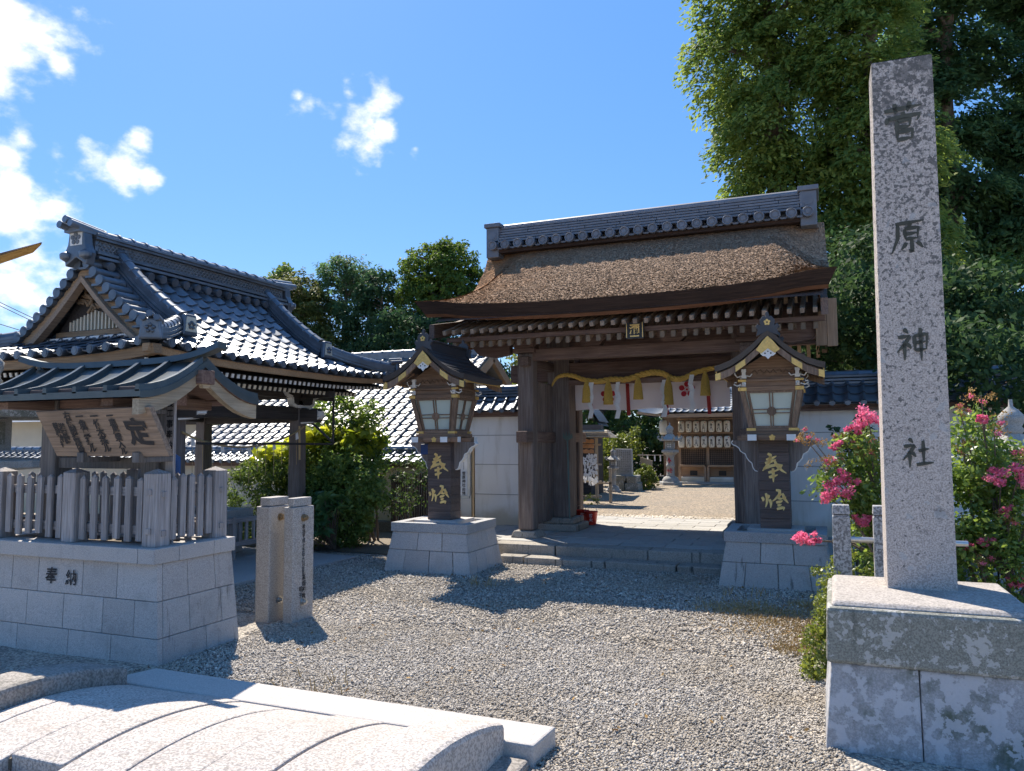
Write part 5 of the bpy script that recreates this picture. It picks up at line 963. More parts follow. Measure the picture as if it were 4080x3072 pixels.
# eave boards and rafters
b = MB(); n_ = 30
for i in range(n_):
    a, c = EY0+(EY1-EY0)*i/n_, EY0+(EY1-EY0)*(i+1)/n_; p, q = right_pt(a,0), right_pt(c,0)
    b.hexa([(p.x-.12,a,p.z-.10),(p.x-.05,a,p.z-.10),(q.x-.05,c,q.z-.10),(q.x-.12,c,q.z-.10),(p.x-.12,a,p.z-.02),(p.x-.02,a,p.z-.02),(q.x-.02,c,q.z-.02),(q.x-.12,c,q.z-.02)])
b.build('eave_board', M['cz_b'], WP); b = MB()
for i in range(n_):
    a, c = -10+3.6*i/n_, -10+3.6*(i+1)/n_; p, q = front_pt(a,0), front_pt(c,0)
    b.hexa([(a,p.y+.05,p.z-.12),(c,q.y+.05,q.z-.12),(c,q.y+.14,q.z-.12),(a,p.y+.14,p.z-.12),(a,p.y+.02,p.z-.02),(c,q.y+.02,q.z-.02),(c,q.y+.14,q.z-.02),(a,p.y+.14,p.z-.02)])
b.build('eave_board', M['cz_b'], WP)
rm = MB().box(-.55,-.024,-.03,-.006,.024,.03,0).box(-.006,-.02,-.024,.006,.02,.024,1).mesh('rafter', [M['cz_d'], M['white']])
rm2 = MB().box(-.75,-.024,-.03,-.006,.024,.03,0).box(-.006,-.021,-.025,.006,.021,.025,1).mesh('lower_rafter', [M['cz_d'], M['cream']])
for i in range(48):
    y = EY0+.1+i*.0985; p = right_pt(y, 0); link('rafter', rm, WP, Matrix.Translation((p.x-.17,y,p.z-.17)) @ Matrix.Rotation(R(14),4,'Y'))
    if 3 <= i <= 42: link('lower_rafter', rm2, WP, Matrix.Translation((p.x-.34,y,min(p.z,2.60)-.26)) @ Matrix.Rotation(R(16),4,'Y'))
for i in range(36):
    x = -9.95+i*.0985; p = front_pt(x, 0); rz_ = Matrix.Rotation(R(-90),4,'Z')
    link('rafter', rm, WP, Matrix.Translation((x,p.y+.19,p.z-.17)) @ rz_ @ Matrix.Rotation(R(14),4,'Y'))
    if 3 <= i <= 32: link('lower_rafter', rm2, WP, Matrix.Translation((x,p.y+.36,min(p.z,2.60)-.26)) @ rz_ @ Matrix.Rotation(R(16),4,'Y'))
# soffit and hidden slopes
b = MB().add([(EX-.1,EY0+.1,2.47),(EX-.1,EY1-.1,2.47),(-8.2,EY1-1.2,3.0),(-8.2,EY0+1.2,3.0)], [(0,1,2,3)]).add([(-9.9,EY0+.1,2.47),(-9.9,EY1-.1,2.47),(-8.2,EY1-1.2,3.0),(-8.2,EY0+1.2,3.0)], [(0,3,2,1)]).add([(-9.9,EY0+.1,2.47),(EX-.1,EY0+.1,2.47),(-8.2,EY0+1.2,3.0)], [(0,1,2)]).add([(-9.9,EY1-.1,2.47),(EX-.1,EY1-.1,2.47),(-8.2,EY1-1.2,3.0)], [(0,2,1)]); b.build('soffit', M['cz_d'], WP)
TR = MB()
TR.grid(lambda u, v: right_pt(6.62+.3*0+u*(10.1-6.62), .36+.64*v)-Vector((0,0,.03)), 10, 8)
TR.grid(lambda u, v: (lambda t: right_pt(EY0+.02+.98*t/.42+u*((EY1-.02-.98*t/.42)-(EY0+.02+.98*t/.42)), t)-Vector((0,0,.03)))(v*.42), 24, 5)
TR.grid(lambda u, v: (lambda q: Vector((-16.4-q.x, q.y, q.z-.03)))(right_pt(6.62+u*(10.1-6.62), .36+.64*v)), 10, 8, 0, True, True)
TR.grid(lambda u, v: (lambda t: (lambda q: Vector((-16.4-q.x, q.y, q.z-.03)))(right_pt(EY0+.98*t/.42+u*(EY1-EY0-1.96*t/.42), t)))(v*.42), 24, 5, 0, True, True)
TR.grid(lambda u, v: front_pt(-10+.74*v+u*(3.6-1.48*v), v)-Vector((0,0,.03)), 20, 5)
TR.grid(lambda u, v: (lambda q: Vector((q.x, EY0+EY1-q.y, q.z-.03)))(front_pt(-10+.74*v+u*(3.6-1.48*v), v)), 20, 5, 0, True, True)
TRo = TR.build('tiled_roof', M['tile'], WP)
tm = wave_tile('roof_tile', .232, .25, M['tile']); ms = []; sp = .196
ts = []; t = .015; 
while t < .98: ts.append(t); a = right_pt(8, t); c = right_pt(8, t+.01); t += .01*sp/(c-a).length
for t in ts:
    k = min(1, t/.42); y0, y1 = (EY0+.06+.95*k, EY1-.06-.95*k) if t < .42 else (6.72, 10.0); n_ = int((y1-y0)/.228); o_ = (y1-y0-n_*.228)/2
    for i in range(n_):
        y = y0+o_+.228*(i+.5); p = right_pt(y,t); q = right_pt(y,t+.03); e = right_pt(y+.02,t)-right_pt(y-.02,t); ms.append(frame(p+Vector((.03,0,-.0)) if t < .02 else p, e, q-p))
mf = []
tf = [.02,.2,.38,.56,.74,.9]
for t in tf:
    x0, x1 = -9.95+.74*t, -6.45-.74*t; n_ = int((x1-x0)/.228)
    for i in range(n_):
        x = x0+.228*(i+.5)+(x1-x0-n_*.228)/2; p = front_pt(x,t); q = front_pt(x,t+.05); e = front_pt(x+.02,t)-front_pt(x-.02,t); mf.append(frame(p, e, q-p))
print('pavilion tiles', len(ms), len(mf)); mf.sort(key=lambda m_: -m_.translation.x)
allt = ms+mf; pieces('roof_tile', tm, allt, TRo)
em = round_tile_end('eave_disc', .05, .12, M['tile'])
for i in range(20): y = EY0+.17+i*.228+.08; p = right_pt(y,0); link('eave_disc', em, TRo, Matrix.Translation((p.x+.03,y,p.z+.03)) @ Matrix.Rotation(R(90),4,'Z'))
for i in range(15): x = -9.92+i*.228+.16; p = front_pt(x,0); link('eave_disc', em, TRo, Matrix.Translation((x,p.y-.02,p.z+.03)))
# ridges
def ridge_run(P, name, capn, ht, wd, cap_r, cap_l, courses=3):
    P = [Vector(p) for p in P]; o = None; b = MB()
    for i in range(len(P)-1): b.beam(P[i]+Vector((0,0,ht/2)), P[i+1]+Vector((0,0,ht/2)), wd*.8, ht)
    o = b.build(name, M['tile'], WP)
    for k in range(courses):
        b = MB(); w_ = wd*(1.12-.12*k)
        for i in range(len(P)-1): zz = Vector((0,0,ht*(k+.5)/courses)); b.beam(P[i]+zz, P[i+1]+zz, w_, ht/courses*.55)
        b.build('ridge_course', M['tile'], o)
    cm_ = half_cap(capn, cap_l, cap_r, M['tile']); L_ = [0]
    for i in range(len(P)-1): L_.append(L_[-1]+(P[i+1]-P[i]).length)
    s = 0
    while s < L_[-1]-cap_l*.5:
        i = max(j for j in range(len(P)-1) if L_[j] <= s); d = (P[i+1]-P[i]).normalized(); p = P[i]+d*(s-L_[i])+Vector((0,0,ht)); sd_ = Vector((0,0,1)).cross(d).normalized(); link(capn, cm_, o, frame(p, d, sd_)); s += cap_l*.97
    return o
zr = wp_z(1)
mr = MB().box(-8.2-.10,6.62,zr-.1,-8.2+.10,10.1,zr+.29).build('main_ridge', M['tile'], WP)
for z, w_ in ((zr-.02,.2),(zr+.04,.18),(zr+.225,.15),(zr+.26,.17)): MB().box(-8.2-w_,6.6,z,-8.2+w_,10.12,z+.035).build('ridge_course', M['tile'], mr, .004)
b = MB(); n_ = 54
for r_ in range(4):
    for i in range(n_):
        y = 6.66+(3.4/n_)*(i+(.5 if r_ % 2 else 0)); z = zr+.078+r_*.036; pts = [(y+.031*math.cos(a), z+.030*math.sin(a)) for a in [math.pi*k/5 for k in range(6)]]
        for k in range(5):
            (a0,a1),(c0,c1) = pts[k],pts[k+1]; b.add([(-8.085,a0,a1),(-8.085,c0,c1),(-8.085,c0*.8+y*.2,c1-.009),(-8.085,a0*.8+y*.2,a1-.009),(-8.105,a0,a1),(-8.105,c0,c1)], [(0,1,2,3),(4,5,1,0)])
o = b.build('lattice_band', M['tile_old'], mr); o['kind'] = 'stuff'
cm_ = half_cap('ridge_cap', .21, .11, M['tile'])
for i in range(17): link('ridge_cap', cm_, mr, frame((-8.2,6.58+i*.209,zr+.29), (0,1,0), (-1,0,0)))
dm2 = round_tile_end('ridge_disc', .055, .2, M['tile'])
for i in range(17): link('ridge_disc', dm2, mr, Matrix.Translation((-7.97,6.75+i*.2,zr-.10)) @ Matrix.Rotation(R(90),4,'Z') @ Matrix.Rotation(R(20),4,'X'))
for y, s in ((6.5,-1),(10.2,1)):                                    # ridge-end ornaments
    b = MB().prism([(-8.37,zr-.12),(-8.40,zr+.03),(-8.34,zr+.14),(-8.32,zr+.29),(-8.08,zr+.29),(-8.06,zr+.14),(-8.00,zr+.03),(-8.03,zr-.12),(-8.2,zr-.02)][::-1], 'y', y-.06, y+.06)
    for a in (-.16,.16): b.lathe([(.0,-.07),(.07,-.03),(.075,.03),(0,.07)], (-8.2+a,y+s*.06,zr-.0), 8)
    o = b.build('ridge_end_ornament', M['tile'], WP, .012); q = MB()
    for k in range(5): a = R(90+72*k); q.disc((-8.2+.052*math.cos(a),y+(s*.066 if s > 0 else -.075),zr+.205+.05*math.sin(a)), .028, 'y', .012, 10)
    q.disc((-8.2,y+(s*.066 if s > 0 else -.078),zr+.205), .018, 'y', .012, 8); q.build('plum_crest', M['tile_old'], o)
    MB().box(-8.30,y-.05,zr+.125,-8.10,y+.05 if s > 0 else y-.063,zr+.285).build('white_patch', M['white'], o)
    q = MB()
    for a, zz in ((-.09,.32),(.0,.375),(.09,.32)): q.tube([(-8.2+a,y+s*.22,zr+zz+.03),(-8.2+a,y-s*.3,zr+zz-.02)], .045, 10)
    q.box(-8.33,y-.12,zr+.275,-8.07,y+.12,zr+.325); q.build('finial_roll', M['tile'], o)
for s in (-1,1):                                                    # descending ridges beside the gables, then hips to the corners
    for y, yc, nm in ((6.98,EY0,'front'),(9.72,EY1,'back')):
        P = [right_pt(y, t)+Vector((0,0,.02)) for t in (1.0,.9,.8,.7,.6,.5,.42,.34)]
        H = [right_pt(y+(yc-y)*f, .40*(1-f)+.0)+Vector((0,0,.03)) for f in (0.05,.25,.45,.65,.82,.97)]
        if s < 0: P = [Vector((-16.4-p.x,p.y,p.z)) for p in P]; H = [Vector((-16.4-p.x,p.y,p.z)) for p in H]
        ridge_run(P, 'descending_ridge', 'ridge_cap', .2, .2, .075, .17, 4); ridge_run(H, 'hip_ridge', 'ridge_cap', .13, .18, .07, .17, 3)
        for q, h_ in ((P[-1],.24),(H[-1],.2)):
            d = (P[-1]-P[-2] if h_ > .22 else H[-1]-H[-2]).normalized(); d.z = 0; d.normalize(); sd_ = Vector((-d.y,d.x,0)); c = q+d*.06
            o = MB().hexa([tuple(c+sd_*a+d*e+Vector((0,0,z_))) for z_, k_ in ((-.02,1.),(h_,.75)) for a, e in ((-.12*k_,-.04),(.12*k_,-.04),(.12*k_,.03),(-.12*k_,.03))]).build('ridge_foot_ornament', M['tile'], WP, .02)
            if h_ > .22 or True:
                bb = MB(); bb.hexa([tuple(c+sd_*a+d*e+Vector((0,0,z_))) for z_, k_ in ((.03,.9),(h_*.86,.68)) for a, e in ((-.10*k_,.028),(.10*k_,.028),(.10*k_,.036),(-.10*k_,.036))]); bb.build('ornament_face', M['cream'] if h_ > .22 else M['tile'], o)
                q2 = MB()
                for k in range(5): a = R(90+72*k); cc_ = c+d*.04+sd_*(.035*math.cos(a))+Vector((0,0,h_*.45+.035*math.sin(a))); q2.lathe([(0,-.022),(.022,-.01),(.022,.01),(0,.022)], tuple(cc_), 7)
                q2.build('plum_crest', M['tile'], o)
                if h_ < .22:
                    q3 = MB()
                    for a, zz in ((-.07,.2),(0,.24),(.07,.2)): q3.tube([tuple(c+sd_*a+d*.08+Vector((0,0,zz))), tuple(c+sd_*a-d*.12+Vector((0,0,zz-.02)))], .034, 8)
                    q3.build('finial_roll', M['tile'], o)
# gables
for y, s in ((6.78,-1),(9.92,1)):
    MB().prism([(-7.45,2.86),(-8.95,2.86),(-8.2,zr-.06)], 'y', y-.02, y+.02).build('gable_wall', M['cz_d'], WP)
    for sx in (-1,1):
        b = MB(); bd = MB(); ts_ = [.40,.52,.64,.76,.88,1.0]
        for i in range(5):
            p, q = right_pt(8.35,ts_[i]), right_pt(8.35,ts_[i+1]); f = lambda v, o_: ((v.x if sx > 0 else -16.4-v.x), y+s*.16+o_, v.z)
            for (bb, z0_, z1_, t0, t1) in ((b,-.25,-.05,-.03,.03),(bd,-.30,-.225,-.10,.0)):
                h = [f(p,t0),f(q,t0),f(q,t1),f(p,t1)]; h = h if sx < 0 else [h[1],h[0],h[3],h[2]]
                bb.hexa([(a[0],a[1],a[2]+z0_) for a in h]+[(a[0],a[1],a[2]+z1_) for a in h])
        b.build('bargeboard', M['cz_b'], WP); bd.build('inner_bargeboard', M['rafter'], WP)
        vm = MB().disc((0,-.0,0), .062, 'y', .03, 12).tube([(0,.03,0),(0,.34,0)], .055, 8).box(-.12,.0,-.07,-.0,.3,-.045).mesh('verge_tile', M['tile'])
        for k in range(10):
            p = right_pt(8.35,.40+k*.062); link('verge_tile', vm, TRo, Matrix.Translation((p.x if sx > 0 else -16.4-p.x, y+s*.26, p.z+.0)) @ (Matrix.Identity(4) if s < 0 else Matrix.Rotation(R(180),4,'Z')))
    if s < 0:
        b = MB()
        for k in range(15): x = -8.2-.42+k*.06; b.box(x-.012,y-.05,2.99,x+.012,y-.022,2.99+max(.05,.24-.30*abs(x+8.2)))
        o = b.build('gable_slat', M['cream'], WP); b = MB(); g = random.Random(2)
        for k in range(26):
            a = g.uniform(0,6.28); r_ = g.uniform(.02,.2); cx, cz = -8.2+r_*1.3*math.cos(a), 3.38+r_*.8*math.sin(a)-.25*abs(r_*math.cos(a)); b.tube([(cx,y-.05,cz),(cx+.05*math.cos(a*3),y-.085,cz+.04),(cx+.08*math.cos(a*2),y-.05,cz+.01*math.sin(a))], .018, 6)
        b.build('gable_carving', M['cz_b'], WP); MB().box(-8.85,y-.06,2.9,-7.55,y+.0,2.98).build('gable_sill', M['cz_b'], WP)
        b = MB()
        for k in range(26): x = -8.86+k*.053; b.box(x,y-.13,2.82+.02*(k%2),x+.036,y-.115,2.865+.02*(k%3==0))
        b.box(-8.95,y-.12,2.80,-7.45,y-.1,2.9); b.build('plaster_joint_band', M['white'], WP)
# straw rope and hung papers under the eave, steel bracket
pr_ = thing('hanging_rope', (-7.25,8.3,1.6), 'thin straw rope with hanging strings looped between the pavilion posts', 'rope')
P = [(-7.19,7.15+2.35*i/14,1.74-.24*math.sin(math.pi*(i/14))**.8+.10*(i/14)) for i in range(15)]; b = MB(); b.tube(P, .014, 6); b.build('rope', M['rope'], pr_)
for i in range(1,14): 
    p = P[i]; b = MB().tube([p,(p[0],p[1]+.01,p[2]-.42-.07*math.sin(i*2.1))], .0045, 4); b.build('string', M['rope'], pr_)
    if i % 3 == 1: MB().add([(p[0],p[1]-.02,p[2]-.0),(p[0],p[1]+.03,p[2]),(p[0]+.01,p[1]+.04,p[2]-.1),(p[0]+.01,p[1]-.03,p[2]-.12)], [(0,1,2,3)]).build('paper_slip', M['paper'], pr_)
b = MB().tube([(-7.19,9.4,1.85),(-7.18,9.4,1.35)], .016, 5); b.build('rope_end', M['rope'], pr_)
b = MB().beam((-6.75,9.62,1.58),(-6.75,9.62,2.42),.025,.025).beam((-7.1,7.3,1.60),(-6.75,9.62,1.58),.025,.03).beam((-7.2,9.5,2.02),(-6.75,9.62,1.6),.025,.03); b.build('steel_strut', M['black'], WP)
for x in (-8.6,-7.75): MB().beam((x,7.0,1.55),(x,7.0,1.95),.05,.04).build('lamp_strut', M['fence'], WP)
# water basin and railing inside, votive plaque
bas = thing('water_basin', (-8.3,8.4,.035), 'stone water basin standing under the pavilion roof', 'basin'); b = MB().box(-8.75,7.8,.035,-7.85,9.0,.5).box(-8.85,7.7,.5,-7.75,7.82,.66).box(-8.85,8.98,.5,-7.75,9.1,.66).box(-8.85,7.82,.5,-8.73,8.98,.66).box(-7.87,7.82,.5,-7.75,8.98,.66); b.build('trough', M['greyst'], bas, .015); MB().add([(-8.73,7.82,.6),(-7.87,7.82,.6),(-7.87,8.98,.6),(-8.73,8.98,.6)],[(0,1,2,3)]).build('water', plain('basin_water',(.03,.05,.05),.05), bas)
rl_ = thing('wooden_railing', (-7.45,8.2,.035), 'low grey wooden railing along the pavilion floor', 'railing')
MB().box(-7.48,7.3,.52,-7.42,9.35,.58).build('rail', M['fence_y'], rl_, .004); MB().box(-7.48,7.3,.2,-7.42,9.35,.27).build('rail', M['fence_y'], rl_, .004)
for i in range(15): MB().box(-7.465,7.33+i*.14,.27,-7.435,7.37+i*.14,.52).build('baluster', M['fence'], rl_)
for y in (7.3,8.3,9.3): MB().box(-7.49,y,.035,-7.41,y+.06,.6).build('post', M['fence'], rl_)
vp_ = thing('votive_plaque', (-5.95,5.9,0), 'pointed cream votive plaque with black characters in a blue surround behind the picket fence', 'plaque')
vx, vy = -6.27, 6.0
b = MB().prism([(vx-.14,1.18),(vx+.14,1.18),(vx+.14,1.42),(vx,1.50),(vx-.14,1.42)][::-1], 'y', vy, vy+.02); b.build('board', M['votive'], vp_); b = MB().prism([(vx-.2,.9),(vx+.2,.9),(vx+.2,1.46),(vx,1.56),(vx-.2,1.46)][::-1], 'y', vy+.021, vy+.03); b.build('surround', plain('blue_surround',(.02,.09,.26),.6), vp_)
b = MB()
for k in range(4): column(b, '奉献神社納', .018, (vx-.1+k*.066,vy-.003,1.40), (1,0,0), (0,0,1), .05, .05)
b.build('lettering', M['ink'], vp_); MB().box(vx-.04,vy+.031,-.02,vx+.04,vy+.07,1.4).build('stand', M['fence'], vp_)
# ------------------------------------------------------------------ courtyard seen through the gate
CZ = .19
of = thing('shrine_office', (-3.6,27,CZ), 'timber shrine office with grey tiled roof and lattice front at the back of the courtyard', 'office')
MB().box(-5.2,26.9,CZ,-1.0,27.1,2.5).build('wall_panel', M['panel'], of)
MB().box(-4.9,25.7,CZ,-1.0,26.4,CZ+.06).build('floor_step', M['slab'], of)
for x in (-4.55,-3.62,-2.70,-1.78): MB().box(x-.05,26.35,CZ,x+.05,26.45,2.5).build('post', M['bench_v'], of)
for x in (-4.1,-3.16,-2.24): 
    MB().box(x-.40,26.38,.80,x+.40,26.42,1.34).build('lattice_panel', M['panel'], of); o = MB()
    for k in range(13): o.box(x-.39+k*.062,26.36,.80,x-.375+k*.062,26.379,1.34)
    for k in range(9): o.box(x-.40,26.355,.81+k*.064,x+.40,26.3595,.822+k*.064)
    o.build('lattice', M['cz_d'], of); MB().box(x-.42,26.05,.74,x+.42,26.40,.80).build('bench_top', M['bench'], of); MB().box(x-.40,26.38,.27,x+.40,26.42,.74).build('bench_panel', M['bench'], of); MB().box(x-.12,26.37,.44,x+.12,26.379,.6).build('vent', M['black'], of)
    MB().box(x-.38,26.1,.2,x+.38,26.37,.40).build('white_board', M['plaster'], of)
for x in (-4.52,-3.68,-3.58,-2.74,-2.66): MB().box(x-.035,26.06,CZ,x+.035,26.12,.74).build('bench_leg', M['bench_v'], of)
for z in (2.3,1.83,1.34): MB().box(-4.6,26.20,z,-1.2,26.24,z+.045).build('lantern_rail', M['bench'], of)
V = Vector((0,2.2,.95)).normalized()
ro = MB().add([(-4.9,25.3,2.50),(-.6,25.3,2.50),(-.6,27.5,3.45),(-4.9,27.5,3.45)], [(0,1,2,3)]).add([(-4.9,25.3,2.42),(-.6,25.3,2.42),(-.6,27.5,3.37),(-4.9,27.5,3.37)], [(0,3,2,1)]).build('roof', M['tile'], of)
tm3 = wave_tile('roof_tile', .225, .28, M['tile']); ms = []
for r in range(9):
    for i in range(19): ms.append(frame(Vector((-4.8+.22*i,25.28,2.52))+V*(.235*r), (1,0,0), V))
pieces('roof_tile', tm3, ms, ro)
MB().box(-4.95,25.3,2.36,-.6,25.36,2.48).build('eave_board', M['bench'], of)
b = MB(); b.grid(lambda u, v: (-5.7+.85*u, 25.0+1.6*v, 2.52+.25*v-.14*u*(1-u)*2+.12*(1-u)**2), 8, 6).grid(lambda u, v: (-5.7+.85*u, 25.0+1.6*v, 2.42+.25*v-.14*u*(1-u)*2+.12*(1-u)**2), 8, 6, 0, True, True); b.build('side_roof', M['tile'], of); MB().beam((-5.68,25.02,2.52),(-4.9,25.05,2.42),.05,.08).build('side_eave_board', M['bench'], of)
# paper lanterns
names = [['太田製作','南平新山','青木山神社','上田製材所','清水山上','黒川青山','米村清水店'],['山','臼井木石','山中青木','清水木','富田第一','清水森','野洲米森']]
desc = ['first','second','third','fourth','fifth','sixth','seventh']
lb_ = MB().lathe([(.05,-.19),(.085,-.172),(.102,-.12),(.106,0),(.102,.12),(.085,.172),(.05,.19)], (0,0,0), 14).mesh('paper_body', M['lampw']); rb_ = MB().lathe([(.056,-.20),(.056,-.185)], (0,0,0), 12).lathe([(.056,.185),(.056,.205)], (0,0,0), 12).tube([(0,0,.2),(0,0,.24)], .008, 5).mesh('lantern_ring', M['black'])
for r in range(2):
    for i in range(7):
        x = -4.44+i*.247; y = 26.12; z = 2.07 if r == 0 else 1.56
        t = thing('paper_lantern', (x,y,z), f'cream paper lantern with black brushwork, {desc[i]} from the left in the {"upper" if r == 0 else "lower"} row', 'lantern', 'paper lanterns hung in two rows at the office')
        link('paper_body', lb_, t, Matrix.Translation((x,y,z))); link('lantern_ring', rb_, t, Matrix.Translation((x,y,z)))
        b = MB(); tx = names[r][i].replace('第一','一山').replace('所','木').replace('製材','木山').replace('製作','木山').replace('店','')
        tx = ''.join(c if (c,.018) in GL else '山' for c in tx)
        column(b, tx[:2], .018, (x+.0,y-.109,z+.05), (1,0,0), (0,0,1), .085, .09); column(b, tx[2:], .018, (x-.04,y-.103,z-.09), (1,0,0), (0,0,1), .04, .04); column(b, tx[2:][::-1], .018, (x+.04,y-.103,z-.08), (1,0,0), (0,0,1), .04, .04); b.disc((x+.05,y-.103,z+.13), .014, 'y', .004, 8, 1); b.build('brushwork', [M['ink'], M['redp']], t)
t = thing('paper_lantern', (-5.0,25.9,2.05), 'plain cream paper lantern hanging apart at the left end under the office eave', 'lantern', 'paper lanterns hung in two rows at the office'); link('paper_body', lb_, t, Matrix.Translation((-5.0,25.9,2.05)) @ Matrix.Scale(1.3,4)); link('lantern_ring', rb_, t, Matrix.Translation((-5.0,25.9,2.05)) @ Matrix.Scale(1.3,4)); MB().tube([(-5,25.9,2.35),(-5,25.9,2.5)], .006, 5).build('cord', M['black'], t)
def stone_lantern(loc, label, s, chars=None, cap_only=False):
    t = thing('stone_lantern', loc, label, 'stone lantern'); x, y, z = loc; c = (x,y,z); st = M['greyst']
    P = lambda pr: [(r*s, h*s) for r, h in pr]
    MB().lathe(P([(.40,0),(.40,.10),(.36,.12)]), c, 6, smooth=False).build('ground_stone', st, t, .01); MB().lathe(P([(.30,.12),(.30,.17),(.24,.26),(.17,.30)]), c, 16).build('base', st, t)
    MB().lathe(P([(.145,.30),(.155,.33),(.14,.36),(.135,.62),(.155,.64),(.155,.70),(.135,.72),(.13,.96),(.15,.99),(.15,1.02)]), c, 16).build('shaft', st, t)
    MB().lathe(P([(.16,1.02),(.25,1.06),(.62,1.09),(.62,1.15),(.22,1.17)] if cap_only else [(.16,1.02),(.25,1.10),(.30,1.13),(.30,1.21),(.22,1.23)]), c, 16 if cap_only else 6, smooth=False).build('platform', st, t, .008)
    b = MB().box(x-.15*s,y-.15*s,z+1.23*s,x+.15*s,y+.15*s,z+1.52*s); fb = b.build('fire_box', st, t, .008); b = MB().box(x-.085*s,y-.157*s,z+1.28*s,x+.085*s,y-.151*s,z+1.47*s).box(x+.151*s,y-.085*s,z+1.28*s,x+.157*s,y+.085*s,z+1.47*s); b.build('window', M['mossy'] if cap_only else M['paper'], fb)
    b = MB()
    for k in range(3): b.box(x-.085*s+k*.075*s,y-.163*s,z+1.28*s,x-.07*s+k*.075*s,y-.1575*s,z+1.47*s)
    for k in range(3): b.box(x-.085*s,y-.1625*s,z+1.29*s+k*.075*s,x+.08*s,y-.158*s,z+1.305*s+k*.075*s)
    b.build('window_bar', M['mossy'], fb)
    q_ = 1.9 if cap_only else 1; MB().lathe([(r*q_, h) for r, h in P([(.36,1.50 if cap_only else 1.53),(.38,1.58),(.34,1.66 if cap_only else 1.60),(.28,1.72 if cap_only else 1.63),(.18,1.76 if cap_only else 1.70),(.11,1.78)])], c, 20 if cap_only else 6, smooth=cap_only).build('roof', M['mossy'] if cap_only else st, t, .01)
    for k in range(0 if cap_only else 6):
        a = k*math.pi/3; MB().tube([(x+.30*s*math.cos(a),y+.30*s*math.sin(a),z+1.585*s),(x+.40*s*math.cos(a),y+.40*s*math.sin(a),z+1.60*s),(x+.43*s*math.cos(a),y+.43*s*math.sin(a),z+1.67*s),(x+.37*s*math.cos(a),y+.37*s*math.sin(a),z+1.69*s)], .035*s, 7).build('corner_scroll', st, t)
    MB().lathe(P([(.10,1.78),(.13,1.82),(.10,1.86),(.13,1.92),(.135,1.98),(.08,2.04),(.025,2.09),(.02,2.17)]), c, 12).build('finial', st, t)
    if chars:
        b = MB(); brush(b, HOU, (430,338,632,590), (x,y-.147*s,z+.84*s), (1,0,0), (0,0,1), .21*s, 18); brush(b, TOU, (416,655,652,845), (x,y-.147*s,z+.50*s), (1,0,0), (0,0,1), .17*s, 18); b.build('red_lettering', M['redp'], t)
    return t
stone_lantern((-4.62,25.0,CZ), 'tall stone lantern with red characters in front of the paper lanterns', .92, True)
stone_lantern((-5.52,21.2,CZ), 'smaller weathered stone lantern beside the upright monument slab', .57)
stone_lantern((-8.22,5.45,.0), 'stone lantern with broad roof at the left edge behind the notice shelter', 1.25, cap_only=True)
mo = thing('stone_monument', (-5.3,22,CZ), 'upright inscribed grey stone slab on a rough stone base in the courtyard', 'monument')
MB().hexa([(-5.60,21.8,.60),(-5.12,21.8,.60),(-5.12,21.95,.60),(-5.60,21.95,.60),(-5.61,21.8,1.38),(-5.13,21.8,1.37),(-5.13,21.95,1.37),(-5.61,21.95,1.38)]).build('slab', M['greyst'], mo, .01)
for (x0,x1,z0,z1) in ((-5.75,-5.3,CZ,.48),(-5.3,-4.9,CZ,.42),(-5.72,-5.25,.48,.62),(-5.25,-4.95,.42,.62)): stone('base_stone', x0, 21.6, z0-.02, x1-.01, 22.2, z1, M['mossy'], mo, .03, .02, int(x0*100))
b = MB(); g = random.Random(2)
for c_ in range(7): column(b, ''.join(g.choice('奉納平成十五年六月菅原神社山木') for _ in range(13)), .018, (-5.18-c_*.06,21.797,1.32), (1,0,0), (0,0,1), .035, .05)
b.build('carved_lettering', M['carve'], mo)
er = thing('votive_rack', (-5.4,17.2,CZ), 'roofed rack hung with red-brown wooden tablets and white paper knots just inside the gate', 'rack')
for x in (-6.3,-5.55,-4.86): MB().box(x-.03,17.15,CZ,x+.03,17.22,1.75).build('post', M['stake'], er)
for z in (.32,.66,1.05,1.5): MB().box(-6.4,17.16,z,-4.75,17.2,z+.04).build('rail', M['stake'], er)
MB().hexa([(-6.6,16.75,1.68),(-4.45,16.75,1.68),(-4.45,17.6,1.68),(-6.6,17.6,1.68),(-6.6,17.12,1.86),(-4.6,17.12,1.86),(-4.6,17.25,1.86),(-6.6,17.25,1.86)]).build('roof', M['stake'], er)
for k in range(3): MB().box(-6.6,16.72+k*.1,1.70+k*.055,-4.45+k*.03,16.80+k*.1,1.715+k*.055).build('roof_board', M['stake'], er)
MB().box(-6.6,17.1,1.87,-4.72,17.3,1.98).build('roof_cap', M['copper_dk'], er); g = random.Random(9)
tb = MB().prism([(-.06,-.045),(.06,-.045),(.06,.03),(0,.055),(-.06,.03)][::-1], 'y', -.008, .008).mesh('wooden_tablet', M['brick'])
for r_ in range(3):
    for i in range(9): link('wooden_tablet', tb, er, Matrix.Translation((-5.95+i*.125+g.uniform(-.01,.01),17.13-.012*(i%3),1.60-r_*.115)) @ Matrix.Rotation(g.uniform(-.12,.12),4,'Y'))
b = MB()
for i in range(520):
    x = g.uniform(-6.3,-4.83); z = g.uniform(.62,1.30); y = 17.13-g.uniform(0,.05); a = g.uniform(-.7,.7); b.add([(x-.02,y,z+.03),(x+.02,y-.01,z+.03),(x+.02+a*.04,y-.02,z-.04),(x-.015+a*.04,y,z-.045)], [(0,1,2,3)])
o = b.build('paper_knot', M['paper'], er); o['kind'] = 'stuff'
for x in (-4.58,): MB().box(x-.03,17.3,CZ,x+.03,17.36,.98).build('side_post', M['stake'], er); MB().box(-4.86,17.3,.62,-4.55,17.34,.66).build('side_rail', M['stake'], er)
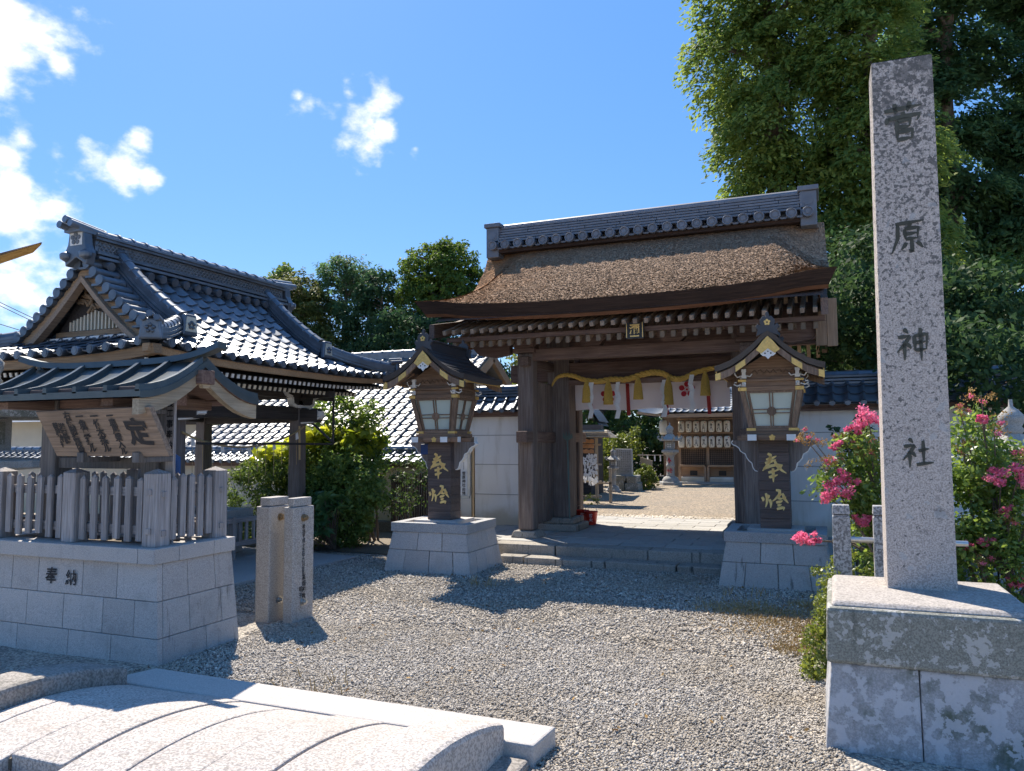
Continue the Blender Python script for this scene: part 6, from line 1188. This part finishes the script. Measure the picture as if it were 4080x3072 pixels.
ss = thing('side_shrine', (-6.4,20,CZ), 'small dark side shrine with curved roof left of the courtyard bush', 'shrine'); MB().box(-7.4,19.6,CZ,-5.7,20.8,1.9).build('body', M['cz_dx'], ss)
b = MB(); b.grid(lambda u, v: (-7.6+2.25*u-.25*v, 19.2+1.9*v, 1.95+.16*(2*u-1)**2+.95*(1-(2*u-1)**2)**.9), 18, 6); b.grid(lambda u, v: (-7.6+2.25*u-.25*v, 19.2+1.9*v, 1.88+.13*(2*u-1)**2+.9*(1-(2*u-1)**2)**.9), 18, 6, 0, True, True); b.build('curved_roof', M['copper_dk'], ss); MB().box(-7.3,19.3,1.7,-5.6,19.6,1.9).build('front_beam', M['gd_x'], ss)
st_ = thing('rope_gate', (-5.6,26,CZ), 'thin bamboo rope gate with paper strips in the shade left of the tall stone lantern', 'gate')
for x in (-6.0,-5.2): MB().tube([(x,27.2,CZ),(x,27.2,1.2)], .02, 6).build('stake', M['stake'], st_)
MB().tube([(-6.2,27.2,1.1),(-5.0,27.2,1.1)], .018, 6).build('crossbar', M['stake'], st_)
for x in (-5.85,-5.6,-5.4): MB().add([(x,27.18,1.1),(x+.05,27.18,1.1),(x+.06,27.18,.9),(x+.01,27.18,.88)], [(0,1,2,3)]).build('paper_strip', M['paper'], st_)
sn = thing('small_sign', (-5.1,24.3,CZ), 'small wooden sign with sloped cap behind the clipped bush', 'sign'); MB().box(-5.27,24.3,CZ,-5.2,24.36,1.0).build('post', M['stake'], sn); MB().hexa([(-5.42,24.28,.80),(-5.08,24.28,.76),(-5.08,24.33,.76),(-5.42,24.33,.80),(-5.45,24.28,1.10),(-5.05,24.28,.98),(-5.05,24.33,.98),(-5.45,24.33,1.10)]).build('board', M['stake'], sn)

# ------------------------------------------------------------------ houses behind the wall
hs = thing('tiled_house', (-10,17,0), 'house with a broad sunlit grey tiled roof and cream gable beyond the hedge', 'house')
MB().box(-13.4,13.9,0,-7.75,20.2,1.75).build('wall_panel', M['cream'], hs)
HY0, HZ0, HY1, HZ1 = 12.95, 1.30, 17.0, 3.72; V = Vector((0,HY1-HY0,HZ1-HZ0)).normalized(); HL = math.hypot(HY1-HY0,HZ1-HZ0)
hr = MB().add([(-13.6,HY0,HZ0),(-7.35,HY0,HZ0),(-7.35,HY1,HZ1),(-13.6,HY1,HZ1),(-13.6,2*HY1-HY0,HZ0),(-7.35,2*HY1-HY0,HZ0)], [(0,1,2,3),(3,2,5,4)]).build('roof', M['tile_old'], hs)
ht = wave_tile('roof_tile', .272, .30, M['tile_old'], rise=.045); ms = []
for r in range(19):
    for i in range(23): ms.append(frame(Vector((-7.5-.265*i,HY0-.02,HZ0+.03))+V*(.247*r), (1,0,0), V))
ms.sort(key=lambda m_: m_.translation.z-.16*abs(m_.translation.x+8.7)**1.0 < 0 and 0 or abs(m_.translation.x+8.8)+.8*abs(m_.translation.z-2.0)); pieces('roof_tile', ht, ms, hr)
cm_ = half_cap('ridge_cap', .3, .1, M['tile_old']); MB().box(-13.6,16.86,3.70,-7.32,17.14,3.86).build('ridge', M['tile_old'], hs)
for i in range(20): link('ridge_cap', cm_, hr, Matrix.Translation((-13.4+i*.3,17,3.86)))
MB().add([(-7.75,13.9,1.7),(-7.75,20.1,1.7),(-7.75,17,3.55)], [(0,1,2)]).build('gable_wall', M['cream'], hs); MB().box(-7.76,16.1,2.5,-7.735,17.5,2.58).box(-7.76,16.3,2.58,-7.735,16.38,3.1).build('gable_timber', M['cz_dx'], hs)
for s in (-1,1): MB().beam((-7.38,17+s*4.0,1.26),(-7.38,17,3.63),.1,.22).build('bargeboard', M['cz_b'], hs)
h2 = thing('rear_house', (-18,17,0), 'low pale-walled house half hidden behind the water pavilion', 'house'); MB().box(-24,15,0,-14.2,19,2.3).build('wall_panel', M['cream'], h2); MB().box(-20,14.95,.3,-15.5,15.0,2.2).build('dark_opening', M['cz_dx'], h2); MB().add([(-24.5,14.3,2.2),(-13.9,14.3,2.2),(-13.9,17,3.3),(-24.5,17,3.3),(-24.5,19.7,2.2),(-13.9,19.7,2.2)], [(0,1,2,3),(3,2,5,4)]).build('roof', M['tile'], h2)  # dark panel on the wall paints the shade inside an open front

# ------------------------------------------------------------------ odds and ends at the edges
tb_ = thing('timber_beam', (-7.6,3.9,0), 'pointed yellow-brown beam tip with dark cap jutting in from the left against the clouds', 'beam')
MB().hexa([(-7.7,3.95,2.78),(-5.62,3.95,3.075),(-5.62,4.05,3.075),(-7.7,4.05,2.78),(-7.7,3.95,2.86),(-5.47,3.99,3.118),(-5.47,4.01,3.118),(-7.7,4.05,2.86)]).build('shaft', wood('yellow_beam_timber', (.40,.22,.06), (.58,.36,.12), 'x'), tb_); MB().hexa([(-7.7,3.94,2.861),(-5.5,3.98,3.112),(-5.5,4.02,3.112),(-7.7,4.06,2.861),(-7.7,3.94,2.91),(-5.46,3.995,3.128),(-5.46,4.005,3.128),(-7.7,4.06,2.91)]).build('cap', wood('dark_beam_cap', (.10,.05,.03), (.18,.10,.06), 'x'), tb_); MB().box(-7.8,3.92,-.02,-7.64,4.08,2.9).build('post', M['gd_v'], tb_)
for k, (z0, z1, lab) in enumerate(((5.45,4.98,'upper thin overhead wire sloping down at the left edge of the sky'),(5.36,4.89,'second thin overhead wire just under the upper one at the left edge'),(4.86,4.54,'lowest thin overhead wire at the left edge, close above the roof'))):
    P = [(-20.64+1.2*f, 14, z0+(z1-z0)*f) for f in (-9,-3,0,1,2,3.2)]; tag(MB().tube(P, .011, 5).build('overhead_wire', M['wire']), lab, 'wire')
cr = thing('copper_roofed_hall', (3.6,15,0), 'hall corner with pale blue-green copper roof behind the flowering shrub at the right edge', 'hall')
MB().grid(lambda u, v: (2.05+2.6*u+.9*v*(1-u), 13.6+2.4*v, 2.0+.28*u*u+.10*(1-u)**3+.95*v**.8), 14, 10).grid(lambda u, v: (2.05+2.6*u, 13.62+.15*v, 1.93+.28*u*u+.10*(1-u)**3), 14, 2, 0, True, True).build('copper_roof', M['copper_gr'], cr); MB().grid(lambda u, v: (2.05+2.6*u, 13.58, 2.02+.28*u*u+.10*(1-u)**3-.05*v), 14, 1).build('eave_edge', M['white'], cr); MB().box(2.6,14.2,0,6,17,2.0).build('wall_panel', M['plaster'], cr)
MB().tube([(2.5,13.5,1.62),(2.62,13.52,1.95),(2.74,13.7,2.2),(2.9,14.0,2.5)], [.05,.08,.07,.05], 8).build('hip_end', M['greyst'], cr)
sl = stone_lantern((1.83,9.5,.0), 'pale stone lantern rising behind the flowering shrub at the right edge', .93)

# ------------------------------------------------------------------ planting
L_dark = leafmat('dark_leaf', (.03,.06,.02), (.11,.18,.05), .35, .55, .25); L_drk2 = leafmat('hedge_leaf', (.075,.15,.045), (.28,.40,.11), .45, .45, .4); L_mid = leafmat('green_leaf', (.05,.09,.022), (.17,.25,.06), .4); L_yel = leafmat('yellow_green_leaf', (.16,.25,.035), (.50,.53,.09), .55); L_fat = leafmat('broad_leaf', (.05,.12,.045), (.11,.22,.08), .3, .35, .5)
L_hin = leafmat('cypress_spray', (.07,.14,.038), (.32,.39,.105), .5, .65, .15); L_ced = leafmat('cedar_spray', (.045,.105,.055), (.16,.26,.10), .45, .65, .15); L_und = leafmat('shade_leaf', (.025,.06,.028), (.09,.155,.055), .35, .6, .15); L_cam = leafmat('evergreen_crown', (.035,.08,.018), (.16,.23,.045), .4, .6, .2); L_blu = leafmat('blue_evergreen', (.022,.058,.03), (.08,.145,.06), .35, .65, .15); L_pin = leafmat('olive_pine', (.05,.08,.024), (.21,.22,.065), .4, .6, .2)
L_myr = leafmat('myrtle_leaf', (.065,.13,.03), (.26,.36,.085), .45, .4, .45); L_pnk = leafmat('pink_blossom', (.62,.11,.20), (.90,.34,.45), .35, .8, .05); L_bud = leafmat('tan_bud', (.28,.17,.06), (.52,.36,.14), .2, .8, .2); L_box = leafmat('box_leaf', (.06,.10,.02), (.26,.30,.06), .4, .45, .5)
def bush(name, label, cat, loc, blobs, n, cr_, per, size, mat, seed, asp=.5, group=None, stem=True, **k):
    t = thing(name, loc, label, cat, group); leaves('foliage', shell(blobs, n, seed, .55, .25), cr_, per, size, mat, t, seed, asp, kind=None, **k)
    if stem:
        b = MB(); g = random.Random(seed)
        for q in range(6): bl = g.choice(blobs); e = Vector((bl[0]+g.uniform(-.5,.5)*bl[3], bl[1]+g.uniform(-.5,.5)*bl[4], bl[2]+g.uniform(-.2,.6)*bl[5])); s = Vector((loc[0]+g.uniform(-.1,.1), loc[1]+g.uniform(-.1,.1), loc[2]-.03)); b.tube([s, s.lerp(e,.5)+Vector((g.uniform(-.06,.06),0,.04)), e], [.022,.015,.005], 6)
        b.build('stem', M['trunk'], t)
    return t
bush('hedge_shrub', 'dense dark small-leaved shrub beside the booth, behind the pavilion railing', 'shrub', (-8.5,10.2,0), [(-8.7,10.3,.62,.75,.5,.72),(-7.75,10.1,.7,.6,.5,.75)], 520, .13, 30, .06, L_mid, 21)
bush('hedge_shrub', 'darkest rounded shrub between the pavilion post and the left lantern tower', 'shrub', (-6.9,10.3,0), [(-7.0,10.25,.72,.62,.55,.75),(-7.3,10.4,.9,.4,.4,.6)], 620, .14, 30, .07, L_drk2, 22)
bush('yellow_shrub', 'yellow-green broad-leaved shrub glowing in the sun above the dark hedge', 'shrub', (-8.0,10.7,0), [(-8.5,10.7,1.35,.6,.35,.28),(-7.7,10.75,1.55,.55,.35,.28),(-7.05,10.75,1.6,.4,.3,.26)], 150, .16, 10, .19, L_yel, 23, .6, up=1.0)
bush('leafy_shrub', 'green leafy shrub with tall climbing sprigs in front of the sunlit tiled roof', 'shrub', (-6.9,10.9,0), [(-7.2,10.8,1.35,.5,.4,.5),(-6.95,10.9,1.8,.3,.25,.5),(-7.5,11.0,2.0,.35,.2,.45),(-6.85,10.85,1.15,.25,.3,.4),(-8.0,11,2.0,.25,.2,.35)], 420, .14, 16, .08, L_myr, 24, .45, up=.6)
bush('overhanging_shrub', 'thin dark sprays of leaves overhanging the slatted side gate', 'shrub', (-6.3,11.0,0), [(-6.15,10.9,1.1,.4,.3,.3),(-6.3,10.8,.7,.35,.3,.3)], 70, .13, 12, .07, L_dark, 25, .4)
ft = thing('palmate_plant', (-6.85,9.75,0), 'dark plant with large hand-shaped leaves at the foot of the hedge', 'plant')
b = MB(); vs = [(0,0,0)]; n_ = 8
for k in range(n_):
    a = R(-140+280*k/(n_-1)); c_, s_ = math.sin(a), math.cos(a); r1 = .13*(1-.12*abs(k-3.5)/3.5)
    b.add([(0,0,0),(.035*c_-.022*s_,.035*s_+.022*c_,0),(r1*.62*c_-.024*s_,r1*.62*s_+.024*c_,.006),(r1*c_,r1*s_,-.02),(r1*.62*c_+.024*s_,r1*.62*s_-.024*c_,.006),(.035*c_+.022*s_,.035*s_-.022*c_,0)], [(0,1,2,3,4,5)])
fm_ = b.mesh('palmate_leaf', L_fat); g = random.Random(5); bs_ = MB()
fm_.attributes.new('tint','FLOAT','POINT').data.foreach_set('value', np.random.default_rng(2).random(len(fm_.vertices)).astype(np.float32))
for k in range(34):
    x, y, z = -6.95+g.gauss(0,.26), 9.52+g.uniform(-.12,.2), g.uniform(.2,.8); link('palmate_leaf', fm_, ft, Matrix.Translation((x,y,z)) @ Matrix.Rotation(g.uniform(0,6.28),4,'Z') @ Matrix.Rotation(R(g.uniform(15,60)),4,'X') @ Matrix.Scale(g.uniform(1.1,1.8),4)); bs_.tube([(-6.85+g.uniform(-.05,.05),9.8,0),((x-6.85)/2,(y+9.8)/2,z*.6),(x,y,z)], .006, 4, caps=False)
bs_.build('stalk', M['trunk'], ft)
bush('box_shrub', 'low bright green box shrub at the foot of the pillar base', 'shrub', (-.06,5.95,0), [(-.05,5.85,.16,.13,.2,.22),(.02,6.02,.42,.12,.18,.26),(-.1,5.75,.06,.1,.16,.12)], 190, .05, 26, .026, L_box, 31, .6, stem=False)
bush('box_shrub', 'bright green box shrub seen between the two granite fence posts', 'shrub', (.25,6.65,0), [(.22,6.6,.4,.35,.22,.36),(.6,6.6,.35,.3,.25,.32)], 220, .06, 24, .03, L_box, 32, .6, stem=False)
bush('evergreen_shrub', 'dark evergreen shrub standing out against the white wall right of the gate', 'shrub', (.3,9.9,0), [(.3,9.85,1.62,.22,.25,.30),(.5,9.9,1.3,.35,.3,.4),(.55,9.9,.8,.3,.3,.5)], 90, .1, 15, .075, L_blu, 33, .5)
def myrtle(label, loc, blobs, n, pink, buds, seed):
    t = bush('crape_myrtle', label, 'shrub', loc, blobs, n, .12, 20, .052, L_myr, seed, .55, up=.7); g = random.Random(seed); b = MB()
    for q, (c, r_) in enumerate(pink): C = [(c[0]+g.gauss(0,r_*.5), c[1]+g.gauss(0,r_*.4), c[2]+g.gauss(0,r_*.4)) for _ in range(7)]; leaves('blossom', C, r_*.55, 46, .021, L_pnk, t, seed+q, .9, up=.2, kind='stuff')
    for q, (c, r_) in enumerate(buds): C = [(c[0]+g.gauss(0,r_*.5), c[1]+g.gauss(0,r_*.4), c[2]+g.gauss(0,r_*.4)) for _ in range(7)]; leaves('bud_cluster', C, r_*.5, 24, .014, L_bud, t, seed+40+q, .9, up=.2, kind='stuff'); leaves('blossom', C[:2], r_*.3, 26, .016, L_pnk, t, seed+80+q, .9, kind='stuff')
    for (c, r_) in pink+buds: b.tube([(loc[0],loc[1],.5),((c[0]+loc[0])/2,(c[1]+loc[1])/2+.1,(c[2]+.5)/2+.08),c], [.012,.008,.004], 5)
    b.build('flowering_twig', M['trunk'], t); return t
myrtle('crape myrtle with bright pink blossom and tan buds, left of the inscribed pillar', (.55,7.4,0), [(.40,7.3,1.2,.30,.3,.45),(.15,7.2,1.18,.22,.2,.2),(.3,7.2,1.5,.22,.2,.18),(.55,7.5,.7,.35,.4,.5)], 330,
  [((.34,7.15,1.80),.10),((.44,7.2,1.74),.09),((.24,7.1,1.70),.06),((.10,7.0,1.20),.10),((.0,7.0,1.13),.09),((.16,7.05,1.28),.07),((-.2,7.2,.74),.075),((-.13,7.15,.75),.06),((.27,7.1,.95),.07),((.08,7.1,1.55),.05)],
  [((-.17,7.2,1.63),.07),((-.08,7.2,1.58),.08),((-.04,7.2,1.39),.10),((.06,7.15,1.42),.07),((.27,7.2,1.56),.11),((.35,7.15,1.48),.09),((.14,7.2,1.62),.07),((.46,7.2,1.44),.08)], 41)
myrtle('crape myrtle with scattered pink flowers filling the right edge behind the pillar', (1.3,7.3,0), [(1.1,7.3,1.5,.22,.25,.35),(1.45,7.3,.95,.5,.4,.35),(1.2,7.2,.5,.55,.4,.5),(1.75,7.4,.9,.4,.4,.6),(1.0,7.3,.95,.3,.3,.4),(1.35,7.5,1.3,.35,.3,.3)], 800,
  [((1.17,7.1,1.76),.035),((1.26,7.0,1.31),.09),((1.38,7.0,1.33),.085),((1.0,7.0,.75),.05),((1.14,7.0,.81),.04),((1.33,6.95,.50),.05),((1.20,6.95,.44),.04),((1.3,7.05,1.06),.045)],
  [((1.17,7.1,1.95),.10),((1.25,7.1,1.70),.11),((1.02,7.15,1.85),.06),((1.05,7.15,1.55),.07),((1.42,7.0,1.45),.09),((1.29,7.0,1.02),.09),((1.08,6.95,.68),.09),((1.36,6.95,.58),.06)], 43)
# courtyard planting
bush('courtyard_bush', 'sunlit spreading green bush behind the monument in the courtyard', 'bush', (-6.1,24,CZ), [(-6.3,23.8,1.25,.75,.6,.45),(-5.7,23.8,1.5,.45,.4,.4),(-6.6,23.7,.8,.5,.5,.5),(-5.5,23.9,2.0,.12,.12,.3)], 230, .16, 18, .10, L_box, 51)
bush('clipped_bush', 'rounded clipped bush in front of the stone lantern in the courtyard', 'bush', (-4.9,22.5,CZ), [(-4.92,22.5,.48,.38,.38,.40)], 330, .06, 26, .045, L_box, 52, .6)
bush('low_plant', 'low leafy plants under the votive rack', 'plant', (-5.2,16.8,CZ), [(-5.0,16.7,.32,.3,.2,.16),(-5.6,16.7,.35,.4,.2,.2)], 60, .08, 16, .05, L_box, 53)
# ------------------------------------------------------------------ trees
def tree(label, loc, top, r0, blobs, n, cr_, per, size, mat, seed, asp=.42, droop=.5, group='trees round the shrine', inner=.62, cat='tree', name='tree', lump=.28, flat=.7, frond=.0):
    t = thing(name, loc, label, cat, group); C = shell(blobs, n, seed, inner, lump); cen = np.array([loc[0],loc[1],np.mean([b_[2] for b_ in blobs])])
    leaves('crown', C, cr_, per, size, mat, t, seed, asp, up=.35, droop=droop, flat=flat, out_from=cen, frond=frond)
    b = MB(); g = random.Random(seed); limbs(b, loc, top, r0, [C[g.randrange(len(C))] for _ in range(44)], seed); b.build('trunk', M['trunk'], t); return t
tree('tall sunlit cypress directly behind the gate roof', (-.9,20.2,0), (-.9,20.2,16), .42, [(-1.6,20,11.3,1.35,1.3,1.3),(-1.2,20,13.6,1.5,1.5,1.5),(-1.35,20,9.3,.95,1.2,1.0),(-.2,19.6,12.2,1.4,1.3,1.8),(-.3,19.5,9.6,1.5,1.3,1.7),(-.2,20,15.6,1.8,1.6,1.5),(.1,19.6,7.2,1.4,1.3,1.6),(-1.2,20.2,7.6,1.2,1.2,1.2)], 1700, .40, 50, .15, L_hin, 61, frond=.75)
tree('broad cypress behind the inscribed pillar, lit on its left side', (1.3,19.5,0), (1.4,19.5,16), .38, [(1.2,19.2,13.2,1.4,1.3,1.8),(1.0,19,10.6,1.2,1.2,1.7),(1.3,19,8.2,1.3,1.2,1.5),(.7,19,5.9,1.1,1.1,1.5),(1.6,19.2,15.2,1.3,1.3,1.2),(.5,19,4.1,.9,1.0,1.3),(1.8,19,6.0,.9,1,1.5)], 1450, .40, 50, .15, L_hin, 62, frond=.75)
tree('dark straight cedar showing its trunk and sky gaps right of the pillar', (3.5,24,0), (3.7,24,18), .36, [(2.6,24.5,12.6,1.1,1.1,1.0),(2.4,24.5,10.4,1.1,1.1,1.0),(2.6,24.5,8.0,1.2,1.1,1.1),(3.3,24,14,1.1,1.2,1.0),(4.2,24.2,12.4,1.0,1.0,.7),(3.1,23.8,11.4,.9,1,.7),(4.4,24,10.2,1.0,1.1,.8),(3.2,23.8,9.0,1.0,1.1,.8),(4.4,24,8.3,1.0,1.1,.8),(3.6,24,6.9,1.3,1.2,.9),(4.5,24,14.6,1,1,.9)], 1200, .42, 46, .18, L_ced, 63, inner=.25, frond=.5)
tree('second dark cedar at the right edge of the sky', (6.0,24.5,0), (6.1,24.5,17), .34, [(5.6,24.5,13.6,1.0,1.1,.9),(6.3,24.3,11.6,1.2,1.1,.9),(5.4,24.2,9.8,.9,1,.8),(6.4,24.4,8.2,1.3,1.2,1.0),(5.2,24,7.0,1.0,1.1,.9)], 900, .42, 46, .18, L_ced, 64, inner=.25, frond=.5)
tree('bright broad-leaved tree low at the right edge above the flowering shrub', (3.2,16.3,0), (3.2,16.3,4.8), .16, [(3.2,16,4.2,.75,.7,.7),(2.8,15.9,3.5,.6,.6,.6),(3.6,16,3.4,.7,.7,.8)], 260, .24, 30, .10, L_cam, 65, .5, .2)
tree('shaded undergrowth tree behind the right-hand wall', (1.4,15.4,0), (1.4,15.4,3.6), .15, [(1.35,11.45,2.75,.65,.35,.5),(2.1,11.4,2.5,.6,.4,.7),(.55,13.0,3.7,.75,.55,.7),(1.45,12.95,3.5,.8,.55,.7),(2.2,12.9,3.4,.7,.5,.7),(.5,14.4,2.9,1.0,.9,1.2),(1.7,14.2,3.0,1.0,1.0,1.3),(2.7,14.2,2.6,.9,.9,1.2),(-.3,15,3.2,.7,.7,.9),(1.0,14.6,4.4,1.2,1.0,1.0),(1.9,13.3,3.1,.6,.5,.6),(.9,13.2,3.2,.6,.5,.6)], 1350, .26, 30, .11, L_und, 66, .5, .2)
tree('small pale green tree at the left end of the far tree line', (-31.6,39,0), (-31.6,39,11), .25, [(-31.3,39,11.7,.9,.9,.9),(-30.6,39,10.4,1.2,1,1.2),(-31.8,39,10.0,1,1,1)], 200, .45, 28, .26, L_mid, 71, .5, .2)
tree('olive-tinted conifer left of centre in the far tree line', (-29,38,0), (-28.8,38,10.6), .35, [(-29.4,38,10.6,1.3,1.3,1.3),(-28.2,38,9.4,1.3,1.3,1.5),(-29.2,38,9.0,1.5,1.4,1.7),(-28.2,37.5,7.2,2.0,1.6,1.9),(-26.6,37.4,6.6,1.7,1.6,1.8),(-30,38,7,1.5,1.5,1.8)], 900, .5, 36, .24, L_pin, 72, .4, .3, frond=.35)
tree('flat-topped dark pine rising above the olive conifer', (-26.6,39,0), (-26.5,39,12.6), .3, [(-26.8,39,12.0,1.6,1.2,.75),(-25.6,39,11.2,1.2,1.0,.7),(-27.4,39,10.8,1.2,1.0,.8),(-26.3,39,9.7,1.5,1.3,.9)], 300, .5, 30, .25, L_ced, 73, .35, .2, frond=.15)
tree('blue-green tree between the pine and the round crown', (-23.6,38,0), (-23.5,38,11), .32, [(-23.6,38,10.2,1.2,1.2,1.3),(-24.2,38,8.2,1.6,1.4,1.6),(-22.8,37.6,6.6,1.7,1.5,1.7),(-25,37,5.6,1.6,1.4,1.6)], 520, .5, 32, .25, L_blu, 74, .45, .5)
tree('large round-crowned tree nearest the gate roof in the far tree line', (-19.6,38,0), (-19.6,38,12), .45, [(-20.2,38,11.2,1.7,1.7,1.6),(-18.9,38,11.2,1.5,1.7,1.6),(-19.2,37.8,9.5,1.9,1.8,1.7),(-20.8,37.8,9.2,1.4,1.6,1.6)], 720, .38, 36, .22, L_cam, 75, .45, .4)
tree('dark spreading tree below the round crown, behind the left lantern tower', (-19.5,36,0), (-19.5,36,8), .4, [(-20.5,36,7.0,1.9,1.5,1.8),(-18.2,35.6,6.6,1.7,1.5,1.8),(-19.3,35,4.4,2.2,1.5,1.8),(-16.6,35.5,5.0,1.6,1.4,1.8),(-22.6,36,4.6,1.7,1.4,1.7),(-15.2,35,3.6,1.5,1.4,1.6)], 900, .5, 32, .25, L_blu, 76, .45, .4)
tree('small bright tree beyond the cream gable, left of the gate post', (-8.9,23,0), (-8.9,23,5), .14, [(-8.8,23,4.5,.6,.6,.8),(-8.6,23,3.4,.7,.6,.8),(-8.0,23.2,2.8,.6,.6,.7)], 190, .25, 26, .13, L_box, 77, .5, .2)
tree('dense dark trees behind the courtyard bush', (-8,30,0), (-8,30,5), .3, [(-9.0,30,3.0,1.5,1.2,2.2),(-7.2,30.4,3.4,1.4,1.2,2.4),(-5.8,31,2.8,1.1,1.0,2.4),(-10.6,30,3.6,1.5,1.2,2.6),(-7.5,29,1.2,2.6,.6,1.2),(-4.8,29.2,1.3,1.2,.6,1.2)], 1100, .36, 30, .17, L_dark, 78, .5, .3)
tree('shaded dark tree behind the shrine office', (-3.4,32,0), (-3.4,32,6), .3, [(-4.2,32,3.4,1.2,1.1,2.8),(-2.6,32,3.8,1.4,1.2,3.0),(-1.2,31,3.6,1.3,1.2,3.0)], 420, .4, 30, .2, L_dark, 79, .5, .3)
# distant wood closing the horizon
g = np.random.default_rng(9); C = []
for a in np.linspace(-2.2, 1.5, 300):
    rr = 95+25*g.random(); C.append((math.sin(a)*rr, math.cos(a)*rr, 1+5*g.random()))
leaves('distant_wood', C, 3.4, 60, 1.1, L_blu, None, 99, .6, kind='stuff')

g = np.random.default_rng(77); n = 260; C = np.stack([np.concatenate([g.uniform(-4.3,-.1,n//2), g.normal(-.9,1.0,n-n//2)]), np.concatenate([g.uniform(4.2,9.3,n//2), g.normal(8.3,.8,n-n//2)]), np.full(n,.018)], 1); C = C[(C[:,1] < 9.45) & (C[:,0] < -.05)]
leaves('fallen_leaves', C, .02, 1, .035, leafmat('dead_leaf', (.16,.08,.03), (.38,.24,.09), .1, .8, .1), None, 78, .5, up=2.5, flat=.2, kind='stuff')
